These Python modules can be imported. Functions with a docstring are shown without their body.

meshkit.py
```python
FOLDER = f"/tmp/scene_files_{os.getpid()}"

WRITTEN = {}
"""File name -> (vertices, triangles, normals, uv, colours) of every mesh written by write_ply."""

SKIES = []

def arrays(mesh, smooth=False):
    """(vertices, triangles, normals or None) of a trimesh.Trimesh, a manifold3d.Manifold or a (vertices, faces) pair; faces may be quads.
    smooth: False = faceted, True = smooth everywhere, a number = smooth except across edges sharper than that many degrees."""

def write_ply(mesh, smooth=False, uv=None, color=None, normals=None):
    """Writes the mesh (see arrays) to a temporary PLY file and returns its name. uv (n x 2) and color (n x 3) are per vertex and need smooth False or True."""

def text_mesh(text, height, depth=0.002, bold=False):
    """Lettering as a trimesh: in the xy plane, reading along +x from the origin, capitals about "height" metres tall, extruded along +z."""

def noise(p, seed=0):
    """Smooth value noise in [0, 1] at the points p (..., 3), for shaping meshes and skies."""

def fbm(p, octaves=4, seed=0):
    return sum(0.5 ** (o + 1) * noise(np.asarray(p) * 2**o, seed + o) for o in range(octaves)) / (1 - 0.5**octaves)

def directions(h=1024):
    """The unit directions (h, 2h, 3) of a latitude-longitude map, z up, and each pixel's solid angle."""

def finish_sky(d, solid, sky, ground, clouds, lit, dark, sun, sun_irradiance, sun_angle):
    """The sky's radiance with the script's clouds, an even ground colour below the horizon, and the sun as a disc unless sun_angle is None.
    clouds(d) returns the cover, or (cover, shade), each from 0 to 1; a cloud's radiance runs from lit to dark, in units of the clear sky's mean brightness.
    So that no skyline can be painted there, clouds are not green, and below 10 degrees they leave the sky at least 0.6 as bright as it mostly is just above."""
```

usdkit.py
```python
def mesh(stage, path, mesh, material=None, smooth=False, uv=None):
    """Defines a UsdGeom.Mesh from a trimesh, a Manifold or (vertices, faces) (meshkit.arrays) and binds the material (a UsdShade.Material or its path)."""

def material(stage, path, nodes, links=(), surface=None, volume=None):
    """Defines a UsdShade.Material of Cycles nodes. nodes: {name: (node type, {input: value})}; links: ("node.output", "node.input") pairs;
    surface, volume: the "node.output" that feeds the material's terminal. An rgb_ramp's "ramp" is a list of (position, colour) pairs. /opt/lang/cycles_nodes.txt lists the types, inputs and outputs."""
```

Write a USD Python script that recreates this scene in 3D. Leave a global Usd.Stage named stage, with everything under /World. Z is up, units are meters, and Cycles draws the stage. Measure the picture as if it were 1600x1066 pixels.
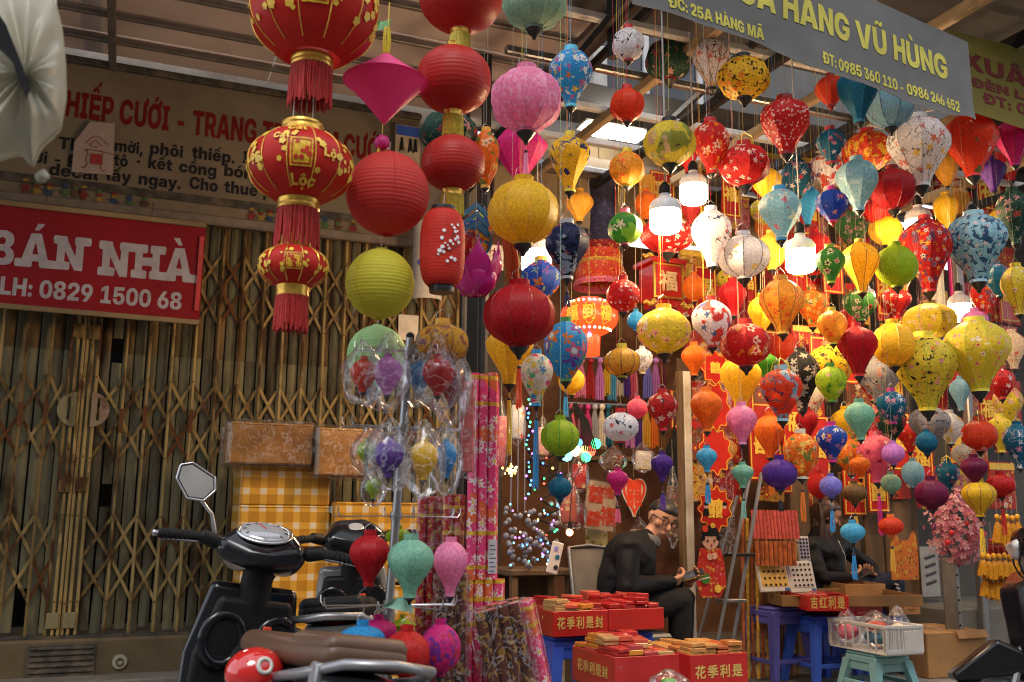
import math, random
import numpy as np, trimesh, usdkit, meshkit
from shapely.geometry import Polygon, Point, box as sbox
from pxr import Usd, UsdGeom, UsdLux, UsdShade, Gf, Sdf

stage = Usd.Stage.CreateInMemory()
UsdGeom.Xform.Define(stage, '/World')
UsdGeom.Scope.Define(stage, '/World/Looks')
rng = random.Random(7)
PI = math.pi

# ------------------------------------------------------------------ camera
CAM = np.array([0.0, 0.0, 1.12])
FPX, YAW, PITCH, ROLL = 1500.0, 0.38226, 0.17778, 0.00929      # focal length in widths/1600, radians
_f = np.array([math.sin(YAW) * math.cos(PITCH), math.cos(YAW) * math.cos(PITCH), math.sin(PITCH)])
_r0 = np.array([math.cos(YAW), -math.sin(YAW), 0.0]); _u0 = np.cross(_r0, _f)
_r = _r0 * math.cos(ROLL) + _u0 * math.sin(ROLL)
_u = _u0 * math.cos(ROLL) - _r0 * math.sin(ROLL)
cam = UsdGeom.Camera.Define(stage, '/World/camera')
cam.CreateHorizontalApertureAttr(36.0)
cam.CreateVerticalApertureAttr(36.0 * 682 / 1024)
cam.CreateFocalLengthAttr(36.0 * FPX / 1600)
cam.CreateClippingRangeAttr(Gf.Vec2f(0.05, 1000))
cam.CreateFStopAttr(3.2)
cam.CreateFocusDistanceAttr(4.7)
cam.CreateExposureAttr(1.1)
_m = np.eye(4); _m[0, :3] = _r; _m[1, :3] = _u; _m[2, :3] = -_f; _m[3, :3] = CAM
cam.AddTransformOp().Set(Gf.Matrix4d(*_m.ravel().tolist()))

# ------------------------------------------------------------------ sky and sun (overcast)
SUN_EL, SUN_AZ = 0.95, 3.6          # rotation = atan2(x, y) of the direction towards the sun
dome = UsdLux.DomeLight.Define(stage, '/World/sky')
dome.GetPrim().SetCustomDataByKey('kind', 'structure')
sky_mat = usdkit.material(stage, '/World/Looks/sky_look', {
    's': ('sky_texture', {'sky_type': 'single_scattering', 'sun_disc': False, 'sun_elevation': SUN_EL, 'sun_rotation': SUN_AZ}),
    'n': ('noise_texture', {'scale': 2.2, 'detail': 5.0}),
    'c': ('texture_coordinate', {}),
    'rp': ('rgb_ramp', {'ramp': [(0.25, (5.6, 5.8, 6.2)), (0.75, (8.4, 8.5, 8.7))]}),
    'm': ('mix', {'fac': 0.72}),
    'b': ('background_shader', {'strength': 0.125})},
    [('c.generated', 'n.vector'), ('n.fac', 'rp.fac'), ('s.color', 'm.color1'), ('rp.color', 'm.color2'), ('m.color', 'b.color')], surface='b.background')
UsdShade.MaterialBindingAPI.Apply(dome.GetPrim()).Bind(sky_mat)
sun = UsdLux.DistantLight.Define(stage, '/World/sun')
sun.CreateIntensityAttr(0.22); sun.CreateAngleAttr(25.0); sun.CreateNormalizeAttr(True)
sun.CreateColorAttr(Gf.Vec3f(1.0, 0.96, 0.9))
_d = np.array([math.sin(SUN_AZ) * math.cos(SUN_EL), math.cos(SUN_AZ) * math.cos(SUN_EL), math.sin(SUN_EL)])
sun.AddTransformOp().Set(Gf.Matrix4d().SetRotate(Gf.Rotation(Gf.Vec3d(0, 0, 1), Gf.Vec3d(*_d.tolist()))))

# ------------------------------------------------------------------ points from the photograph's geometry
def at(px, py, Y):
    "the world point on the plane y = Y that the photograph shows at pixel px, py"
    d = _f + (px - 800) / FPX * _r - (py - 533) / FPX * _u
    return CAM + d * (Y / d[1])
def mpp(px, py, Y):
    "metres per photograph pixel there"
    return float((at(px, py, Y) - CAM) @ _f) / FPX
def ground(px, py, z=0.0):
    d = _f + (px - 800) / FPX * _r - (py - 533) / FPX * _u
    return CAM + d * ((z - CAM[2]) / d[2])
def onx(px, py, X):
    d = _f + (px - 800) / FPX * _r - (py - 533) / FPX * _u
    return CAM + d * (X / d[0])

# ------------------------------------------------------------------ meshes
class MB:
    def __init__(s): s.v = []; s.f = []; s.n = 0
    def add(s, v, f):
        v = np.asarray(v, float); f = np.asarray(f, int)
        if f.shape[1] == 4: f = np.vstack([f[:, [0, 1, 2]], f[:, [0, 2, 3]]])
        s.v.append(v); s.f.append(f + s.n); s.n += len(v); return s
    def mesh(s): return np.vstack(s.v), np.vstack(s.f)
    def box(s, c, size, R=None, bev=0.0): return s.add(*box(c, size, R, bev))
    def tube(s, p, r, sides=6, cap=True): return s.add(*tube(p, r, sides, cap))
    def lathe(s, prof, n=16, at=(0, 0, 0), R=None): return s.add(*lathe(prof, n, at, R))
    def m(s, mesh): return s.add(*mesh)
def rot(x=0, y=0, z=0):
    cx, sx, cy, sy, cz, sz = math.cos(x), math.sin(x), math.cos(y), math.sin(y), math.cos(z), math.sin(z)
    return np.array([[cz, -sz, 0], [sz, cz, 0], [0, 0, 1]]) @ np.array([[cy, 0, sy], [0, 1, 0], [-sy, 0, cy]]) @ np.array([[1, 0, 0], [0, cx, -sx], [0, sx, cx]])
_BF = np.array([[0, 2, 3, 1], [4, 5, 7, 6], [0, 1, 5, 4], [2, 6, 7, 3], [0, 4, 6, 2], [1, 3, 7, 5]])
_cb = {}
def box(c, size, R=None, bev=0.0):
    h = np.asarray(size, float) / 2
    if bev <= 0:
        v = np.array([[x, y, z] for z in (-1, 1) for y in (-1, 1) for x in (-1, 1)], float) * h; f = _BF
    else:
        b = min(bev, h.min() * 0.95)
        if 'f' not in _cb:
            hh = np.array([1., 1., 1.]); pts = []
            for x in (-1, 1):
                for y in (-1, 1):
                    for z in (-1, 1):
                        for k in range(3):
                            q = np.array([x, y, z], float) * 0.8; q[k] = (x, y, z)[k]; pts.append(q)
            hull = trimesh.convex.convex_hull(np.array(pts))
            tv = np.array(hull.vertices); idx = [int(np.argmin(((np.array(pts) - p) ** 2).sum(1))) for p in tv]
            _cb['f'] = np.array([[idx[i] for i in t] for t in hull.faces])
        pts = []
        for x in (-1, 1):
            for y in (-1, 1):
                for z in (-1, 1):
                    for k in range(3):
                        q = np.array([x, y, z], float) * (h - b); q[k] = (x, y, z)[k] * h[k]; pts.append(q)
        v, f = np.array(pts), _cb['f']
    if R is not None: v = v @ np.asarray(R).T
    return v + np.asarray(c, float), f
def tube(pts, r, sides=6, cap=True):
    p = np.asarray(pts, float); n = len(p)
    t = np.gradient(p, axis=0); t /= np.linalg.norm(t, axis=1, keepdims=True) + 1e-12
    ref = np.array([0, 0, 1.0]) if abs(t[:, 2]).mean() < 0.8 else np.array([1.0, 0, 0])
    a = np.cross(t, ref); a /= np.linalg.norm(a, axis=1, keepdims=True) + 1e-12
    b = np.cross(t, a); g = np.arange(sides) * 2 * PI / sides
    r = np.broadcast_to(r, (n,))
    v = p[:, None] + r[:, None, None] * (np.cos(g)[None, :, None] * a[:, None] + np.sin(g)[None, :, None] * b[:, None])
    i, j = np.meshgrid(np.arange(n - 1), np.arange(sides), indexing='ij'); k = (j + 1) % sides
    q = np.stack([i * sides + j, (i + 1) * sides + j, (i + 1) * sides + k, i * sides + k], -1).reshape(-1, 4)
    v = v.reshape(-1, 3); f = np.vstack([q[:, [0, 1, 2]], q[:, [0, 2, 3]]])
    if cap:
        o = len(v); v = np.vstack([v, p[:1], p[-1:]]); e = np.arange(sides); k = (e + 1) % sides
        f = np.vstack([f, np.stack([np.full(sides, o), e, k], 1), np.stack([np.full(sides, o + 1), (n - 1) * sides + k, (n - 1) * sides + e], 1)])
    return v, f
def lathe(prof, n=16, at=(0, 0, 0), R=None):
    p = np.asarray(prof, float); g = np.arange(n) * 2 * PI / n
    v = np.stack([p[:, :1] * np.cos(g), p[:, :1] * np.sin(g), np.repeat(p[:, 1:2], n, 1)], -1).reshape(-1, 3)
    i, j = np.meshgrid(np.arange(len(p) - 1), np.arange(n), indexing='ij'); k = (j + 1) % n
    f = np.stack([i * n + j, i * n + k, (i + 1) * n + k, (i + 1) * n + j], -1).reshape(-1, 4)
    if R is not None: v = v @ np.asarray(R).T
    return v + np.asarray(at, float), np.vstack([f[:, [0, 1, 2]], f[:, [0, 2, 3]]])
def sheet(g):
    "a grid of points (rows, columns, 3) as a surface"
    g = np.asarray(g, float); a, b = g.shape[:2]
    i, j = np.meshgrid(np.arange(a - 1), np.arange(b - 1), indexing='ij')
    f = np.stack([i * b + j, i * b + j + 1, (i + 1) * b + j + 1, (i + 1) * b + j], -1).reshape(-1, 4)
    return g.reshape(-1, 3), np.vstack([f[:, [0, 1, 2]], f[:, [0, 2, 3]]])
def slab(g, thick, nrm):
    "a grid of points given a thickness along nrm"
    g = np.asarray(g, float); a, b = g.shape[:2]; nrm = np.asarray(nrm, float)
    v, f = sheet(g); o = len(v)
    rim = [i * b for i in range(a)] + [(a - 1) * b + j for j in range(1, b)] + [i * b + b - 1 for i in range(a - 2, -1, -1)] + [j for j in range(b - 2, 0, -1)]
    q = [[rim[i], rim[(i + 1) % len(rim)], rim[(i + 1) % len(rim)] + o, rim[i] + o] for i in range(len(rim))]
    q = np.array(q)
    return np.vstack([v, v + nrm * thick]), np.vstack([f[:, ::-1], f + o, q[:, [0, 1, 2]], q[:, [0, 2, 3]]])
def grid4(p00, p10, p11, p01, nu, nv):
    u = np.linspace(0, 1, nu)[None, :, None]; w = np.linspace(0, 1, nv)[:, None, None]
    p00, p10, p11, p01 = map(np.asarray, (p00, p10, p11, p01))
    return (p00 * (1 - u) + p10 * u) * (1 - w) + (p01 * (1 - u) + p11 * u) * w
def extrude(poly, d):
    out = MB()
    for g in getattr(poly, 'geoms', [poly]):
        if g.area <= 0: continue
        m = trimesh.creation.extrude_polygon(g, d, engine='earcut'); out.add(np.array(m.vertices), np.array(m.faces))
    return out.mesh()
def place(mesh, o, x, y):
    "local x along x, local y along y, local z along x cross y, origin o"
    x = np.asarray(x, float); y = np.asarray(y, float); z = np.cross(x / np.linalg.norm(x), y / np.linalg.norm(y)); z /= np.linalg.norm(z)
    v = np.asarray(mesh[0]); return np.asarray(o, float) + v[:, :1] * x + v[:, 1:2] * y + v[:, 2:3] * z, mesh[1]
def disc(c, nrm, r, n=16, thick=0.004):
    nrm = np.asarray(nrm, float) / np.linalg.norm(nrm)
    return tube([np.asarray(c, float), np.asarray(c, float) + nrm * thick], r, n)
def ball(c, r, n=12, sz=(1, 1, 1), R=None):
    th = np.linspace(0, PI, max(5, n // 2 + 1))
    m = lathe([(max(1e-5, math.sin(t)), -math.cos(t)) for t in th], n)
    v = m[0] * np.asarray(sz) * r
    if R is not None: v = v @ np.asarray(R).T
    return v + np.asarray(c, float), m[1]

# ------------------------------------------------------------------ lettering
GLYPH_DATA = r"""
 =37;
,=37;4,-22 8,18 31,18 21,-22
-=88;21,48 67,48 67,29 21,29
.=37;5,9 6,19 15,25 25,24 29,21 32,15 30,5 21,-1 11,0 8,3
0=89;3,59 6,74 10,84 24,97 38,102 50,102 64,97 78,84 85,64 85,36 78,16 69,6 57,0 38,-1 24,3 13,12 6,24 3,42|27,57 30,29 36,21 47,19 52,21 56,26 60,37 61,57 58,71 52,79 41,82 36,79 32,74
1=89;11,0 11,20 35,21 35,76 32,75 12,63 12,85 37,100 60,100 60,21 80,20 80,0
2=89;6,64 7,74 11,85 19,94 27,99 39,102 51,102 63,99 72,94 77,89 82,79 82,65 80,57 74,48 44,21 82,20 82,0 7,0 7,19 55,59 58,66 58,71 56,76 52,80 42,82 34,77 31,71 30,64
3=89;6,21 4,34 28,34 31,24 38,19 44,18 51,20 56,25 58,31 57,39 51,44 27,46 27,60 47,79 9,80 9,100 78,100 78,80 54,59 64,57 72,54 81,44 83,37 82,23 80,16 73,8 62,1 55,-1 37,-1 29,0 19,4 12,10
4=89;1,20 1,39 3,42 42,98 44,100 68,100 28,40 51,40 51,62 74,62 75,40 87,39 87,20 75,20 74,0 51,0 50,20
5=89;5,27 5,32 29,32 30,25 35,20 45,18 52,20 56,25 59,31 56,43 47,49 38,49 32,46 29,41 6,41 9,99 77,100 77,80 32,79 30,64 31,62 44,68 57,67 67,63 77,54 80,49 83,39 82,25 77,13 67,4 57,0 50,-1 33,-1 24,2 16,7 9,16
6=89;5,28 5,39 9,52 39,97 41,100 68,100 45,66 64,63 73,58 80,50 83,39 83,28 77,12 68,4 58,0 51,-1 34,-1 21,4 13,11 7,20|29,36 32,25 36,20 44,18 48,19 56,25 59,30 59,36 53,45 47,48 41,48 35,45 31,41
7=89;8,79 8,100 81,100 81,79 41,0 15,0 15,1 54,78
8=89;4,23 4,35 7,41 15,48 27,52 13,59 7,67 6,79 8,84 16,95 32,101 51,102 64,99 76,91 82,79 81,67 74,58 61,52 75,47 84,35 84,20 76,8 68,3 57,-1 32,-1 20,3 12,8 7,14|31,27 35,19 47,16 56,22 58,32 53,40 41,42 32,37 30,32|32,69 37,62 47,61 54,64 57,69 57,75 51,82 41,83 33,78 32,75
9=89;5,61 6,75 11,87 21,96 37,101 54,100 67,95 77,86 83,72 82,57 77,43 47,0 20,0 42,34 28,35 18,39 9,49|29,70 31,59 35,55 41,52 47,52 53,55 57,59 59,70 56,75 52,79 45,82 40,81 32,75
:=37;5,58 8,64 11,67 21,68 30,62 32,52 25,43 15,42 6,48/5,9 6,19 9,22 15,25 25,24 32,15 30,5 21,-1 11,0
A=103;0,0 34,100 69,100 103,0 74,0 68,18 34,18 29,0|41,39 62,38 52,74 50,73
B=89;6,100 57,100 72,95 78,89 82,79 82,67 78,60 67,52 79,47 82,42 86,33 85,18 77,7 69,3 58,0 6,0|31,21 32,19 47,19 55,22 59,28 59,35 50,41 31,41|31,60 48,59 52,61 57,67 55,76 48,80 31,80
C=100;3,43 4,62 10,80 21,92 37,100 57,102 68,100 77,95 89,85 96,71 97,63 71,63 69,70 64,75 55,79 48,79 39,75 32,65 29,55 31,38 35,30 43,23 55,21 62,24 69,30 71,37 97,37 95,25 89,15 79,6 68,1 45,-1 25,5 10,20 5,32
G=102;3,43 4,63 10,80 21,92 31,98 45,102 57,102 70,99 84,91 89,86 95,74 97,66 70,66 68,72 64,76 56,79 49,79 38,74 32,65 29,45 32,35 38,26 49,21 57,22 66,24 70,29 72,35 72,37 53,37 53,55 97,55 97,35 95,24 90,15 82,7 71,1 59,-1 45,-1 34,1 25,5 10,20 5,32
H=99;6,100 32,100 32,62 67,62 67,100 93,100 93,0 67,0 67,39 32,39 32,0 6,0
I=58;4,21 16,21 16,79 4,80 4,100 54,100 54,80 42,79 42,21 54,21 54,0 4,0
L=78;6,100 32,100 32,22 76,22 76,0 6,0
M=126;6,100 44,100 63,39 81,100 120,100 120,0 95,0 95,69 74,0 52,0 31,67 32,0 6,0
N=101;6,100 33,100 69,41 69,100 95,100 95,0 68,0 32,58 32,0 6,0
P=88;6,100 54,100 64,98 77,90 85,76 85,56 81,47 73,39 58,32 32,31 32,0 6,0|32,54 49,53 56,56 60,64 58,74 49,79 32,79
R=91;6,0 6,100 54,100 66,97 74,93 80,87 85,78 86,60 80,45 70,37 89,0 62,0 45,32 32,32 32,0|32,53 49,52 57,56 61,64 59,72 55,77 49,79 32,79
T=90;3,78 3,100 87,100 87,78 58,78 58,0 32,0 32,78
U=97;6,100 31,100 32,33 35,27 39,23 45,21 52,21 62,27 66,36 66,100 91,100 91,30 86,16 78,7 60,-1 42,-1 31,1 21,5 12,14 6,30
V=102;34,0 1,100 29,100 52,26 73,100 101,100 69,0
X=100;1,0 36,50 4,100 34,100 50,73 67,100 96,100 65,52 100,0 69,0 50,30 30,0
a=80;4,15 4,27 11,37 22,41 43,43 48,46 48,51 42,54 33,53 29,47 6,47 8,57 15,66 29,72 47,72 59,69 69,62 73,52 73,0 49,0 48,9 42,2 37,-1 19,-1 9,5|27,23 30,16 34,14 44,17 49,23 49,30 32,27
b=85;6,100 32,100 32,63 43,72 58,72 69,67 76,59 82,44 82,28 76,11 67,2 57,-1 47,-1 40,1 32,9 32,0 6,0|31,32 33,24 37,20 44,18 51,20 54,23 57,31 56,43 52,50 46,53 37,51 31,43
c=80;4,42 8,55 19,67 33,72 52,72 62,67 69,62 75,52 76,42 52,42 51,47 46,52 37,52 32,48 29,43 29,33 30,26 35,20 41,18 47,20 51,23 53,29 76,29 76,22 71,11 65,6 56,1 47,-1 28,0 19,4 9,14 4,26
d=85;4,29 5,49 9,58 16,67 28,72 40,72 47,69 54,63 54,100 80,100 80,0 54,0 54,9 48,2 42,-1 29,-1 24,0 11,9 6,17|29,43 30,26 35,20 41,18 48,20 54,30 54,41 52,47 44,53 35,51
e=80;4,30 4,45 10,58 20,67 34,72 49,72 64,65 72,55 77,42 77,29 28,29 30,22 39,16 48,17 54,23 76,23 73,14 67,7 56,1 47,-1 31,-1 18,5 9,15|30,50 29,44 52,44 53,47 49,52 44,54 38,54
g=85;4,42 6,54 11,62 24,72 29,73 42,72 49,69 54,63 54,72 80,72 80,-1 77,-12 73,-18 62,-26 49,-29 30,-28 16,-22 11,-16 7,-5 31,-5 32,-8 36,-11 45,-11 49,-10 54,-4 54,10 47,4 40,1 27,1 19,4 11,11 6,21 4,30|29,44 30,28 35,22 39,20 48,22 51,25 54,31 55,40 53,47 49,51 44,54 35,52
h=85;6,100 32,100 32,61 39,69 49,72 62,72 72,65 78,52 78,-1 53,-1 53,42 51,46 45,51 36,49 32,43 32,-1 6,-1
i=37;5,86 6,95 15,101 22,101 27,99 32,92 31,82 22,77 15,77 10,79/6,71 31,71 31,0 6,0
k=80;6,100 32,100 32,47 52,71 80,71 55,40 81,0 52,0 36,25 32,20 32,0 6,0
l=42;6,100 32,100 32,23 33,19 39,19 39,0 26,0 16,2 9,8 7,13
m=126;6,71 31,71 31,60 38,68 48,72 57,72 63,70 70,64 72,59 79,67 87,72 100,72 110,69 116,62 120,53 120,0 95,0 95,44 92,49 87,52 80,51 77,49 75,44 74,0 51,0 51,44 49,48 44,52 37,51 32,43 32,0 6,0
n=85;6,70 32,70 32,61 41,69 49,72 62,72 70,67 74,63 78,52 78,-1 53,-1 53,42 51,46 45,51 36,49 32,43 32,-1 6,-1
o=83;4,42 8,55 21,68 34,72 53,72 67,65 75,55 80,42 79,26 74,14 63,4 48,-1 32,-1 20,4 9,14 4,26|29,32 32,23 36,19 42,18 48,20 52,25 54,33 54,42 51,48 44,53 35,51 29,43
p=85;6,71 32,71 32,63 37,68 44,72 59,72 65,69 74,62 81,47 82,28 80,21 77,14 69,4 57,-1 47,-1 40,1 32,8 32,-28 6,-28|31,40 33,25 38,19 44,18 50,19 54,23 57,31 57,40 54,48 50,51 45,53 36,50
t=56;1,52 1,71 14,71 14,90 39,90 39,71 54,71 54,52 39,51 39,23 43,19 54,19 54,0 33,0 20,4 16,8 14,16 14,51
u=85;6,71 32,71 32,27 36,22 44,20 51,24 53,29 53,71 78,71 78,0 53,0 52,10 45,2 36,-1 26,-1 16,2 11,8 6,21
y=80;0,71 27,71 40,27 54,71 80,71 49,-11 44,-20 36,-27 9,-28 9,-9 23,-8 27,1
À=103;0,0 34,100 69,100 103,0 74,0 68,18 34,18 29,0|41,39 62,38 52,74 50,73/25,129 49,130 61,108 44,108
Á=103;0,0 34,100 69,100 103,0 74,0 68,18 34,18 29,0|41,39 62,38 52,74 50,73/42,108 54,130 78,130 59,108
Â=103;0,0 34,100 69,100 103,0 74,0 68,18 34,18 29,0|41,39 62,38 52,74 50,73/25,108 42,130 61,130 78,109 59,108 51,118 44,108
Ã=103;0,0 34,100 68,100 103,0 74,0 68,18 34,18 29,0|50,73 41,38 62,38 52,74/26,115 29,124 37,129 47,129 59,122 64,124 64,129 77,129 75,117 71,112 65,109 55,110 44,117 40,114 39,110 26,110
È=86;6,100 82,100 82,77 32,77 32,61 78,61 78,39 32,39 32,23 82,22 82,0 6,0/17,129 40,130 53,108 36,108
Í=58;20,108 32,130 55,130 37,108/4,21 16,21 16,79 4,80 4,100 54,100 54,80 42,79 42,21 54,21 54,0 4,0
Ù=97;6,100 31,100 32,33 35,27 39,23 45,21 52,21 62,27 66,36 66,100 91,100 91,30 86,16 77,6 60,-1 42,-1 31,1 21,5 12,14 6,30/22,129 45,130 58,108 41,108
á=80;4,15 4,27 11,37 22,41 43,43 48,46 48,51 42,54 33,53 29,47 6,47 8,57 15,66 29,72 47,72 59,69 69,62 73,52 73,0 49,0 48,9 42,2 37,-1 19,-1 9,5|27,23 30,16 34,14 44,17 49,23 49,30 32,27/30,79 42,100 66,100 47,79
ê=80;4,30 4,45 10,58 20,67 34,72 49,72 64,65 72,55 77,42 77,29 28,29 30,22 39,16 48,17 54,23 76,23 73,14 67,7 56,1 47,-1 31,-1 18,5 9,15|30,50 29,44 52,44 53,47 49,52 44,54 38,54/14,80 30,101 49,101 67,80 48,80 40,90 32,80
ó=83;4,29 4,46 8,55 16,65 30,72 49,72 62,68 72,59 79,46 80,30 74,14 63,4 52,-1 36,-1 20,4 9,14|29,32 32,23 36,19 42,18 48,20 52,25 54,33 54,42 51,48 44,53 35,51 29,43/32,80 44,101 68,101 49,80
ô=83;4,29 4,46 8,55 16,65 30,72 49,72 62,68 72,59 79,46 80,30 74,14 63,4 52,-1 36,-1 20,4 9,14|29,32 32,23 36,19 42,18 48,20 52,25 54,33 54,42 51,48 44,53 35,51 29,43/15,80 32,101 51,101 68,80 49,80 41,90 34,80
Đ=105;1,42 1,58 14,59 14,100 59,100 74,96 85,90 93,82 98,73 102,62 102,38 96,22 85,9 76,4 64,1 14,0 14,41|39,59 58,58 58,42 39,41 40,22 55,22 67,26 74,35 76,44 75,60 71,70 59,77 40,78
Ũ=97;6,100 31,100 32,33 35,27 39,23 45,21 52,21 62,27 66,36 66,100 91,100 91,30 86,16 78,7 60,-1 42,-1 31,1 21,5 12,14 6,30/23,115 27,124 34,129 44,129 56,122 61,124 62,129 74,129 72,117 68,112 62,109 52,110 42,117 37,114 36,110 23,110
Ư=97;6,100 31,100 32,33 39,23 45,21 52,21 62,27 66,36 65,100 79,101 80,116 102,116 101,93 99,90 91,85 90,27 86,16 78,7 60,-1 42,-1 23,4 12,14 6,30
ư=94;6,71 32,71 32,27 36,22 45,20 51,24 53,29 53,71 71,71 72,87 91,87 90,64 88,61 78,56 78,0 53,0 52,10 45,2 36,-1 26,-1 16,2 11,8 6,21
ấ=80;48,102 58,122 77,122 62,102/4,15 4,27 11,37 22,41 43,43 48,46 48,51 42,54 33,53 29,47 6,47 8,57 15,66 29,72 47,72 59,69 69,62 73,52 73,0 49,0 48,9 42,2 37,-1 19,-1 9,5|27,23 30,16 34,14 44,17 49,23 49,30 32,27/13,79 29,100 49,100 65,80 65,79 47,79 39,89 32,79
Ế=86;6,100 82,100 82,77 32,77 32,61 78,61 78,39 32,39 32,23 82,22 82,0 6,0/52,132 63,151 82,151 67,132/17,108 34,130 53,130 70,109 52,108 43,118 35,108
ế=80;49,102 59,122 78,122 62,102/4,30 4,45 10,58 20,67 34,72 49,72 64,65 72,55 77,42 77,29 28,29 30,22 39,16 48,17 54,23 76,23 73,14 67,7 56,1 47,-1 31,-1 18,5 9,15|30,50 29,44 52,44 53,47 49,52 44,54 38,54/14,80 30,101 49,101 67,80 48,80 40,90 32,80
ệ=80;4,29 4,45 10,58 20,67 34,72 49,72 64,65 72,55 77,42 77,29 28,29 30,21 39,16 48,17 53,20 54,23 76,23 74,16 69,8 56,0 47,-2 31,-1 18,4 9,14|29,44 52,44 53,47 49,52 44,54 38,54 31,51/14,80 30,101 49,101 67,80 48,80 40,90 32,80/27,-24 28,-14 37,-9 44,-9 49,-11 54,-18 52,-27 44,-33 37,-33 32,-31
Ồ=102;3,43 4,62 10,80 21,92 37,100 57,102 77,95 89,85 97,69 100,57 100,43 96,27 91,18 82,8 65,0 57,-1 40,-1 31,2 21,8 10,20 5,32|29,55 31,38 34,30 41,24 55,21 63,24 69,32 73,45 72,60 68,71 63,76 55,79 48,79 39,75 34,71 31,63/50,150 69,151 79,132 65,132/25,108 42,130 61,130 77,109 59,108 51,118 43,108
ổ=83;4,29 4,46 8,55 16,65 30,72 49,72 62,68 72,59 79,46 80,30 74,14 63,4 52,-1 36,-1 20,4 9,14|30,45 29,29 34,21 42,18 51,22 54,28 54,38 51,48 48,51 44,53 35,51/15,80 32,101 51,101 68,80 49,80 41,90 34,80/45,110 45,122 61,122 67,117 67,108 62,102 51,102 54,110
ộ=83;4,29 4,45 9,57 20,67 32,72 47,72 63,67 74,57 79,45 80,29 75,16 67,6 53,-1 34,-1 21,3 8,16|29,43 30,26 35,19 44,18 48,19 51,23 54,33 54,42 51,48 42,53 34,50/15,80 32,101 51,101 68,80 49,80 41,90 34,80/28,-24 29,-14 38,-9 45,-9 50,-11 55,-18 54,-27 45,-33 38,-33 33,-31
Ớ=102;3,43 3,57 6,73 13,85 21,92 31,98 45,102 76,100 77,116 100,116 99,93 96,89 89,85 96,73 98,66 100,57 99,37 92,20 82,8 72,2 57,-1 44,-1 31,2 21,8 13,16 6,27|29,55 31,38 34,30 41,24 55,21 63,24 70,33 73,45 73,55 69,68 63,76 55,79 47,79 40,76 34,71 31,63/42,108 54,130 77,130 59,108
ớ=83;4,29 4,42 6,50 11,60 18,66 24,69 36,72 61,71 63,73 63,87 82,87 82,68 77,62 72,60 78,48 80,29 76,17 67,6 59,1 48,-1 36,-1 24,1 16,6 9,14|29,32 32,23 36,19 42,18 48,20 53,26 54,33 54,42 51,48 43,53 35,51 29,43/32,80 44,101 68,101 49,80
ờ=83;4,29 4,42 6,50 11,60 18,66 24,69 36,72 61,71 63,73 63,87 82,87 82,68 77,62 72,60 78,48 80,29 76,17 67,6 59,1 48,-1 36,-1 24,1 16,6 9,14|29,32 32,23 36,19 42,18 48,20 53,26 54,33 54,42 51,48 43,53 35,51 29,43/15,100 39,101 51,80 34,80
Ử=97;6,100 31,100 32,33 39,23 45,21 52,21 62,27 66,36 65,100 79,101 80,116 102,116 101,93 98,89 91,85 90,27 86,16 78,7 60,-1 42,-1 23,4 12,14 6,30/34,117 34,130 54,129 59,127 62,122 61,116 55,108 41,108 45,117
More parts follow.
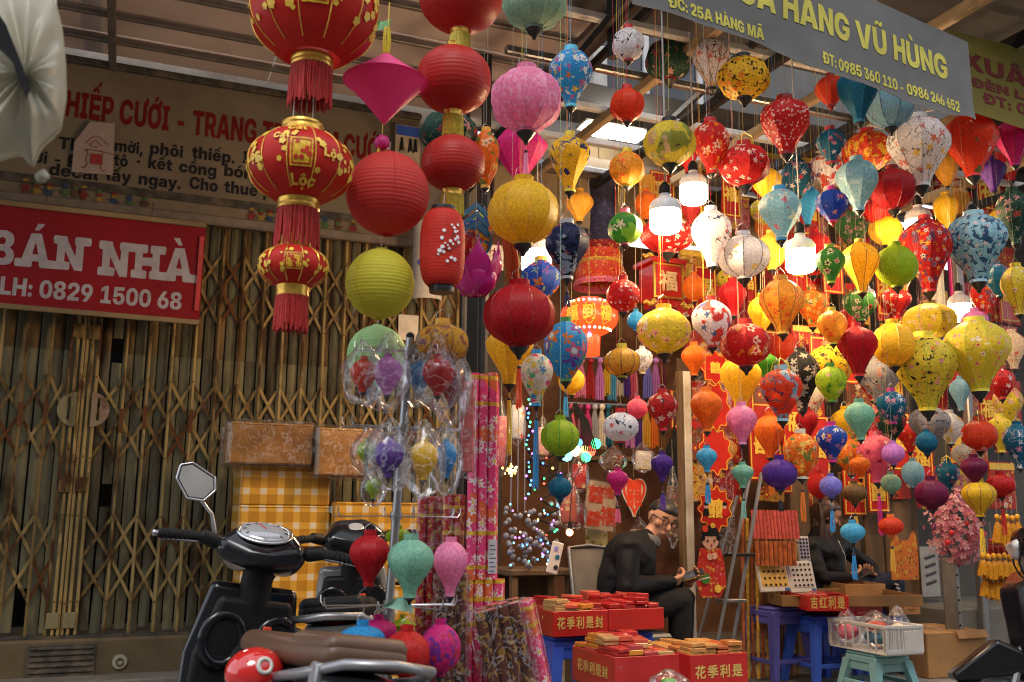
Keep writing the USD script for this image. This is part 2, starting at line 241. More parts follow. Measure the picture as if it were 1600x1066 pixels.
囍=138;2,26 3,39 17,40 16,44 9,46 10,76 7,79 7,90 9,92 29,92 6,94 4,96 4,107 6,109 28,109 29,117 32,120 44,119 46,109 90,109 92,119 105,120 108,117 109,109 133,108 133,94 108,93 128,92 131,88 131,80 128,76 129,46 121,41 135,38 135,26 128,24 128,-14 116,-15 112,-11 88,-11 85,-15 72,-14 72,24 65,24 64,-14 52,-15 49,-11 26,-11 23,-15 11,-15 9,-13 10,24|87,4 112,4 112,10 88,10|88,59 112,58 112,63 89,63|95,43 97,39 103,39 105,41 104,44|46,92 65,92 67,90 67,79 65,76 66,47 64,44 59,44 57,40 79,40 78,44 72,46 72,76 69,79 69,90 72,92 90,92 91,94|26,4 49,4 49,10 26,10|26,59 48,58 49,63 26,63|33,43 35,39 40,39 42,42
花=138;4,34 4,37 22,54 38,77 38,89 6,90 6,106 38,106 38,117 41,120 54,119 56,106 83,106 84,119 98,120 100,117 101,106 133,105 132,90 101,89 99,77 86,76 86,51 116,70 119,70 128,59 128,57 119,49 86,32 86,4 116,4 121,26 135,20 133,-1 125,-11 77,-11 72,-9 69,-2 68,23 53,18 47,27 48,32 68,42 68,79 71,81 83,81 83,89 55,88 56,74 44,54 42,-14 27,-14 26,31 18,25 14,25
季=138;1,51 4,55 17,60 41,74 6,74 4,77 5,90 59,91 59,97 18,95 14,105 16,110 70,113 108,119 119,110 117,105 78,98 78,90 133,89 133,77 131,74 97,74 120,60 135,55 136,52 130,43 123,41 109,47 106,42 86,31 131,30 133,28 133,14 78,14 77,-6 73,-11 68,-14 42,-14 36,-3 39,2 60,2 60,14 6,14 4,16 4,27 7,30 60,30 63,39 29,39 27,46 10,40|78,68 78,55 94,56|44,56 59,55 59,67 58,67
利=138;92,-14 87,1 90,3 112,3 112,115 114,117 127,117 129,115 129,-4 124,-11 110,-15/78,101 81,103 92,103 95,100 95,22 93,19 80,19 78,21/0,16 19,43 28,60 4,62 4,76 32,79 32,93 9,90 5,93 2,103 4,105 32,110 65,118 74,110 74,106 50,96 49,78 74,77 76,63 74,61 50,61 49,56 73,37 75,31 70,23 64,20 50,34 49,-14 32,-13 32,32 11,4 6,5
是=138;1,-6 2,-1 19,15 28,39 27,42 6,42 4,45 4,56 7,59 131,59 133,57 133,44 131,42 79,42 79,34 124,32 123,18 79,17 79,6 134,5 136,0 130,-12 79,-12 62,-10 45,-3 34,7 26,-5 14,-15 10,-14|43,27 46,20 52,13 61,10 61,42 45,42/19,110 22,114 116,114 118,112 118,63 116,61 21,61 19,64|36,96 100,95 100,98 36,99|36,80 36,76 100,77 100,80
封=138;5,-9 1,6 4,9 29,13 29,27 8,27 6,30 6,41 8,44 29,44 29,57 3,58 4,72 29,74 29,85 7,87 8,101 29,102 30,118 44,120 47,118 47,102 67,102 69,99 69,87 104,87 105,117 121,117 122,87 133,87 135,85 135,72 133,69 122,69 122,-2 117,-11 109,-14 88,-14 82,-2 85,3 105,3 104,69 72,69 73,60 84,64 88,63 102,33 102,27 90,21 85,25 72,57 47,55 47,44 69,44 71,40 69,27 47,27 47,15 73,18 73,2|47,85 47,73 67,73 67,85
福=138;53,111 132,112 133,99 131,97 54,97/-1,33 -1,37 24,59 36,76 4,78 6,93 24,93 15,110 15,114 27,119 37,106 41,93 50,94 59,87 51,68 44,59 52,51 55,54 132,52 132,-13 117,-14 115,-9 71,-9 68,-15 55,-15 53,-12 53,29 48,30 41,39 40,-12 37,-15 24,-14 23,32 7,21|100,8 115,7 115,15 101,15|100,31 114,30 115,38 101,38|70,8 83,7 84,15 71,15|70,31 83,30 84,38 71,38/60,91 63,95 125,94 125,57 62,55 60,59|77,72 108,71 109,78 77,79
到=138;91,0 92,5 112,5 112,115 115,117 126,117 129,115 129,-1 122,-10 97,-12/5,3 6,9 36,14 36,31 11,32 10,46 36,47 37,59 17,57 13,59 9,72 18,80 25,93 7,95 6,109 82,110 84,105 87,107 100,107 102,104 101,18 87,16 85,19 84,61 72,54 66,63 57,62 53,61 54,48 80,47 81,32 54,31 54,18 81,21 83,7 14,-8 8,-7|64,93 83,65 84,65 84,96|36,77 54,78 49,87 52,94 45,94
吉=138;5,85 6,100 59,100 59,117 64,120 77,117 78,100 130,100 133,96 130,83 77,83 78,70 124,69 125,55 123,53 16,53 14,55 14,68 16,70 59,70 59,83 7,83/21,-13 21,42 23,44 117,43 116,-16 101,-16 99,-9 39,-9 39,-14 35,-16 25,-16|39,8 99,7 100,27 39,28
红=138;1,6 4,11 52,20 57,19 59,11 84,12 84,88 57,89 54,92 55,105 132,105 133,92 130,89 103,88 103,12 135,11 135,-3 133,-6 54,-6 53,2 50,2 5,-7/1,66 1,71 14,85 31,118 34,120 47,115 47,109 28,75 36,75 47,90 60,83 61,80 52,67 34,44 57,46 59,32 53,29 6,22 2,37 22,57 7,54
喜=138;3,29 3,39 5,42 35,42 34,45 26,45 24,47 24,77 18,78 17,90 20,92 59,93 9,95 7,97 7,107 9,110 59,110 62,120 75,120 78,110 130,108 130,96 128,95 77,94 121,91 121,79 113,77 115,48 112,45 103,45 102,42 133,42 135,29 132,26 116,25 117,-11 115,-14 101,-14 98,-10 39,-10 36,-15 22,-14 22,25 6,26|39,5 99,4 100,10 39,11|41,60 96,59 97,62 41,63|54,44 55,42 82,42 84,44
sB=102;0,20 6,26 6,73 0,80 0,95 2,98 6,100 57,100 71,95 78,89 82,79 82,67 78,60 69,52 79,46 86,33 84,18 77,7 69,3 58,0 4,0 1,2 0,6|31,27 32,25 38,23 41,20 48,19 55,22 59,27 59,34 50,41 33,41 31,39|31,62 33,60 48,59 52,61 56,67 55,75 48,80 41,80 37,76 31,74
sN=114;6,73 4,75 -4,76 -7,79 -8,94 -6,98 -2,100 36,99 39,96 40,88 65,47 67,46 69,48 69,74 64,80 64,94 66,98 69,100 114,100 118,98 120,95 120,80 118,77 114,75 97,75 95,74 95,2 94,0 68,0 53,23 51,21 51,4 47,0 -2,0 -6,1 -8,5 -7,21 -4,24 4,24 6,26|32,26 52,23 52,25 36,52 33,53
sH=112;6,73 4,75 -3,76 -6,79 -6,95 -3,99 44,100 48,98 49,94 49,79 45,75 32,74 32,64 34,62 66,63 67,74 60,76 58,80 58,95 61,99 111,99 114,94 113,78 109,75 95,75 93,74 93,27 95,24 109,24 112,22 114,19 113,3 108,0 61,1 58,5 58,19 60,23 67,26 66,38 34,39 32,37 32,25 45,24 49,21 49,5 48,2 44,0 -4,1 -6,5 -6,21 -3,24 4,24 6,26
sÁ=116;7,24 9,26 34,99 68,100 94,25 121,23 123,19 123,5 121,2 118,0 71,0 66,4 65,18 45,18 43,16 43,4 39,0 -9,0 -12,1 -14,6 -13,22 -9,24|42,41 43,39 60,38 61,40 52,71 49,69/59,109 46,108 44,110 54,129 74,129 75,126
sÀ=116;7,24 9,26 34,99 68,100 94,25 121,23 123,19 123,5 121,2 118,0 71,0 66,4 65,18 45,18 43,16 43,4 39,0 -9,0 -12,1 -14,6 -13,22 -9,24|42,41 43,39 60,38 61,40 52,71 49,69/45,108 28,126 28,129 49,129 59,110 57,108
s =50;
"""
GLYPH = {}
for _l in GLYPH_DATA.strip('\n').split('\n'):
    _k, _v = _l.split('=', 1) if not _l.startswith('=') else ('=', _l[2:])
    _adv, _p = _v.split(';')
    GLYPH[_k] = (float(_adv), [[[tuple(map(float, q.split(','))) for q in r.split(' ')] for r in p.split('|')] for p in _p.split('/')] if _p else [])
def text(s, height, depth=0.003, sx=1.0, pre='', gap=0.0, maxw=None):
    "lettering in the xy plane, capitals height tall, along +x; returns mesh, width"
    out = MB(); x = 0.0; k = height / 100
    for ch in s:
        adv, polys = GLYPH[pre + ch] if pre + ch in GLYPH else GLYPH[ch]
        for rings in polys:
            p = Polygon([(q[0] * k * sx, q[1] * k) for q in rings[0]], [[(q[0] * k * sx, q[1] * k) for q in r] for r in rings[1:]]).buffer(0)
            for g in getattr(p, 'geoms', [p]):
                if g.area > 0:
                    m = trimesh.creation.extrude_polygon(g, depth, engine='earcut'); out.add(np.array(m.vertices) + [x, 0, 0], np.array(m.faces))
        x += (adv + gap) * k * sx
    v, f = out.mesh()
    if maxw and x > maxw: v = v * [maxw / x, 1, 1]; x = maxw
    return (v, f), x

# ------------------------------------------------------------------ materials
_mats = {}
def mat(name, nodes=None, links=(), surface=None):
    if name not in _mats: _mats[name] = usdkit.material(stage, '/World/Looks/' + name, nodes, links, surface)
    return _mats[name]
def simple(name, col, rough=0.6, metal=0.0, vary=0.15, scale=12.0, bump=0.0, spec=None, coat=0.0, dirt=None, dscale=3.0, dthr=(0.45, 0.7), bscale=None, stretch=None, transl=0.0, alpha=None, emit=None):
    "a principled surface with gentle tone variation, optional second dirt colour and fine relief"
    if name in _mats: return _mats[name]
    c = np.array(col, float)
    n = {'g': ('geometry', {}), 'mp': ('mapping', {'scale': stretch or (1, 1, 1)}), 'no': ('noise_texture', {'scale': scale, 'detail': 4.0, 'roughness': 0.6}),
         'r': ('rgb_ramp', {'ramp': [(0.3, tuple(c * (1 - vary))), (0.7, tuple(np.minimum(c * (1 + vary), 0.95)))]}),
         'p': ('principled_bsdf', {'roughness': rough, 'metallic': metal, 'coat_weight': coat, 'specular_ior_level': 0.5 if rough < 0.5 else 0.2})}
    l = [('g.position', 'mp.vector'), ('mp.vector', 'no.vector'), ('no.fac', 'r.fac')]
    last = 'r.color'
    if dirt is not None:
        n['dn'] = ('noise_texture', {'scale': dscale, 'detail': 6.0, 'roughness': 0.65, 'distortion': 0.3}); l.append(('mp.vector', 'dn.vector'))
        n['dm'] = ('map_range', {'from_min': dthr[0], 'from_max': dthr[1], 'clamp': True}); l.append(('dn.fac', 'dm.value'))
        n['dx'] = ('mix', {'color2': tuple(dirt)}); l += [('dm.result', 'dx.fac'), (last, 'dx.color1')]; last = 'dx.color'
    l.append((last, 'p.base_color'))
    if spec is not None: n['p'][1]['specular_ior_level'] = spec
    if bump:
        n['bn'] = ('noise_texture', {'scale': bscale or scale * 6, 'detail': 3.0}); n['b'] = ('bump', {'strength': bump, 'distance': 0.004})
        l += [('mp.vector', 'bn.vector'), ('bn.fac', 'b.height'), ('b.normal', 'p.normal')]
    s = 'p.BSDF'
    if transl:
        n['t'] = ('translucent_bsdf', {}); n['mx'] = ('mix_closure', {'fac': transl}); l += [(last, 't.color'), ('p.BSDF', 'mx.closure1'), ('t.BSDF', 'mx.closure2')]; s = 'mx.closure'
    return mat(name, n, l, s)
def emitter(name, col, strength):
    return mat(name, {'e': ('emission', {'color': tuple(col), 'strength': strength})}, [], 'e.emission')

PS = 1.75
def fabric(name, base, pats=(), rough=0.48, transl=0.42, brocade=0.22, sheen=0.15):
    """lantern cloth: woven base colour and printed patterns, each a dict:
    flower (sc, r, pet, cen, dens), blot (sc, thr, col), branch (sc, w, col, sparse)"""
    if name in _mats: return _mats[name]
    b = np.array(base, float)
    n = {'g': ('geometry', {}), 'br': ('noise_texture', {'scale': 95.0, 'detail': 4.0}), 'wv': ('noise_texture', {'scale': 9.0, 'detail': 2.0}),
         'rp': ('rgb_ramp', {'ramp': [(0.3, tuple(b * (1 - brocade))), (0.7, tuple(np.minimum(b * (1 + brocade) + brocade * 0.05, 0.9)))]}),
         'wob': ('noise_texture', {'scale': 48.0, 'detail': 3.0}),
         'p': ('principled_bsdf', {'roughness': rough, 'specular_ior_level': 0.22}), 't': ('translucent_bsdf', {}), 'mx': ('mix_closure', {'fac': transl}),
         'bn': ('noise_texture', {'scale': 260.0, 'detail': 1.0}), 'bp': ('bump', {'strength': 0.25, 'distance': 0.002})}
    l = [('g.position', 'br.vector'), ('br.fac', 'rp.fac'), ('g.position', 'wob.vector'), ('g.position', 'bn.vector'), ('bn.fac', 'bp.height'), ('bp.normal', 'p.normal')]
    n.pop('wv'); last = 'rp.color'
    n['wm'] = ('vector_math', {'math_type': 'multiply_add', 'vector2': (0.017, 0.017, 0.017)}); l += [('wob.color', 'wm.vector1'), ('g.position', 'wm.vector3')]
    for i, p in enumerate(pats):
        k = f'k{i}'
        off = (i * 3.7 + len(name), i * 1.3, i * 2.9)
        n[k + 'o'] = ('vector_math', {'math_type': 'add', 'vector2': off}); l.append(('wm.vector', k + 'o.vector1'))
        if p['t'] == 'flower':
            n[k + 'v'] = ('voronoi_texture', {'scale': p['sc'] * PS, 'use_normalize': False}); l.append((k + 'o.vector', k + 'v.vector'))
            n[k + 's'] = ('separate_color', {}); l.append((k + 'v.color', k + 's.color'))
            n[k + 'e'] = ('vector_math', {'math_type': 'subtract'}); l += [(k + 'o.vector', k + 'e.vector1'), (k + 'v.position', k + 'e.vector2')]
            n[k + 'ez'] = ('separate_xyz', {}); l.append((k + 'e.vector', k + 'ez.vector'))
            if 'tan' not in n: n['tan'] = ('vector_math', {'math_type': 'cross_product', 'vector2': (0.0, 0.0, 1.0)}); l.append(('g.normal', 'tan.vector1'))
            n[k + 'et'] = ('vector_math', {'math_type': 'dot_product'}); l += [(k + 'e.vector', k + 'et.vector1'), ('tan.vector', k + 'et.vector2')]
            n[k + 'an'] = ('math', {'math_type': 'arctan2'}); l += [(k + 'ez.z', k + 'an.value1'), (k + 'et.value', k + 'an.value2')]
            n[k + 'a5'] = ('math', {'math_type': 'multiply_add', 'value2': 5.0}); n[k + 'ar'] = ('math', {'math_type': 'multiply', 'value2': 6.28}); l += [(k + 's.b', k + 'ar.value1'), (k + 'an.value', k + 'a5.value1'), (k + 'ar.value', k + 'a5.value3')]
            n[k + 'co'] = ('math', {'math_type': 'cosine'}); l.append((k + 'a5.value', k + 'co.value1'))
            n[k + 'rd'] = ('math', {'math_type': 'multiply_add', 'value2': p['r'] * 0.30, 'value3': p['r'] * 0.86}); l.append((k + 'co.value', k + 'rd.value1'))
            n[k + 'df'] = ('math', {'math_type': 'subtract'}); l += [(k + 'rd.value', k + 'df.value1'), (k + 'v.distance', k + 'df.value2')]
            n[k + 'm'] = ('map_range', {'from_min': -0.02, 'from_max': 0.03, 'clamp': True}); l.append((k + 'df.value', k + 'm.value'))
            n[k + 'd'] = ('math', {'math_type': 'less_than', 'value2': p.get('dens', 0.7)}); l.append((k + 's.r', k + 'd.value1'))
            n[k + 'q'] = ('math', {'math_type': 'multiply'}); l += [(k + 'm.result', k + 'q.value1'), (k + 'd.value', k + 'q.value2')]
            pet = p['pet']
            pets = pet if isinstance(pet, list) else [pet, tuple(np.array(pet) * 0.75)]
            n[k + 'pr'] = ('rgb_ramp', {'ramp': [((j + 0.5) / len(pets), c) for j, c in enumerate(pets)], 'interpolate': False}); l.append((k + 's.g', k + 'pr.fac'))
            n[k + 'x'] = ('mix', {}); l += [(k + 'q.value', k + 'x.fac'), (last, k + 'x.color1'), (k + 'pr.color', k + 'x.color2')]; last = k + 'x.color'
            if p.get('cen') is not None:
                n[k + 'cm'] = ('map_range', {'from_min': p['r'] * 0.45, 'from_max': p['r'] * 0.3, 'clamp': True}); l.append((k + 'v.distance', k + 'cm.value'))
                n[k + 'cq'] = ('math', {'math_type': 'multiply'}); l += [(k + 'cm.result', k + 'cq.value1'), (k + 'd.value', k + 'cq.value2')]
                n[k + 'cx'] = ('mix', {'color2': tuple(p['cen'])}); l += [(k + 'cq.value', k + 'cx.fac'), (last, k + 'cx.color1')]; last = k + 'cx.color'
        elif p['t'] == 'blot':
            n[k + 'v'] = ('noise_texture', {'scale': p['sc'] * PS, 'detail': p.get('det', 2.0), 'distortion': p.get('dis', 0.4)}); l.append((k + 'o.vector', k + 'v.vector'))
            n[k + 'm'] = ('map_range', {'from_min': p['thr'], 'from_max': p['thr'] + 0.03, 'clamp': True}); l.append((k + 'v.fac', k + 'm.value'))
            n[k + 'x'] = ('mix', {'color2': tuple(p['col'])}); l += [(k + 'm.result', k + 'x.fac'), (last, k + 'x.color1')]; last = k + 'x.color'
        elif p['t'] == 'branch':
            n[k + 'v'] = ('noise_texture', {'scale': p['sc'] * PS, 'detail': 2.5}); l.append((k + 'o.vector', k + 'v.vector'))
            n[k + 'a'] = ('math', {'math_type': 'subtract', 'value2': 0.5}); l.append((k + 'v.fac', k + 'a.value1'))
            n[k + 'b'] = ('math', {'math_type': 'absolute'}); l.append((k + 'a.value', k + 'b.value1'))
            n[k + 'm'] = ('map_range', {'from_min': p['w'], 'from_max': p['w'] * 0.5, 'clamp': True}); l.append((k + 'b.value', k + 'm.value'))
            n[k + 'z'] = ('noise_texture', {'scale': p['sc'] * PS * 0.6, 'detail': 1.0}); l.append((k + 'o.vector', k + 'z.vector'))
            n[k + 'zm'] = ('math', {'math_type': 'greater_than', 'value2': p.get('sparse', 0.45)}); l.append((k + 'z.fac', k + 'zm.value1'))
            n[k + 'q'] = ('math', {'math_type': 'multiply'}); l += [(k + 'm.result', k + 'q.value1'), (k + 'zm.value', k + 'q.value2')]
            n[k + 'x'] = ('mix', {'color2': tuple(p['col'])}); l += [(k + 'q.value', k + 'x.fac'), (last, k + 'x.color1')]; last = k + 'x.color'
    l += [(last, 'p.base_color'), (last, 't.color'), ('p.BSDF', 'mx.closure1'), ('t.BSDF', 'mx.closure2')]
    return mat(name, n, l, 'mx.closure')

# ------------------------------------------------------------------ things and parts
_used = {}
def _path(parent, name):
    k = f'{parent}/{name}'; i = _used.get(k, 0); _used[k] = i + 1
    return k if i == 0 else f'{k}_{i:03d}'
class Thing:
    def __init__(s, name, label, cat, loc=(0, 0, 0), group=None, kind=None, rotz=0.0):
        s.loc = np.asarray(loc, float); s.path = _path('/World', name); s.rz = rotz
        x = UsdGeom.Xform.Define(stage, s.path); x.AddTranslateOp().Set(Gf.Vec3d(*s.loc.tolist()))
        if rotz: x.AddRotateZOp().Set(math.degrees(rotz))
        s.prim = x.GetPrim(); tag(s.prim, label, cat, group, kind)
    def part(s, name, mesh, material, smooth=False, parent=None, label=None, local=False):
        v, f = mesh.mesh() if isinstance(mesh, MB) else mesh
        v = np.asarray(v, float)
        if not local: v = v - s.loc
        p = _path(parent or s.path, name)
        pr = usdkit.mesh(stage, p, (v, f), material, smooth).GetPrim()
        if label: pr.SetCustomDataByKey('label', label)
        return p
def tag(prim, label=None, cat=None, group=None, kind=None):
    for k, v in (('label', label), ('category', cat), ('group', group), ('kind', kind)):
        if v: prim.SetCustomDataByKey(k, v)
def solo(name, mesh, material, label=None, cat=None, group=None, kind=None, smooth=False):
    v, f = mesh.mesh() if isinstance(mesh, MB) else mesh
    pr = usdkit.mesh(stage, _path('/World', name), (v, f), material, smooth).GetPrim(); tag(pr, label, cat, group, kind); return pr
def copy(src, name, label, cat, loc, rotz=0.0, group=None):
    p = _path('/World', name); x = UsdGeom.Xform.Define(stage, p)
    x.AddTranslateOp().Set(Gf.Vec3d(*map(float, loc)))
    if src.rz or rotz: x.AddRotateZOp().Set(math.degrees(rotz))
    pr = x.GetPrim(); pr.GetReferences().AddInternalReference(src.path); pr.SetInstanceable(True)
    tag(pr, label, cat, group); return pr

# ================================================================== ground, steps, house front
G = 7.0
pave_m = simple('pavement_look', (0.20, 0.19, 0.18), 0.85, vary=0.3, scale=5, bump=0.5, dirt=(0.06, 0.055, 0.05), dscale=2.0)
solo('ground', box((4, 20, -0.25), (160, 120, 0.1)), simple('road_look', (0.10, 0.10, 0.098), 0.9, bump=0.5), kind='structure')
solo('pavement', box((3.5, 6.35, -0.1), (26, 8.7, 0.2)), pave_m, kind='structure')
concrete = simple('step_concrete', (0.11, 0.082, 0.045), 0.85, vary=0.22, scale=4, bump=0.6, dirt=(0.085, 0.07, 0.05), dscale=2.2, dthr=(0.5, 0.65))
b = MB().box((-0.2, 7.32, 0.155), (5.2, 0.84, 0.31), bev=0.015)
solo('step', b, concrete, kind='structure')
solo('lower_step', box((-0.2, 6.77, 0.045), (5.2, 0.26, 0.09), bev=0.01), simple('grey_concrete', (0.13, 0.12, 0.105), 0.85, vary=0.25, scale=5, bump=0.5), kind='structure')
# dark ribbed plate on the step's face and a pipe mouth
p0 = at(45, 1010, 6.895); p1 = at(150, 1010, 6.895)
t = Thing('vent_plate', 'dark grid plate set into the concrete step below the gate', 'vent plate', ((p0[0] + p1[0]) / 2, 6.895, 0.02))
dark_iron = simple('dark_iron', (0.045, 0.042, 0.038), 0.75, vary=0.4, scale=14, dirt=(0.13, 0.10, 0.07), dscale=9)
t.part('backing', box(((p0[0] + p1[0]) / 2, 6.892, 0.155), (p1[0] - p0[0], 0.02, 0.25)), dark_iron)
for k in range(7):
    t.part('rung', box(((p0[0] + p1[0]) / 2, 6.878, 0.05 + k * 0.035), (p1[0] - p0[0] - 0.02, 0.012, 0.017), bev=0.004), dark_iron)
c = at(187, 1034, 6.89)
t = Thing('drain_pipe', 'small round pipe mouth in a pale ring on the concrete step', 'pipe', (c[0], 6.89, c[2] - 0.03))
t.part('mortar_ring', tube([c + [0, 0.02, 0], c - [0, 0.006, 0]], 0.045, 20), simple('mortar', (0.30, 0.27, 0.21), 0.9))
t.part('pipe', lathe([(0.019, 0), (0.024, 0), (0.024, 0.03), (0.019, 0.03), (0.017, 0.002), (0.001, 0.001)], 16, c + [0, 0.012, 0], rot(x=PI / 2)), dark_iron, 40)

# ---- the house front above the gate, and the dark room behind the gate
wall_m = simple('house_wall', (0.20, 0.175, 0.15), 0.9, vary=0.2, scale=3, bump=0.4, dirt=(0.10, 0.08, 0.065), dscale=1.5)
t = Thing('house_front', 'plain shop house wall above the folding gate', 'building', (0.3, 7.1, 0))
t.part('upper_wall', box((-0.3, 7.12, 5.2), (5.6, 0.2, 4.0)), wall_m)
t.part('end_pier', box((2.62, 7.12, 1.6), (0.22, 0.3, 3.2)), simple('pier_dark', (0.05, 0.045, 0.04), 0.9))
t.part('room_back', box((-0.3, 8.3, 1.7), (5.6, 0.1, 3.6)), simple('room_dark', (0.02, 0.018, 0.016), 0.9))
t.part('side_wall', box((-3.0, 7.4, 2.5), (0.2, 2.0, 5.0)), wall_m)

# ---- folding gate
paint = [simple('gate_paint_a', (0.31, 0.22, 0.085), 0.6, vary=0.25, scale=9, bump=0.35, dirt=(0.07, 0.028, 0.011), dscale=7, dthr=(0.48, 0.62), stretch=(1, 1, 0.35)),
         simple('gate_paint_b', (0.22, 0.15, 0.055), 0.65, vary=0.25, scale=9, bump=0.35, dirt=(0.06, 0.025, 0.01), dscale=9, dthr=(0.43, 0.58), stretch=(1, 1, 0.4)),
         simple('gate_rust', (0.12, 0.045, 0.014), 0.8, vary=0.3, scale=14, bump=0.4, dirt=(0.10, 0.04, 0.015), dscale=12)]
slat_ms = [simple('slat_look_' + 'abcde'[i], c, 0.6, vary=0.16, scale=3.5, bump=0.3, dirt=(0.038, 0.022, 0.008), dscale=4.0, dthr=(th, th + 0.2), stretch=(1.6, 1, 0.35))
           for i, (c, th) in enumerate([((0.165, 0.152, 0.088), 0.48), ((0.140, 0.130, 0.078), 0.48), ((0.115, 0.108, 0.070), 0.44), ((0.195, 0.170, 0.090), 0.52), ((0.13, 0.082, 0.030), 0.42)])]
gate = Thing('folding_gate', 'old beige folding lattice gate with rust and dark gaps, closed across the shop house', 'gate', (0.3, 7.0, 0.31))
ZT, ZB = 3.3, 0.325
PIT = 0.1485
x194 = float(at(194.4, 591.6, G)[0]); x71 = float(at(71, 648, G)[0])
right = [x194 + PIT * i for i in range(0, 17)]
left = [x71 - PIT * i for i in range(0, 10)]
xr0 = float(at(146, 650, G)[0]) - 0.045; xl0 = float(at(113, 650, G)[0])
stile_r = [xr0 - 0.03, xr0 + 0.005, xr0 + 0.045]; stile_l = [xl0 - 0.045, xl0 - 0.005, xl0 + 0.03]
def upright(x, m, w=0.018):
    d = rng.uniform(-0.003, 0.003)
    for zr in (2.94, 2.41, 2.0, 1.46, 1.08, .53): gate.part('rivet', disc((x, 6.9735 + d, zr + rng.uniform(-.01, .01)), (0, -1, 0), .006, 6, .004), paint[2])
    gate.part('bar', box((x, 6.985 + d, (ZT + ZB) / 2), (w, 0.022, ZT - ZB), rot(y=rng.uniform(-0.0015, 0.0015)), 0.004), m)
for x in right + left: upright(x, paint[rng.choice([0, 0, 1])])
for x in stile_r + stile_l: upright(x, paint[rng.choice([0, 1])], 0.02)
allx = [stile_r[-1]] + right
zg = [(2.94, 2.68, 2.41), (2.0, 1.73, 1.46), (1.08, 0.81, 0.53)]
def strap(xa, za, xb, zb, m, y):
    L = math.hypot(xb - xa, zb - za); ang = math.atan2(zb - za, xb - xa)
    gate.part('strap', box(((xa + xb) / 2, y, (za + zb) / 2), (L, 0.0035, 0.020), rot(y=-ang)), m)
for seq in (allx, [stile_l[0]] + left):
    for i in range(len(seq) - 1):
        for (a, mid, c) in zg:
            if a > 2.5 and seq[i] < 0.35 and seq[i] > -1.0 and a > 2.9: pass
            for (z0, z1) in ((a, mid), (mid, c)):
                j = rng.uniform(-0.012, 0.012)
                m = paint[rng.choice([0, 0, 1, 1, 2])]
                strap(seq[i], z0 + j, seq[i + 1], z1 + j, m, 7.006)
                strap(seq[i], z1 + j, seq[i + 1], z0 + j, m, 7.012)
# rusty hinge plates at some crossings
for x in [x71, x71 - PIT, x194, x194 + PIT] + [x194 + PIT * 3]:
    gate.part('hinge_plate', box((x, 6.972, 1.73 + rng.uniform(-0.02, 0.02)), (0.026, 0.006, 0.16), bev=0.002), paint[2])
# slats: two to each bay, some broken off short or missing
xs = sorted(right + left + stile_r + stile_l)
sl = []
x = left[-1] - 0.04
while x < right[-1] + 0.08: sl.append(x); x += PIT / 2
for i, x in enumerate(sl):
    w = rng.uniform(0.063, 0.070)
    if abs(x - (xl0 + xr0) / 2) < 0.035: continue
    z0, z1 = ZB + rng.uniform(0.0, 0.035), ZT
    pieces = [(z0, z1)]
    px = 800 + FPX * ((np.array([x, G, 1]) - CAM) @ _r) / ((np.array([x, G, 1]) - CAM) @ _f)
    if 158 < px < 178: pieces = [(z0 + 0.0, z0 + 0.20), (0.52, 1.14), (1.29, 2.11), (2.28, z1)]
    if 142 < px < 158: pieces = [(z0, z0 + 0.12), (z0 + 0.13, 1.02), (1.03, 1.05), (1.20, z1)]
    if 40 < px < 58: pieces = [(0.62, z1)]
    for (a, c) in pieces:
        g = np.zeros((2, 5, 3)); u = np.linspace(-1, 1, 5)
        for r_, z in enumerate((a, c)):
            g[r_, :, 0] = x + u * w / 2 * (1 if r_ else rng.uniform(0.9, 1.0)) + rng.uniform(-0.003, 0.003); g[r_, :, 1] = 7.045 - 0.012 * (1 - u * u) + rng.uniform(-0.004, 0.004); g[r_, :, 2] = z
        z_split = 2.18
        if a < z_split < c:
            m1, m2 = slat_ms[rng.choice([0, 0, 1, 2, 3])], slat_ms[(4 if i % 2 else rng.choice([2, 1]))]
            gm = g[0] * (c - z_split) / (c - a) + g[1] * (z_split - a) / (c - a)
            gate.part('slat', slab(np.stack([g[0], gm - [0, 0, 0.004]]), 0.003, (0, 1, 0)), m1, 30)
            gate.part('slat', slab(np.stack([gm + [0, -0.004, -0.004], g[1]]), 0.003, (0, 1, 0)), m2, 30)
        else:
            gate.part('slat', slab(g, 0.003, (0, 1, 0)), slat_ms[rng.choice([0, 1, 2, 3])], 30)
# flat stiles under the uprights of the two leaves, lock discs, foot pieces
for s, xx in ((-1, xl0 - 0.008), (1, xr0 + 0.008)):
    gate.part('stile', box((xx, 7.02, (ZT + ZB) / 2), (0.085, 0.012, ZT - ZB), bev=0.003), slat_ms[3])
    c = at(139, 640, 6.96) if s > 0 else at(122, 640, 6.96)
    hd = Point(0, 0).buffer(0.115, 24).intersection(sbox(0.0 if s > 0 else -0.2, -0.2, 0.2 if s > 0 else 0.0, 0.2))
    hd = hd.difference(sbox(s * 0.045 - 0.009, -0.07, s * 0.045 + 0.009, 0.08))
    v, f = extrude(hd, 0.008)
    gate.part('lock_plate', (np.stack([v[:, 0] + c[0] + s * 0.012, 6.962 - v[:, 2], v[:, 1] + c[2]], 1), f), slat_ms[3] if s < 0 else simple('lock_rosy', (0.26, 0.185, 0.125), 0.6, dirt=(0.11, 0.055, 0.03), dscale=12))
    gate.part('foot_plate', box((xx, 6.968, 0.42), (0.075, 0.01, 0.10), bev=0.003), slat_ms[3])
    gate.part('foot_plate', box((xx, 6.966, 1.28), (0.07, 0.01, 0.10), bev=0.003), paint[1])
    gate.part('foot_plate', box((xx, 6.966, 2.30), (0.07, 0.01, 0.10), bev=0.003), paint[1])
gate.part('head_rail', box((0.3, 7.0, 3.31), (4.4, 0.12, 0.06)), dark_iron)
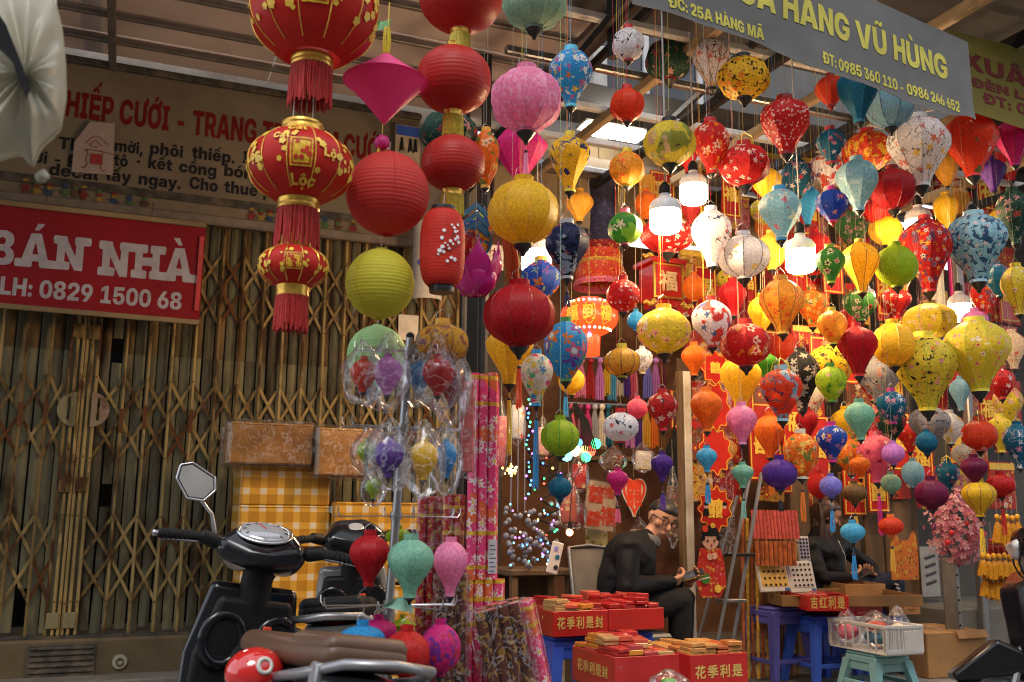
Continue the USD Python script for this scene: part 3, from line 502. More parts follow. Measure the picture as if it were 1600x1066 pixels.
gate.part('floor_track', box((0.3, 7.0, 0.318), (4.4, 0.10, 0.014)), dark_iron)

# ---- printed wedding-service banner above the gate
cream = simple('banner_cream', (0.165, 0.135, 0.098), 0.75, vary=0.12, scale=2.5, bump=0.25, dirt=(0.13, 0.096, 0.072), dscale=1.3, dthr=(0.5, 0.75))
redink = simple('banner_red_ink', (0.13, 0.006, 0.006), 0.7); blackink = simple('banner_black_ink', (0.012, 0.013, 0.016), 0.7)
BY = 6.95
zt, zb = float(at(250, 120, BY)[2]), float(at(250, 329, BY)[2])
xl, xrr = -2.4, float(at(655, 260, BY)[0])
ban = Thing('wedding_banner', 'wide cream printed banner with red heading and black lettering above the gate', 'banner', ((xl + xrr) / 2, BY, zb))
gx = grid4((xl, BY, zb), (xrr, BY, zb), (xrr, BY, zt), (xl, BY, zt), 40, 8)
gx[:, :, 1] += 0.012 * (meshkit.fbm(gx * [1.2, 1, 1.5], 3, 4) - 0.5)
ban.part('cloth', slab(gx, 0.004, (0, 1, 0)), cream, True)
ban.part('rail', box(((xl + xrr) / 2, BY - 0.02, zb - 0.035), (xrr - xl, 0.06, 0.07), bev=0.012), simple('rail_grey', (0.16, 0.13, 0.11), 0.6, vary=0.2))
ban.part('top_rail', box(((xl + xrr) / 2, BY - 0.02, zt + 0.012), (xrr - xl, 0.05, 0.05), bev=0.01), dark_iron)
def line(thing, s, px0, px1, py, cap, m, Y, name='lettering', pre='', depth=0.004, sx=1.0):
    "lettering standing on the plane y = Y from pixel px0, py to px1, capitals cap pixels tall there"
    o = at(px0, py, Y); w = float(at(px1, py, Y)[0] - o[0]); h = cap * mpp(px0, py, Y)
    (v, f), ww = text(s, h, depth, 1.0, pre)
    v = v * [w / ww, 1, 1]; v, f = trimesh.remesh.subdivide_to_size(v, f, 0.06); v, f = place((v, f), o, (1, 0, 0), (0, 0, 1))
    q = v.copy(); q[:, 1] = BY; v[:, 1] = BY - .0012 - (v[:, 1] < Y - depth * .5) * .0012 + 0.012 * (meshkit.fbm(q * [1.2, 1, 1.5], 3, 4) - 0.5)
    thing.part(name, (v, f), m)
Yb = BY - 0.012
line(ban, 'THIẾP CƯỚI - TRANG TRÍ ĐÁM CƯỚI', 79, 606, 177, 43, redink, Yb)
for s, a, c_, y in (('Thiệp', 90, 168, 231), ('mời,', 178, 224, 235), ('phôi', 233, 287, 239), ('thiếp.', 299, 368, 246), ('In - Rước', 379, 470, 254),
                    ('tới - Rước', 40, 170, 251), ('tô', 177, 200, 258), ('-', 211, 221, 259), ('kết', 230, 269, 262), ('cổng', 279, 339, 268), ('bóng', 349, 412, 274),
                    ('decal', 75, 154, 272), ('lấy', 165, 205, 281), ('ngay.', 215, 284, 287), ('Cho', 295, 341, 294), ('thuê', 350, 403, 300), ('phông', 411, 470, 307)):
    line(ban, s, a, c_, y, 20, blackink, Yb)
inks = [simple('print_' + n, c, 0.7) for n, c in (('red', (0.16, 0.02, 0.02)), ('yellow', (0.23, 0.15, 0.03)), ('blue', (0.03, 0.05, 0.11)), ('green', (0.06, 0.12, 0.04)), ('brown', (0.08, 0.04, 0.03)))]
for i, (px, py) in enumerate([(40, 291), (57, 296), (77, 299), (103, 298), (118, 299), (131, 302), (155, 310), (178, 313), (202, 318), (226, 316), (393, 337), (408, 339), (422, 341), (508, 350), (528, 355), (552, 356)]):
    o = at(px, py, Yb); k = mpp(px, py, Yb)
    hd = Point(0, 6).buffer(3.6, 6); hat = Point(0, 8.5).buffer(4.4, 6).intersection(sbox(-6, 8, 6, 14))
    body = Polygon([(-3, 3), (3, 3), (5, -6), (-5, -6)]).union(sbox(-3.4, -11, -1, -5)).union(sbox(1, -11, 3.4, -5)).union(Polygon([(-3, 2), (-8, -1 + (i % 3) * 2), (-7, -3 + (i % 3) * 2), (-2, -1)])).union(Polygon([(3, 2), (8, 3 - (i % 2) * 5), (7, 0 - (i % 2) * 4), (3, -1)]))
    for poly, m in ((body, inks[i % 5]), (hd, inks[(i + 4) % 5]), (hat, inks[(i * 2 + 1) % 5])):
        v, f = extrude(poly, 2.0)
        ban.part('printed_figure', place((v * [k, k, 0.001], f), o + [0, 0.002 if poly is body else -0.003 if poly is hat else 0, 0], (1, 0, 0), (0, 0, 1)), m)
# flyer stuck on the banner
FY = 6.925
q = [at(*p, FY) for p in ((112, 269), (176, 274), (180, 193), (141, 190), (116, 222))]
t = Thing('paper_flyer', 'white paper flyer with a red ornament stuck on the cream banner', 'flyer', q[0])
o = q[0]; poly = Polygon([((p - o)[0], (p - o)[2]) for p in q])
v, f = extrude(poly, 0.003)
t.part('sheet', place((v, f), o, (1, 0, 0), (0, 0, 1)), simple('flyer_paper', (0.30, 0.24, 0.22), 0.7, vary=0.08))
mk = MB()
c = at(147, 247, FY - 0.006); k = mpp(147, 247, FY)
def squig(pts, r): mk.tube([c + [x * k, 0, z * k] for x, z in pts], r * k, 4)
squig([(-15, 10), (-11, 12), (-10, 4), (-12, -4), (-9, -12), (-13, -18), (-17, -17)], 0.7); squig([(14, 8), (11, 10), (11, 2), (13, -6), (10, -14), (14, -20), (18, -17)], 0.7)
squig([(-13, 12), (0, 13), (28, 10)], 0.7); squig([(-14, 22), (-6, 33), (4, 36), (12, 30), (18, 24)], 0.6); squig([(-8, 20), (0, 30), (9, 22), (2, 17), (-8, 20)], 0.6)
t.part('ornament', mk, simple('flyer_ink', (0.22, 0.06, 0.06), 0.7))
(v, f), w = text('囍', 13 * k, 0.003); t.part('seal', place((v, f), c + [-6 * k, 0, -8 * k], (1, 0, 0), (0, 0, 1)), simple('flyer_red', (0.30, 0.03, 0.03), 0.7))

# ---- house-for-sale sign on two battens
SY = 6.72
p_tl, p_tr, p_br, p_bl = at(-60, 313, SY), at(322, 356, SY), at(311, 502, SY), at(-62, 470, SY)
t = Thing('sale_sign', 'red cloth sign with white serif lettering BÁN NHÀ between wooden battens', 'sign', (p_bl + p_br) / 2)
gx = grid4(p_bl, p_br, p_tr, p_tl, 40, 16)
gx[:, :, 1] += 0.016 * (meshkit.fbm(gx * [2.5, 1, 7], 4, 9) - 0.5)
t.part('cloth', slab(gx, 0.004, (0, 1, 0)), simple('sale_red', (0.20, 0.004, 0.007), 0.55, vary=0.1, scale=3, bump=0.2, bscale=6), True)
wood_b = simple('batten_wood', (0.22, 0.155, 0.08), 0.7, vary=0.2, scale=6, stretch=(0.3, 1, 1))
for (a, c_, s) in ((p_tl, p_tr, 1), (p_bl, p_br, -1)):
    ang = math.atan2(c_[2] - a[2], c_[0] - a[0]); L = np.linalg.norm(c_ - a)
    t.part('batten', box((a + c_) / 2 + [0, -0.012, s * 0.012], (L, 0.022, 0.034), rot(y=-ang), 0.004), wood_b)
e = (p_tr + p_br) / 2; t.part('hem', box(e + [-0.022, -0.012, 0], (0.03, 0.008, 0.52), rot(y=math.atan2(p_tr[0] - p_br[0], p_tr[2] - p_br[2]))), simple('sale_hem', (0.42, 0.03, 0.02), 0.4))
whiteink = simple('sale_white', (0.34, 0.31, 0.33), 0.55)
def line2(thing, s, pa, pb, cap, m, Y, pre='', depth=0.005, name='lettering'):
    "lettering along the baseline pa-pb (pixels)"
    a, c_ = at(*pa, Y), at(*pb, Y); d = c_ - a; L = np.linalg.norm(d); d /= L; up = np.cross(np.array([0, -1.0, 0]), d); up /= np.linalg.norm(up)
    if up[2] < 0: up = -up
    (v, f), ww = text(s, cap * mpp(*pa, Y), depth, 1.0, pre); v = v * [L / ww, 1, 1]
    v, f = trimesh.remesh.subdivide_to_size(v, f, 0.03); v, f = place((v, f), a, d, up); fr_ = v[:, 1] < np.median(v[:, 1]) ; q = v.copy(); q[:, 1] = SY
    v[:, 1] = SY - .0012 - (v[:, 1] < a[1] - depth * .5) * .0012 + 0.016 * (meshkit.fbm(q * [2.5, 1, 7], 4, 9) - 0.5)
    thing.part(name, (v, f), m)
line2(t, 'BÁN', (-22, 411), (137, 424), 56, whiteink, SY - 0.016, 's'); line2(t, 'NHÀ', (155, 429), (306, 442), 56, whiteink, SY - 0.016, 's')
line2(t, 'LH: 0829 1500 68', (-3, 459), (284, 484), 29, whiteink, SY - 0.016)
for px in (70, 237):
    a = at(px, 316 if px < 100 else 336, SY - 0.01); t.part('tie_wire', tube([a, a + [0.01, 0.1, 0.10], a + [0, 0.2, 0.15]], 0.003, 4), dark_iron)

# ---- canopy over the pavement: panels on steel tubes
can_m = [simple('canopy_panel_' + 'ab'[i], c, 0.8, vary=0.1, scale=2, bump=0.25, dirt=(0.42, 0.33, 0.29), dscale=1.2, dthr=(0.5, 0.8)) for i, c in enumerate([(0.52, 0.43, 0.39), (0.47, 0.385, 0.35)])]
steel = simple('steel_tube', (0.15, 0.135, 0.12), 0.45, metal=0.4, vary=0.25, scale=9)
ZC = 4.27
t = Thing('canopy', 'pale panel canopy with steel tubes jutting out over the folding gate', 'canopy', (0.3, 5.6, ZC))
ys = [6.93, 6.62, 6.25, 5.85, 5.4, 4.95, 4.5, 4.05]
for i in range(len(ys) - 1):
    a, c_ = ys[i], ys[i + 1]
    n = 3
    for k in range(n):
        x0 = -3.2 + k * 2.0; x1 = x0 + 1.99
        t.part('panel', box(((x0 + x1) / 2, (a + c_) / 2, ZC + 0.02 + 0.006 * (i % 2)), (x1 - x0, a - c_ - 0.008, 0.014), rot(x=0.02 * (1 if i % 2 else -0.5))), can_m[(i + k) % 2])
for y in ys[1:]:
    t.part('steel_tube', box((-0.25, y, ZC - 0.028), (5.9, 0.034, 0.034), bev=0.006), steel)
for x in (-1.6, -0.27, 1.15, 2.6):
    t.part('steel_tube', box((x, 5.5, ZC - 0.075), (0.05, 2.9, 0.05), bev=0.006), steel)
# ---- the other side of the narrow street, behind the camera (seen in the scooter mirror, and shading the street)
mb = MB(); r_ = random.Random(5)
for i in range(12):
    x = -21 + i * 4.1; h = r_.uniform(5.5, 8.5); mb.box((x, -8.5, h / 2), (4.05, 6, h))
    for fl in range(3):
        for wx in (-1.1, 1.1): mb.box((x + wx, -5.47, 4.2 + fl * 2.9), (1.1, .08, 1.6))
    mb.box((x, -4.9, 3.1), (3.9, 1.3, .12))
solo('opposite_street_front', mb, simple('street_front', (.24, .22, .19), .85, vary=.3, scale=.8), kind='structure')

# ================================================================== lantern shop: building, awning frame, signs, lamps
beige = simple('shop_beige', (0.26, 0.20, 0.12), 0.8, vary=0.12, scale=3, dirt=(0.28, 0.2, 0.12), dscale=1.2)
grey_wall = simple('grey_wall', (0.11, 0.107, 0.10), 0.85, vary=0.18, scale=3, bump=0.4, dirt=(0.12, 0.115, 0.11), dscale=1.4)
black_metal = simple('black_metal', (0.012, 0.012, 0.013), 0.5, vary=0.3)
white_metal = simple('white_metal', (0.42, 0.42, 0.42), 0.45, vary=0.1)
chrome = simple('bright_steel', (0.55, 0.55, 0.56), 0.28, metal=1.0, vary=0.06)
dull_steel = simple('dull_steel', (0.33, 0.33, 0.34), 0.38, metal=0.9, vary=0.12)
wood_dark = simple('wood_dark', (0.10, 0.062, 0.035), 0.65, vary=0.3, scale=8, stretch=(1, 1, 0.2))
wood_mid = simple('wood_mid', (0.14, 0.085, 0.045), 0.65, vary=0.3, scale=8, bump=0.3, stretch=(1, 1, 0.15), dirt=(0.07, 0.04, 0.02), dscale=6)
black_cloth = simple('black_cloth', (0.012, 0.012, 0.014), 0.85, vary=0.3)

t = Thing('lantern_shop', 'open fronted lantern shop with beige boards, dark upper window and grey side wall', 'building', (4.6, 7.6, 0))
t.part('back_wall', box((4.6, 8.05, 1.85), (4.2, 0.12, 3.7)), simple('back_wall_brown', (0.20, 0.10, 0.05), 0.8, vary=0.3, scale=3, dirt=(0.10, 0.03, 0.02), dscale=2))
t.part('shop_floor', box((4.6, 7.25, 0.02), (4.2, 1.6, 0.04)), simple('shop_tiles', (0.22, 0.18, 0.14), 0.4, vary=0.15, scale=4))
t.part('ceiling', box((4.6, 7.4, 3.95), (4.2, 1.4, 0.1)), simple('ceiling_cream', (0.16, 0.13, 0.10), 0.8))
for i in range(22):
    x = 2.62 + i * 0.19
    t.part('board', box((x + 0.094, 6.95, 3.86 + 0.0), (0.183, 0.03, 0.78), bev=0.006), beige)
t.part('upper_wall', box((5.4, 7.14, 6.0), (5.8, 0.2, 3.4)), simple('upper_wall_dark', (0.11, 0.105, 0.10), 0.85, vary=0.2, scale=3))
w = at(1008, 120, 7.0)
fr = t.part('window', box((w[0], 7.02, w[2] + 0.3), (1.15, 0.04, 1.5)), simple('pane_dark', (0.02, 0.022, 0.025), 0.12))
for dx in (-0.56, 0.0, 0.56): t.part('mullion', box((w[0] + dx, 6.99, w[2] + 0.3), (0.055, 0.05, 1.5), bev=0.006), white_metal)
for dz in (-0.43, 0.0, 0.45, 1.0): t.part('mullion', box((w[0], 6.985, w[2] + dz), (1.15, 0.045, 0.05), bev=0.006), white_metal)
pl = at(936, 150, 6.9); t.part('pillar', box((pl[0], 6.93, pl[2]), (0.13, 0.14, 0.9), bev=0.01), simple('pillar_white', (0.40, 0.38, 0.35), 0.7))
t.part('right_wall', box((6.78, 7.65, 1.9), (0.14, 1.0, 3.8)), beige)
t.part('side_wall', box((9.4, 7.3, 1.8), (5.4, 0.3, 3.6)), grey_wall)
t.part('upper_side_wall', box((11.2, 7.4, 5.6), (5.6, 0.3, 4.2)), simple('upper_wall_dark', None))
for i, px in enumerate([1252, 1290, 1330, 1368, 1398, 1424]):
    a = at(px, 870, 6.75); t.part('plank', box((a[0], 6.75 + 0.01 * (i % 2), 0.75), (0.20, 0.03, 1.5), bev=0.008), wood_mid)
# concrete ledge behind the right-hand tables
solo('concrete_ledge', box((at(1545, 960, 6.6)[0] + 0.5, 6.7, 0.19), (2.6, 0.9, 0.38), bev=0.02), simple('ledge_grey', (0.15, 0.145, 0.13), 0.85, vary=0.2, scale=4, bump=0.5), 'low grey concrete ledge along the wall behind the flower post', 'ledge')

# ---- awning frame: rafters along the depth, white purlins along the street, dark cover
t = Thing('awning', 'dark awning on a frame of steel rafters and purlins over the lantern shop', 'awning', (4.4, 5.0, 3.8))
raf = simple('rafter_wood', (0.30, 0.215, 0.12), 0.6, vary=0.25, scale=7, stretch=(1, 0.2, 1))
for i, x in enumerate(np.arange(2.35, 6.9, 0.55)):
    t.part('rafter', box((x, 5.0, 3.80), (0.055, 3.6, 0.07), bev=0.008), raf if i % 2 else black_metal)
for i, y in enumerate((3.35, 3.9, 4.45, 5.0, 5.55, 6.1, 6.65)):
    t.part('purlin', box((4.45, y, 3.865), (5.0, 0.05, 0.05), bev=0.008), white_metal if i % 3 else dull_steel)
for (a, c_) in (((2.2, 3.4, 3.75), (2.2, 6.9, 3.4)), ((2.7, 3.4, 4.1), (2.2, 6.9, 3.45)), ((2.25, 4.2, 3.5), (2.25, 4.2, 4.15)), ((3.2, 4.0, 3.84), (3.9, 6.8, 4.2))):
    t.part('brace', tube([a, c_], 0.03, 6), black_metal)
cov = simple('awning_cover', (0.075, 0.075, 0.078), 0.8, vary=0.2, scale=3, transl=0.12)
for k in range(4):
    y0 = 3.3 + k * 0.9
    g = grid4((1.9, y0, 4.02 + 0.08 * k), (7.1, y0, 4.02 + 0.08 * k), (7.1, y0 + 0.89, 4.1 + 0.08 * k), (1.9, y0 + 0.89, 4.1 + 0.08 * k), 24, 5)
    g[:, :, 2] += 0.05 * meshkit.fbm(g * [1.5, 2, 1], 3, 3)
    if k != 2: t.part('cover', slab(g, 0.004, (0, 0, 1)), cov, True)
pp = at(754, 600, 5.0); t.part('post', tube([(pp[0], 5.0, 0), (pp[0], 5.0, 3.8)], 0.03, 8), black_metal)
pp = at(722, 600, 5.6); t.part('post', tube([(pp[0], 5.6, 0), (pp[0], 5.6, 3.8)], 0.024, 8), black_metal)
t.part('post', box((6.75, 6.2, 1.9), (0.07, 0.07, 3.8), bev=0.01), dull_steel)

# ---- shop-name valance hanging from the awning's front edge
def onplane(px, py, p0, nrm):
    d = _f + (px - 800) / FPX * _r - (py - 533) / FPX * _u
    return CAM + d * (np.dot(np.asarray(p0) - CAM, nrm) / np.dot(d, nrm))
def valance(name, label, P0, DIR, top, bot, m, letters, depth=0.006, wav=0.036):
    D = np.array([DIR[0], DIR[1], 0.0]); D /= np.linalg.norm(D); N = np.array([D[1], -D[0], 0.0])   # towards the street
    T = [onplane(*p, P0, N) for p in top]; B = [onplane(*p, P0, N) for p in bot]
    tx = np.array([(p - P0) @ D for p in T]); tz = np.array([p[2] for p in T]); bx = np.array([(p - P0) @ D for p in B]); bz = np.array([p[2] for p in B])
    xs = np.linspace(min(tx[0], bx[0]), max(tx[-1], bx[-1]), 60); rows = 12; g = np.zeros((rows, 60, 3))
    offn = lambda x, s: wav * (meshkit.fbm(np.stack([x * 4, s * 1.3, x * 0], 1), 3, 5) - 0.5) * (1.3 - s)
    for r_ in range(rows):
        s = r_ / (rows - 1); z = np.interp(xs, bx, bz) * (1 - s) + np.interp(xs, tx, tz) * s
        off = offn(xs, np.full(60, s))
        g[r_] = P0 + np.outer(xs, D) + np.outer(off, N); g[r_, :, 2] = z
    th = Thing(name, label, 'banner', (B[0] + B[-1]) / 2)
    th.part('cloth', slab(g, 0.003, -N), m, True)
    for (s, pa, pb, cap, lm) in letters:
        a, c_ = onplane(*pa, P0 + N * (0.004), N), onplane(*pb, P0 + N * (0.004), N); d = c_ - a; L = np.linalg.norm(d); d /= L
        up = np.cross(d, N); up = up if up[2] > 0 else -up
        (v, f), ww = text(s, cap * float((a - CAM) @ _f) / FPX, depth * 0.5); v = v * [L / ww, 1, 1]
        v, f = trimesh.remesh.subdivide_to_size(v, f, 0.03); fr_ = v[:, 2] > depth * .25; v, f = place((v, f), a, d, up); x = (v - P0) @ D; zb0, zt0 = np.interp(x, bx, bz), np.interp(x, tx, tz); s = np.clip((v[:, 2] - zb0) / (zt0 - zb0), 0, 1)
        z = v[:, 2].copy(); v = P0 + np.outer(x, D) + np.outer(offn(x, s) + .0012 + fr_ * .0012, N); v[:, 2] = z; th.part('lettering', (v, f), lm)
    return th, D, N
valance('shop_banner', 'grey cloth valance with yellow lettering CỬA HÀNG VŨ HÙNG and telephone numbers', np.array([2.0, 3.0, 0]), (1, 0.2),
        [(1000, -165), (1512, 66)], [(985, 8), (1040, 20), (1140, 53), (1177, 62), (1235, 89), (1284, 111), (1315, 119), (1384, 144), (1427, 164), (1473, 180), (1508, 182)],
        simple('valance_grey', (0.145, 0.142, 0.136), 0.7, vary=0.12, scale=3, bump=0.25, bscale=120, transl=0.2),
        [('CỬA HÀNG VŨ HÙNG', (1125, -12), (1483, 126), 49, simple('yellow_ink', (0.46, 0.40, 0.06), 0.6)),
         ('ĐT: 0985 360 110 - 0986 246 652', (1284, 99), (1499, 177), 20, simple('yellow_ink', None)),
         ('ĐC: 25A HÀNG MÃ', (1043, 12), (1196, 62), 21, simple('yellow_ink', None))])
mar = simple('maroon_ink', (0.12, 0.008, 0.006), 0.6)
valance('lantern_sign', 'yellow sign with dark red lettering XUÂN beyond the end of the grey valance', np.array([4.2, 3.62, 0]), (1, 0.12),
        [(1490, 48), (1720, 108)], [(1490, 166), (1720, 240)], simple('sign_yellow', (0.15, 0.115, 0.012), 0.6, vary=0.1),
        [('XUÂN', (1503, 103), (1640, 148), 28, mar), ('ĐÈN LỒNG', (1518, 134), (1660, 172), 15, mar), ('ĐT: 098', (1537, 160), (1640, 190), 18, mar)], wav=0.004)
t = Thing('neighbour_awning', 'pale striped roller awning in front of the yellow sign', 'awning', at(1560, 60, 4.2))
a, c_ = at(1520, 62, 4.2), at(1720, 118, 4.25)
t.part('front_tube', tube([a, c_], 0.028, 10), white_metal)
g = grid4(a, c_, c_ + [0, 1.0, 0.55], a + [0, 1.0, 0.55], 8, 5); t.part('cover', slab(g, 0.004, (0, 0, 1)), simple('awning_grey', (0.30, 0.29, 0.28), 0.8, transl=0.1))
t.part('arm', tube([a, a + [0.02, 0.1, 0.45]], 0.018, 6), white_metal); t.part('bracket', box(a + [-0.05, 0.05, 0.06], (0.10, 0.12, 0.16), bev=0.02), black_metal)
solo('neighbour_roof', box((10.5, 5.9, 4.75), (7.0, 3.4, 0.08), rot(x=0.1)), simple('neighbour_roof_look', (0.045, 0.045, 0.047), 0.85), 'dark roof edge over the neighbouring shop at the street corner', 'roof')

# ---- lamps that are lit
glow = emitter('lamp_glow', (1.0, 0.68, 0.36), 105.0)
plastic_w = simple('lamp_plastic', (0.62, 0.62, 0.62), 0.4, vary=0.03)
BW = {}
def bulb(label, cx, y0, y1, w, Y, cord_px=None):
    p = at(cx, y1, Y); k = mpp(cx, (y0 + y1) / 2, Y); R = w * k / 2; H = (y1 - y0) * k
    th = Thing('lamp_bulb', label, 'light bulb', p, 'lit lamp bulbs among the lanterns')
    hs = H * 0.44
    th.part('diffuser', lathe([(0.001, 0), (R * 0.55, 0.002), (R * 0.85, 0.006 * 2), (R * 0.985, 0.03), (R, 0.05), (R * 0.97, H * 0.52), (R * 0.9, H * 0.54)], 24, p), glow, 50)
    th.part('housing', lathe([(R * 0.94, H * 0.5), (R * 1.0, H * 0.53), (R * 0.99, H * 0.66), (R * 0.8, H * 0.77), (R * 0.42, H * 0.85), (R * 0.34, H * 0.88), (R * 0.32, H * 0.97), (0.004, H * 0.98)], 24, p), plastic_w, 35)
    th.part('socket', lathe([(R * 0.36, H * 0.94), (R * 0.38, H * 0.96), (R * 0.36, H * 1.12), (R * 0.15, H * 1.22), (0.003, H * 1.24)], 12, p), black_metal, 40)
    top = p + [0, 0, H * 1.22]
    th.part('cord', tube([top, top + [0.006, 0, 0.2], [top[0], top[1], 3.84]], 0.004, 5), simple('cord_white', (0.45, 0.43, 0.40), 0.6))
bulb('lit lamp bulb largest of them, in front of a red floral pumpkin lantern', 1040, 297, 365, 50, 3.75)
bulb('lit lamp bulb close behind the largest one, partly overlapping it', 1084, 262, 320, 43, 4.35)
bulb('lit lamp bulb beside the white ribbed lantern with dark lines', 1252, 360, 427, 47, 4.0)
bulb('lit lamp bulb above the red patchwork lantern', 1437, 316, 375, 41, 4.4)
bulb('lit lamp bulb low and small, behind the light pink lantern', 1501, 452, 502, 35, 5.4)
bulb('lit lamp bulb half hidden behind the yellow pumpkin lantern', 838, 362, 426, 48, 5.0)
bulb('lit lamp bulb tiny behind the yellow bulb lantern, mostly hidden', 1357, 446, 478, 22, 6.0)
# tube lamp under the boards
o = at(958, 208, 6.55)
t = Thing('tube_lamp', 'lit white batten lamp under the beige boards', 'lamp', o)
t.part('batten', box(o + [0, 0.03, 0.045], (0.56, 0.2, 0.03), bev=0.006), white_metal)
t.part('diffuser', box(o + [0, -0.01, 0.0], (0.53, 0.17, 0.06), bev=0.02), emitter('tube_glow', (1.0, 0.93, 0.8), 16.0))
o = at(1518, 160, 3.9)
t = Thing('street_lamp_head', 'small lit white oval lamp at the end of the grey valance', 'lamp', o)
t.part('lens', ball(o, 0.05, 14, (1, 0.6, 0.32)), emitter('oval_glow', (1, 0.97, 0.9), 7.0), True)
t.part('bracket', tube([o + [0, 0, 0.01], o + [0.03, 0.15, 0.06], o + [0.03, 0.5, 0.12]], 0.008, 5), white_metal)

# ================================================================== lanterns
C = dict(red=(0.50, 0.016, 0.014), crimson=(0.42, 0.008, 0.014), darkred=(0.26, 0.008, 0.010), scarlet=(0.62, 0.05, 0.012), orange=(0.72, 0.17, 0.012), yellow=(0.72, 0.47, 0.022), gold=(0.66, 0.34, 0.035),
         lemon=(0.62, 0.50, 0.04), lime=(0.33, 0.46, 0.016), green=(0.06, 0.26, 0.02), leaf=(0.05, 0.20, 0.04), mint=(0.20, 0.56, 0.36), palegreen=(0.36, 0.58, 0.30), sage=(0.26, 0.40, 0.28), seafoam=(0.22, 0.46, 0.34),
         teal=(0.008, 0.12, 0.21), sky=(0.09, 0.42, 0.62), ltblue=(0.27, 0.48, 0.58), azure=(0.03, 0.27, 0.56), blue=(0.02, 0.07, 0.38), navy=(0.014, 0.025, 0.09), purple=(0.10, 0.03, 0.26), violet=(0.25, 0.22, 0.62), lilac=(0.62, 0.22, 0.56),
         maroon=(0.17, 0.010, 0.055), magenta=(0.55, 0.02, 0.19), pink=(0.76, 0.24, 0.42), hotpink=(0.82, 0.06, 0.26), rose=(0.70, 0.12, 0.2), white=(0.70, 0.68, 0.70), cream=(0.70, 0.62, 0.48), grey=(0.34, 0.34, 0.36), brown=(0.20, 0.10, 0.03), black=(0.015, 0.014, 0.015), amber=(0.74, 0.34, 0.012))
def pl(c): return fabric('silk_' + c, C[c])
W_, P_, R_, Y_, K_, B_, G_, O_ = (0.75, 0.72, 0.70), (0.75, 0.28, 0.38), (0.5, 0.02, 0.02), (0.75, 0.5, 0.05), (0.02, 0.02, 0.025), (0.02, 0.08, 0.35), (0.05, 0.2, 0.05), (0.72, 0.18, 0.02)
def F(sc, r, pet, cen=None, dens=0.7): return dict(t='flower', sc=sc, r=r, pet=pet, cen=cen, dens=dens)
def BL(sc, thr, col, det=2.0, dis=0.4): return dict(t='blot', sc=sc, thr=thr, col=col, det=det, dis=dis)
def BR(sc, w, col, sparse=0.45): return dict(t='branch', sc=sc, w=w, col=col, sparse=sparse)
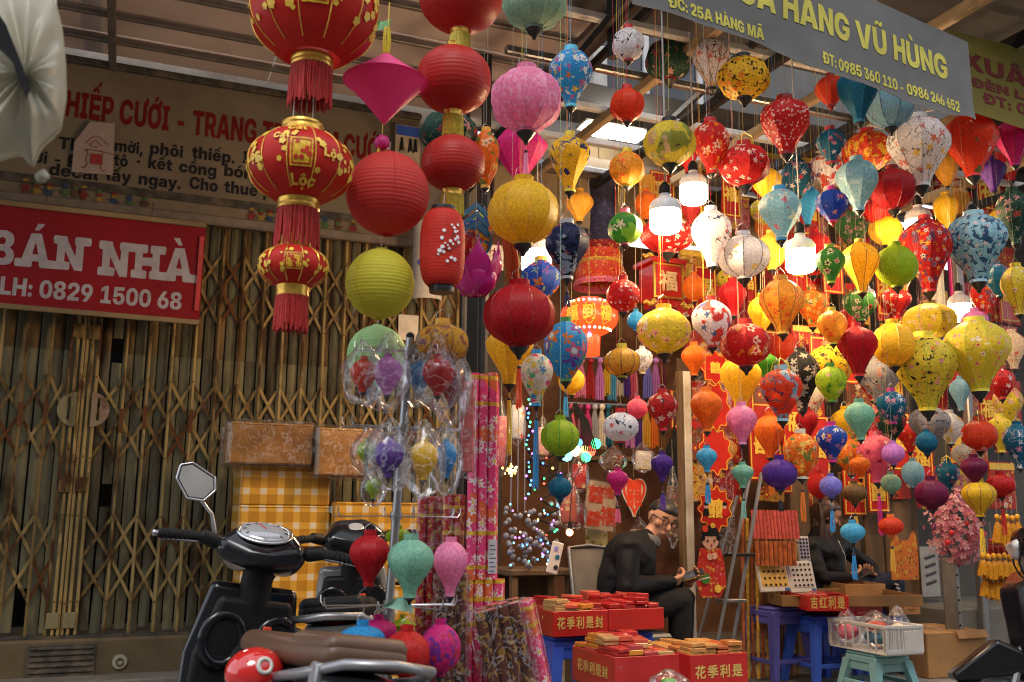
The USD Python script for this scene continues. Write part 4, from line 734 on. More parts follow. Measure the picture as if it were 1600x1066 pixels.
PRINTS = dict(
    red_white=('red', [BL(13, 0.62, (0.30, 0.01, 0.012)), F(17, 0.42, [W_, (0.72, 0.5, 0.48)], Y_, 0.5), BR(8, 0.014, (0.12, 0.02, 0.02), 0.5)]),
    red_dots=('red', [F(30, 0.36, [W_, (0.7, 0.55, 0.5)], None, 0.75)]),
    red_cream=('red', [F(11, 0.46, [(0.72, 0.6, 0.45), (0.7, 0.45, 0.35)], R_, 0.5), BL(14, 0.6, (0.66, 0.25, 0.03))]),
    red_yellow=('scarlet', [BL(14, 0.52, Y_), BL(17, 0.58, (0.35, 0.01, 0.01)), F(20, 0.35, [O_, Y_], None, 0.5)]),
    red_bird=('scarlet', [BL(9, 0.63, (0.10, 0.14, 0.05)), BL(8, 0.67, W_), BL(12, 0.68, K_)]),
    red_patch=('red', [BL(10, 0.54, (0.15, 0.05, 0.10)), F(18, 0.45, [W_, O_, (0.3, 0.35, 0.5), Y_], K_, 0.6)]),
    orange_bird=('scarlet', [BL(9, 0.6, (0.22, 0.40, 0.52)), BR(7, 0.02, (0.10, 0.10, 0.14), 0.4), BL(15, 0.66, (0.03, 0.03, 0.08))]),
    orange_flower=('orange', [F(15, 0.46, [(0.75, 0.55, 0.12), (0.62, 0.06, 0.02), (0.75, 0.62, 0.42)], Y_, 0.85), BL(18, 0.58, (0.16, 0.22, 0.05))]),
    yellow_cherry=('lemon', [BR(6, 0.009, (0.07, 0.04, 0.03), 0.54), F(19, 0.40, [P_, W_, (0.7, 0.35, 0.2)], R_, 0.4)]),
    yellow_ink=('lemon', [BR(8, 0.014, (0.03, 0.025, 0.02), 0.53), BL(24, 0.60, (0.04, 0.03, 0.02)), F(15, 0.38, [P_, O_], None, 0.25)]),
    yellow_pink=('lemon', [F(13, 0.47, [P_, (0.78, 0.55, 0.5), W_], R_, 0.6), BR(8, 0.009, (0.08, 0.07, 0.03), 0.53), BL(20, .64, (.2, .25, .05))]),
    yellow_black=('yellow', [BL(26, 0.56, (0.04, 0.03, 0.01), 3), F(14, 0.4, [O_, (0.75, 0.3, 0.05)], None, 0.3)]),
    yellow_navy=('yellow', [BL(5.5, 0.56, (0.02, 0.03, 0.13), 3), BR(10, 0.03, (0.03, 0.05, 0.2), 0.5), BL(9, 0.66, W_)]),
    yellow_lake=('lemon', [BL(6, 0.53, (0.25, 0.28, 0.05)), BL(9, 0.60, (0.55, 0.35, 0.25)), BL(12, 0.66, (0.12, 0.05, 0.06))]),
    gold_cherry=('gold', [BR(6, 0.009, (0.14, 0.03, 0.02), 0.52), F(16, 0.45, [(0.68, 0.09, 0.03), O_], Y_, 0.45)]),
    gold_bird=('gold', [BL(11, 0.64, K_), BR(9, 0.010, (0.05, 0.03, 0.02), 0.55)]),
    gold_brown=('gold', [BL(12, 0.55, (0.32, 0.10, 0.05), 4), BL(18, 0.6, (0.25, 0.12, 0.16), 4)]),
    white_ink=('white', [BR(7, 0.014, (0.04, 0.04, 0.06), 0.5), BL(9, 0.66, (0.05, 0.05, 0.09)), F(16, 0.32, [(0.6, 0.1, 0.1)], None, 0.2)]),
    white_flower=('white', [BR(8, 0.016, (0.10, 0.09, 0.08), 0.4), F(12, 0.44, [(0.62, 0.16, 0.13), Y_, (0.35, 0.35, 0.38)], O_, 0.45)]),
    white_red=('white', [BL(9, 0.52, (0.52, 0.05, 0.04)), F(15, 0.4, [(0.06, 0.12, 0.30), (0.55, 0.06, 0.05)], None, 0.6)]),
    white_yellow=('white', [BL(7, 0.62, (0.70, 0.52, 0.15)), BR(6, 0.01, (0.3, 0.25, 0.2), 0.55)]),
    white_pink=('cream', [F(14, 0.44, [P_, (0.6, 0.08, 0.06), (0.7, 0.45, 0.4)], Y_, 0.6), BR(9, 0.012, (0.1, 0.05, 0.04), 0.5)]),
    blue_confetti=('azure', [F(18, 0.5, [W_, Y_, (0.72, 0.06, 0.2), O_, (0.5, 0.7, 0.75)], None, 0.8), BL(15, 0.62, (0.78, 0.7, 0.5))]),
    confetti=('cream', [F(19, 0.55, [(0.7, 0.04, 0.15), Y_, W_, (0.1, 0.4, 0.2), (0.03, 0.25, 0.5), P_], None, 0.95)]),
    pinwheel=('azure', [F(7.5, 0.5, [(0.16, 0.05, 0.28), O_, (0.16, 0.42, 0.10), (0.62, 0.12, 0.2)], W_, 0.85), F(22, 0.25, [Y_, W_], None, 0.3)]),
    blue_flower=('blue', [F(17, 0.44, [P_, W_, (0.65, 0.08, 0.1)], Y_, 0.6)]),
    navy_flower=('teal', [F(21, 0.42, [(0.62, 0.10, 0.12), W_, P_], None, 0.5)]),
    navy_tree=('navy', [BL(5, 0.52, (0.30, 0.38, 0.52)), BL(6, 0.60, (0.42, 0.10, 0.10)), BR(9, 0.03, (0.008, 0.008, 0.015), 0.35)]),
    teal_flower=('teal', [F(16, 0.46, [W_, P_, (0.62, 0.08, 0.1)], None, 0.6), BR(8, 0.012, (0.3, 0.4, 0.45), 0.5)]),
    sky_lily=('ltblue', [F(8, 0.42, [(0.72, 0.70, 0.55), W_], (0.3, 0.45, 0.15), 0.5), BL(10, 0.64, (0.6, 0.15, 0.2))]),
    blue_cherry=('ltblue', [BL(20, 0.53, (0.03, 0.08, 0.17), 4), F(20, 0.42, [(0.75, 0.55, 0.5), (0.7, 0.4, 0.35)], None, 0.4)]),
    ltblue_vein=('ltblue', [BR(9, 0.03, (0.50, 0.64, 0.68), 0.3)]),
    green_lotus=('leaf', [F(8.5, 0.45, [(0.78, 0.42, 0.5), (0.75, 0.6, 0.55)], (0.7, 0.15, 0.3), 0.55), BL(9, 0.6, (0.25, 0.42, 0.06))]),
    green_flower=('leaf', [F(14, 0.45, [(0.72, 0.65, 0.45), P_, (0.6, 0.06, 0.06)], K_, 0.65)]),
    dgreen_flower=((0.012, 0.05, 0.035), [F(12, 0.46, [(0.6, 0.28, 0.25), (0.45, 0.05, 0.05), (0.5, 0.5, 0.4)], None, 0.55), BR(9, 0.012, (0.1, 0.2, 0.1), 0.4)]),
    lime_flower=('lime', [F(18, 0.42, [(0.62, 0.1, 0.1), P_, Y_], None, 0.5), BL(14, 0.6, (0.06, 0.22, 0.03))]),
    black_flower=('black', [F(12, 0.5, [(0.42, 0.35, 0.3), (0.3, 0.3, 0.3), (0.5, 0.2, 0.15)], None, 0.6)]),
    grey_flower=('grey', [F(13, 0.45, [(0.5, 0.45, 0.42), (0.55, 0.25, 0.2)], K_, 0.5), BR(8, 0.015, (0.06, 0.06, 0.07), 0.4)]),
    pink_flower=('rose', [F(16, 0.42, [(0.3, 0.02, 0.06), W_, (0.1, 0.06, 0.08)], None, 0.45)]),
    pink_grain=('pink', [BL(24, 0.54, (0.78, 0.42, 0.56), 4)]),
    purple_red=('magenta', [BL(11, 0.52, (0.16, 0.03, 0.26), 4), BL(22, 0.58, (0.5, 0.03, 0.06), 3)]),
    folk=('blue', [F(9, 0.5, [(0.35, 0.5, 0.1), O_, (0.3, 0.06, 0.25)], Y_, 0.7)]),
)
def pr(k):
    base, pats = PRINTS[k]
    return fabric('print_' + k, C[base] if isinstance(base, str) else base, pats)
SHAPES = dict(
    bulb=[(0, .30), (.03, .44), (.10, .70), (.20, .90), (.30, .99), (.37, 1), (.47, .94), (.60, .77), (.75, .53), (.88, .34), (.96, .27), (1, .25)],
    pump=[(0, .27), (.04, .42), (.12, .66), (.24, .87), (.38, .98), (.5, 1), (.62, .98), (.76, .87), (.88, .66), (.96, .42), (1, .27)],
    tall=[(0, .22), (.03, .36), (.12, .70), (.22, .93), (.31, 1), (.42, .95), (.56, .76), (.72, .52), (.87, .33), (1, .24)],
    apple=[(0, .25), (.04, .45), (.14, .76), (.28, .96), (.40, 1), (.54, .95), (.70, .77), (.85, .52), (.95, .34), (1, .25)],
    dia=[(0, .14), (.12, .40), (.30, .80), (.40, 1), (.55, .82), (.75, .46), (.92, .20), (1, .14)],
    hexa=[(0, .30), (.10, .62), (.33, 1), (.62, .92), (.90, .45), (1, .28)],
    ball=[(0, .16), (.03, .35), (.09, .58), (.2, .80), (.35, .955), (.5, 1), (.65, .955), (.8, .80), (.91, .58), (.97, .35), (1, .16)])
cap_m = simple('lantern_black_cap', (0.012, 0.011, 0.011), 0.35, vary=0.1)
rib_m = {}
def trim(c): return simple('trim_' + c, C[c], 0.45, vary=0.08)
cord_m = simple('lantern_cord', (0.30, 0.24, 0.16), 0.7)
from scipy.interpolate import PchipInterpolator
def interp(shape, t):
    p = np.array(SHAPES[shape]); from_ = p[:, 0]
    return PchipInterpolator(from_, p[:, 1])(t)
ZF = 3.80
LG = 'silk lanterns hanging at the shop front'
def lantern(label, cx, y0, y1, w, shape, m, Y, ring=None, cap='black', rib=None, tail=None, tie=None, n=None, cord=True, bag=False, up=None, name='silk_lantern', tilt=0.0, group=LG, bow=None):
    m = pr(m) if m in PRINTS else pl(m) if isinstance(m, str) else m
    p1 = at(cx, y1, Y); p0 = at(cx, y0, Y); k = mpp(cx, (y0 + y1) / 2, Y); R = w * k / 2; H = p0[2] - p1[2]
    th = Thing(name, label, 'lantern', p1, group); LPOS.append((cx, (y0 + y1) / 2, label))
    n = n or (10 if w > 95 else 8)
    big = w >= 50
    Rm = rot(y=tilt) if tilt else np.eye(3)
    def put(nm, mesh, mt, sm=False, **kw):
        v, f = mesh.mesh() if isinstance(mesh, MB) else mesh
        return th.part(nm, (np.asarray(v) @ Rm.T, f), mt, sm, local=True, **kw)
    ts = np.linspace(0, 1, 15 if big else 11); rr = interp(shape, ts) * R; zz = H * (1 - ts)
    ph0 = rng.uniform(0, 2 * PI / n) if not big else rng.uniform(0.0, 0.5)
    cols = 5
    def prof(th_):
        d = (th_ % (2 * PI / n)) - PI / n
        return 0.05 + 0.95 * math.cos(PI / n) / math.cos(d)
    def gore(i):
        a = ph0 + np.linspace(i, i + 1, cols) * 2 * PI / n
        s = np.array([prof(x - ph0) if 0 < j < cols - 1 else 1.0 for j, x in enumerate(a)])
        return np.stack([rr[:, None] * s * np.cos(a), rr[:, None] * s * np.sin(a), np.repeat(zz[:, None], cols, 1)], -1)[::-1]
    if big:
        for i in range(n): put('panel', sheet(gore(i)), m, True)
    else:
        mb = MB()
        for i in range(n): mb.add(*sheet(gore(i)))
        put('shade', mb, m, 35)
    rm = trim(rib) if rib else m
    rr_ = 0.0016 if not rib else 0.0022
    def ribm(i):
        a = ph0 + i * 2 * PI / n
        return tube(np.stack([(rr + 0.0008) * math.cos(a), (rr + 0.0008) * math.sin(a), zz], 1)[::2], rr_, 4, False)
    if w >= 75 or rib:
        for i in range(n): put('rib', ribm(i), rm)
    rt, rb = rr[0], rr[-1]
    rg = trim(ring) if ring else m
    put('top_ring', lathe([(rt * 0.86, H * 0.985), (rt * 1.05, H * 0.985), (rt * 1.05, H + 0.02 * min(1, R * 12)), (rt * 0.86, H + 0.02 * min(1, R * 12)), (rt * 0.86, H * 0.985)], 14), rg, 30)
    put('bottom_ring', lathe([(rb * 0.8, -0.008), (rb * 1.08, -0.008), (rb * 1.08, H * 0.02), (rb * 0.8, H * 0.02)], 14), rg, 30)
    if cap:
        s = max(0.55, min(1.2, R * 7)); cm = cap_m if cap == 'black' else trim(cap)
        put('bottom_cap', lathe([(rb * 0.98, -0.006), (rb * 1.0, -0.012), (rb * 0.62, -0.030 * s), (rb * 0.30, -0.042 * s), (rb * 0.22, -0.055 * s), (0.0008, -0.058 * s)], 12), cm, 40)
        zc = -0.058 * s
    else: zc = -0.008
    htop = H + 0.02
    if cord:
        wire = MB()
        hz = min(0.07, R * 0.55)
        for sg in (-1, 1): wire.tube([(sg * rt * 0.95, 0, H), (sg * rt * 0.8, 0, H + hz * 0.7), (0, 0, H + hz)], 0.0013, 4)
        put('handle', wire, dull_steel)
        zu = (up if up is not None else ZF) - p1[2]
        if zu > H + hz + 0.02:
            put('cord', tube([(0, 0, H + hz), (0.004, 0, (H + hz + zu) / 2), (0, 0, zu)], 0.0009, 4), cord_m if not tie else trim(tie))
    if bow:
        mb = MB()
        for q in range(5):
            a = q * 1.3; L = R * rng.uniform(0.5, 0.9)
            mb.tube([(0, 0, H + R * 0.55), (0.35 * R * math.cos(a), 0.35 * R * math.sin(a), H + R * 0.30), (0.5 * R * math.cos(a), 0.5 * R * math.sin(a), H + R * 0.3 - L)], 0.0028, 4)
        put('ribbon', mb, trim(bow))
    if tail:
        tc, L = tail; L *= k
        mb = MB()
        mb.tube([(0, 0, zc), (0, 0, zc - 0.03)], 0.0016, 4)
        bd = ball((0, 0, zc - 0.03), 0.009, 10)
        put('bead', bd, cap_m, True)
        for q in range(9):
            a = q * 2 * PI / 9; r0 = 0.006; r1 = 0.0085 + 0.004 * rng.random()
            mb.tube([(r0 * math.cos(a), r0 * math.sin(a), zc - 0.035), (r1 * math.cos(a), r1 * math.sin(a), zc - 0.04 - L * 0.5), (r1 * math.cos(a + .2), r1 * math.sin(a + .2), zc - 0.04 - L * rng.uniform(0.9, 1))], 0.0022, 4)
        put('tassel', mb, trim(tc))
    return th
LPOS = []
A, B, Cc, D, E_ = 3.4, 3.8, 4.3, 4.85, 5.5

L = lantern
# --- column of big plain lanterns by the middle post
L('pale green silk lantern cut by the top of the picture, above the pink one', 835, -30, 44, 100, 'pump', 'sage', A, rib='sage', cap='black')
L('pink silk pumpkin lantern with pale panels and a light green loop', 822, 110, 205, 112, 'pump', 'pink_grain', A, rib='pink', tie='mint', tail=('pink', 60), bow=None)
L('plain yellow pumpkin lantern with dark ribs above the red silk one', 817, 284, 380, 111, 'pump', 'yellow', A, rib='gold')
L('plain deep red pumpkin lantern with a lime tie, beneath the yellow one', 811, 446, 540, 112, 'pump', 'crimson', A, rib='darkred', tie='lime', tail=('scarlet', 62))
L('long dark magenta folded lantern behind the pink pumpkin lantern', 812, 186, 290, 88, 'dia', 'magenta', Cc + .2, cap=None)
L('tall golden yellow lantern hidden behind the deep red pumpkin lantern', 796, 508, 598, 76, 'tall', 'yellow', Cc - .3, rib='gold', tail=('lemon', 85))
# --- printed lanterns beside that column
L('bright blue lantern scattered with red, white and yellow shapes', 892, 80, 166, 69, 'bulb', 'blue_confetti', B, ring='sky')
L('yellow lantern printed with dark blue bird wings', 890, 213, 298, 67, 'tall', 'yellow_navy', B, ring='lemon', tie='sky')
L('dark blue lantern printed with a bare black tree', 886, 350, 434, 70, 'bulb', 'navy_tree', B, ring='grey', tie='orange', tail=('navy', 20))
L('angular blue lantern with green and orange folk flowers', 845, 408, 470, 62, 'hexa', 'folk', Cc, ring='gold', tie='azure')
L('blue lantern printed with large purple and orange pinwheels', 884, 503, 594, 69, 'apple', 'pinwheel', B, ring='leaf', tail=('sky', 30))
L('lantern of mixed red, white and yellow petals on blue', 838, 553, 632, 53, 'bulb', 'confetti', B - .1, ring='azure', tail=('azure', 105))
L('small plain yellow lantern behind the pinwheel lantern', 893, 575, 615, 42, 'pump', 'yellow', Cc + .3)
L('small white lantern with a navy patch and red rims, topmost of its string', 982, 46, 94, 52, 'pump', 'white_ink', B, ring='red')
L('small orange red lantern with gold tracery under the white and navy one', 980, 140, 189, 55, 'pump', 'scarlet', B, ring='red', tie='red')
L('small golden lantern with a bird, under the orange red one', 980, 239, 290, 56, 'pump', 'gold_cherry', B, ring='lemon', tie='red')
L('small green lantern printed with pink lotus flowers', 977, 333, 381, 55, 'pump', 'green_lotus', B, ring='rose', tie='yellow')
L('small red lantern with crowded white blossoms, lowest of its string', 974, 438, 486, 54, 'pump', 'red_dots', B, ring='red')
L('dark green lantern with pink and orange flowers near the valance end', 1046, 64, 124, 76, 'pump', 'dgreen_flower', Cc + .3, ring='darkred')
L('pale grey tapering lantern with brown and orange sprigs beside the dark green one', 1112, 62, 139, 58, 'tall', 'white_flower', Cc, ring='black', rib='brown')
L('yellow lantern with a black plumed crown under the valance', 1163, 92, 154, 82, 'pump', 'yellow_black', B, ring='black')
L('broad yellow and olive lantern with a painted landscape', 1047, 192, 258, 82, 'pump', 'yellow_lake', B - .1, ring='black', tie='lemon')
L('red tapering lantern with pale flowers beside the painted landscape lantern', 1112, 192, 270, 60, 'bulb', 'red_cream', B, ring='red')
L('red pumpkin lantern with big white blossoms below the first rafters', 1164, 228, 289, 81, 'pump', 'red_white', B, ring='red', tie='yellow', bow='yellow')
L('red balloon lantern with small white plum blossoms under the valance middle', 1229, 157, 240, 79, 'bulb', 'red_dots', B, ring='darkred')
L('small plain orange lantern tucked under the valance', 1299, 121, 165, 48, 'apple', 'scarlet', B, cap='darkred', ring='darkred')
L('dark teal tapering lantern half covered by the valance', 1343, 110, 190, 66, 'tall', 'teal', B - .2, ring='teal')
L('grey blue ribbed lantern half covered by the valance', 1392, 128, 198, 76, 'pump', 'ltblue', B - .1, rib='navy')
L('small dark teal lantern with red specks and a red bottom rim', 1300, 204, 254, 46, 'bulb', 'navy_flower', B, ring='red')
L('red lantern with dense yellow maple leaves', 1358, 208, 266, 78, 'pump', 'red_yellow', Cc, ring='red')
L('large white balloon lantern with orange and grey flowers at the valance end', 1440, 187, 290, 95, 'bulb', 'white_flower', B, ring='white', rib='grey')
L('large red lantern with white cranes and pine at the end of the valance', 1521, 181, 275, 83, 'bulb', 'red_bird', B, ring='red')
L('magenta lantern cut by the edge of the picture below the yellow sign', 1586, 190, 257, 54, 'bulb', 'magenta', B, rib='maroon')
L('plain dark purple tapering lantern beside the red crane lantern', 1553, 250, 298, 42, 'tall', 'purple', Cc - .2)
L('white lantern with red leaf print behind the dark teal speckled one', 1293, 240, 298, 52, 'tall', 'white_red', Cc + .2)
L('grey blue veined lantern beneath the yellow maple one', 1342, 252, 328, 66, 'bulb', 'ltblue_vein', B, ring='ltblue')
L('plain dark red pumpkin lantern beside the grey blue veined one', 1397, 266, 327, 70, 'pump', 'crimson', B, ring='darkred', rib='darkred')
L('pale blue lantern with cream lilies', 1221, 298, 374, 67, 'bulb', 'sky_lily', B, ring='azure')
L('small royal blue lantern with pink flowers and a magenta rim', 1301, 298, 345, 50, 'apple', 'blue_flower', B - .1, ring='magenta', cap='red')
L('blue lantern with tiny white flowers behind the pale lily lantern', 1247, 250, 306, 50, 'pump', 'teal_flower', Cc + .3)
L('plain yellow lantern behind the broad red blossom pumpkin', 1199, 264, 310, 46, 'apple', 'yellow', Cc + .2)
L('red pumpkin lantern with pale blossoms right behind the largest bulb', 1043, 342, 394, 85, 'pump', 'red_white', Cc - .1, ring='red')
L('white tapering lantern with grey herons and red twigs', 1113, 330, 415, 63, 'bulb', 'white_ink', B, ring='white', tie='red')
L('plain white ribbed pumpkin lantern with a yellow stain', 1163, 369, 434, 80, 'pump', 'white_yellow', B, ring='white', rib='black')
L('plain amber lantern behind the white ribbed pumpkin', 1206, 366, 420, 46, 'pump', 'gold', Cc + .1)
L('glowing amber lantern with red cherry twigs beneath the ribbed white one', 1223, 438, 520, 69, 'bulb', 'gold_cherry', B, ring='gold', tie='sky', rib='brown')
L('plain yellow lantern behind the amber cherry lantern', 1191, 464, 516, 42, 'apple', 'yellow', Cc)
L('small green and white floral lantern beside the third bulb', 1299, 388, 441, 47, 'bulb', 'green_flower', B, ring='lime', tie='red')
L('plain yellow tapering lantern with dark ribs beside the lime one', 1347, 380, 456, 61, 'tall', 'yellow', B, ring='gold', rib='brown')
L('plain lime green pumpkin lantern with yellow ribs', 1402, 385, 447, 66, 'pump', 'lime', B, tie='red')
L('large red tapering patchwork lantern beneath the fourth bulb', 1452, 344, 455, 81, 'tall', 'red_patch', B + .1, ring='red')
L('large steel blue balloon lantern with cherry blossom', 1529, 338, 440, 95, 'bulb', 'blue_cherry', B, ring='ltblue')
L('dark teal floral lantern under the steel blue balloon one', 1562, 414, 462, 38, 'apple', 'teal_flower', B + .2)
L('yellow floral lantern cut by the picture edge beside the steel blue balloon', 1593, 418, 490, 50, 'bulb', 'yellow_cherry', B, rib='brown')
L('dark green floral lantern cut by the picture edge above the yellow one', 1588, 300, 380, 54, 'bulb', 'dgreen_flower', B + .1)
L('small plain yellow lantern behind the dark green floral one', 1567, 326, 356, 40, 'pump', 'yellow', Cc + .3)
L('red pumpkin lantern with faint cherry twigs and a pale collar', 1166, 506, 571, 79, 'pump', 'red_cream', B, ring='red')
L('white lantern splashed with navy and red hydrangeas', 1113, 470, 541, 62, 'apple', 'white_red', B, ring='red', tie='white')
L('broad yellow pumpkin lantern with pink peonies', 1038, 483, 551, 85, 'pump', 'yellow_pink', B, ring='yellow', tie='red')
L('small azure lantern half hidden behind the yellow peony pumpkin', 994, 487, 515, 28, 'pump', 'azure', Cc)
L('plain dark red tapering lantern between two yellow ones', 1342, 511, 586, 65, 'tall', 'crimson', B, ring='red', rib='darkred')
L('plain warm yellow pumpkin lantern beside the dark red tapering one', 1398, 506, 571, 66, 'pump', 'yellow', B, rib='gold', tie='lime')
L('small golden lantern with red cherry twigs above the dark red tapering one', 1302, 486, 536, 46, 'apple', 'gold_cherry', B, ring='lemon', tie='lime')
L('yellow floral pumpkin lantern behind the rim of the large yellow ink one', 1454, 476, 530, 84, 'pump', 'yellow_cherry', Cc, ring='brown')
L('large yellow balloon lantern with black brush strokes', 1450, 526, 640, 94, 'bulb', 'yellow_ink', B, rib='lime', ring='lemon')
L('large lemon balloon lantern with cherry twigs beside the brush stroke one', 1531, 503, 610, 99, 'bulb', 'yellow_cherry', B - .1, rib='lime', ring='lemon')
L('yellow lantern with dark feather print behind the small green one', 1299, 540, 626, 72, 'bulb', 'yellow_black', Cc, ring='brown')
L('small bright green lantern with red flowers', 1300, 573, 626, 48, 'apple', 'lime_flower', B, ring='green', tie='yellow')
L('black lantern with grey flowers behind the orange crane lantern', 1254, 550, 640, 58, 'bulb', 'black_flower', Cc)
L('pale grey floral lantern behind the dark red tapering one', 1375, 562, 628, 70, 'bulb', 'grey_flower', Cc)
L('orange red tapering lantern with blue cranes and a yellow bow', 1223, 578, 656, 69, 'bulb', 'orange_bird', B, ring='ltblue', bow='yellow', tie='yellow')
L('large amber silk lantern behind the red cherry pumpkin', 1159, 556, 640, 64, 'tall', 'yellow', Cc, rib='gold')
L('plain green lantern peeping out beside the large amber one', 1197, 552, 592, 40, 'tall', 'green', Cc + .1)
L('plain orange balloon lantern in front of the red paper cuts', 1105, 611, 672, 51, 'bulb', 'orange', B, ring='orange', tie='yellow')
L('plain pink balloon lantern beneath the large amber one', 1160, 634, 692, 48, 'bulb', 'pink', B, ring='pink', tie='yellow', cap='black')
L('plain orange silk lantern partly behind the pink balloon one', 1204, 650, 713, 50, 'bulb', 'orange', Cc - .1, rib='scarlet', tail=('orange', 40))
L('small teal lantern with pink blossoms and a magenta rim', 1395, 612, 660, 46, 'apple', 'teal_flower', B, ring='magenta')
L('plain sea green tapering lantern beneath the dark red one', 1345, 629, 685, 47, 'bulb', 'seafoam', B, tie='darkred')
L('dark green floral lantern behind the teal blossom one', 1393, 636, 688, 50, 'apple', 'dgreen_flower', Cc)
L('pale grey ink lantern behind the two large yellow ones', 1455, 636, 692, 64, 'apple', 'grey_flower', Cc)
L('cream and yellow angular lantern beside the pale grey ink one', 1486, 646, 692, 42, 'hexa', 'white_yellow', Cc + .1)
L('small royal blue lantern with red and white blossoms', 1301, 665, 720, 48, 'bulb', 'blue_flower', B, ring='magenta')
L('orange and green floral lantern with wide shoulders', 1253, 677, 746, 55, 'hexa', 'orange_flower', B, ring='cream', tail=('orange', 45))
L('orange floral lantern behind the royal blue blossom one', 1331, 686, 740, 50, 'apple', 'orange_flower', Cc)
L('tiny plain orange lantern in front of the rose floral one', 1345, 714, 746, 32, 'bulb', 'orange', B, ring='orange')
L('rose red lantern with dark petals behind the tiny orange one', 1372, 680, 752, 60, 'bulb', 'pink_flower', B + .2, tail=('magenta', 60))
L('small plain lilac pumpkin lantern beside the rose red one', 1396, 693, 724, 36, 'pump', 'lilac', B - .1)
L('tiny plain teal lantern in front of the pale grey ink one', 1449, 675, 708, 34, 'pump', 'teal', B)
L('small red lantern with white birds and a yellow ribbon', 1532, 657, 703, 54, 'pump', 'red_bird', B, ring='scarlet', bow='yellow')
L('small pale yellow lantern behind the red bird one', 1565, 652, 705, 42, 'bulb', 'yellow_cherry', Cc - .2, ring='lemon')
L('blue floral lantern cut by the picture edge beside the pale yellow one', 1594, 664, 730, 44, 'bulb', 'teal_flower', B)
L('small red blossom lantern beneath the large lemon balloon', 1566, 577, 622, 42, 'apple', 'red_white', B + .1, ring='red')
L('pale blue folded lantern behind the large lemon balloon', 1502, 592, 640, 34, 'tall', 'ltblue', Cc)
L('pale floral lantern behind the maroon one', 1512, 694, 732, 48, 'apple', 'white_pink', Cc)
L('plain maroon lantern beside the small red bird one', 1524, 715, 756, 43, 'bulb', 'maroon', B)
L('small navy floral lantern draped with yellow ribbons', 1482, 722, 762, 36, 'apple', 'navy_flower', Cc - .1, bow='yellow', tie='yellow')
L('plain dark maroon pumpkin lantern above the blossom bunch', 1457, 750, 794, 53, 'pump', 'maroon', B, tie='rose', tail=('maroon', 10))
L('plain red lantern beside the small yellow bulb one', 1565, 742, 775, 45, 'pump', 'red', B, tail=('red', 40))
L('small plain yellow tapering lantern above the blossom bunch', 1532, 753, 805, 51, 'bulb', 'yellow', B, rib='brown', tie='red', tail=('yellow', 40))
L('plain purple pumpkin lantern beneath the orange crane one', 1219, 718, 763, 54, 'pump', 'purple', B, tail=('black', 12))
L('tiny lavender pumpkin lantern with a blue tassel', 1299, 744, 776, 36, 'pump', 'violet', B, tail=('azure', 32))
L('tiny plain mint lantern with a mint tassel beneath the pink balloon', 1161, 726, 760, 35, 'bulb', 'seafoam', B, tie='pink', tail=('seafoam', 26))
L('tiny pale blue lantern with a blue tassel beneath the orange balloon', 1105, 700, 735, 34, 'bulb', 'sky', B, tie='orange', cap='brown', tail=('azure', 28))
L('small golden brown pumpkin lantern with a yellow tassel', 1336, 756, 785, 38, 'pump', 'brown', B, tail=('gold', 22))
L('tiny plain sage green lantern beside the golden brown one', 1393, 741, 770, 33, 'pump', 'sage', B, tie='gold')
L('plain turquoise pumpkin lantern hanging before the seated woman', 1333, 817, 846, 38, 'pump', 'sky', B, tail=('azure', 36))
L('plain orange lantern hanging right of the turquoise one', 1393, 808, 836, 40, 'pump', 'scarlet', B, ring='orange', cap='orange', tail=('gold', 34))
# --- smaller lanterns in front of the shop's deep interior
L('red balloon lantern with white sprays above the seated man', 1036, 614, 671, 49, 'bulb', 'red_white', B, ring='red', tie='yellow')
L('plain rose ball lantern behind the red spray one', 996, 623, 653, 33, 'pump', 'rose', Cc)
L('white pumpkin lantern with a black bird and red rims', 970, 645, 690, 57, 'pump', 'white_ink', B, ring='red', tie='yellow')
L('orange gold lantern with black brush birds', 972, 544, 588, 56, 'pump', 'gold_bird', B, ring='lemon', rib='brown')
L('small white lantern behind the orange gold bird one', 1004, 545, 582, 34, 'apple', 'white_flower', Cc)
L('plain two tone green pumpkin lantern', 875, 656, 710, 59, 'pump', 'lime', B - .1, rib='green', tie='sky')
L('small plain teal pumpkin lantern hanging under the green one', 875, 745, 779, 38, 'pump', 'teal', B - .1, tie='lime')
L('tiny plain magenta lantern beside the double happiness heart', 965, 735, 771, 34, 'bulb', 'magenta', B, tie='red', tail=('rose', 20))
L('tiny plain purple lantern above the seated man', 1035, 710, 749, 36, 'bulb', 'purple', B, tie='red', tail=('purple', 24))
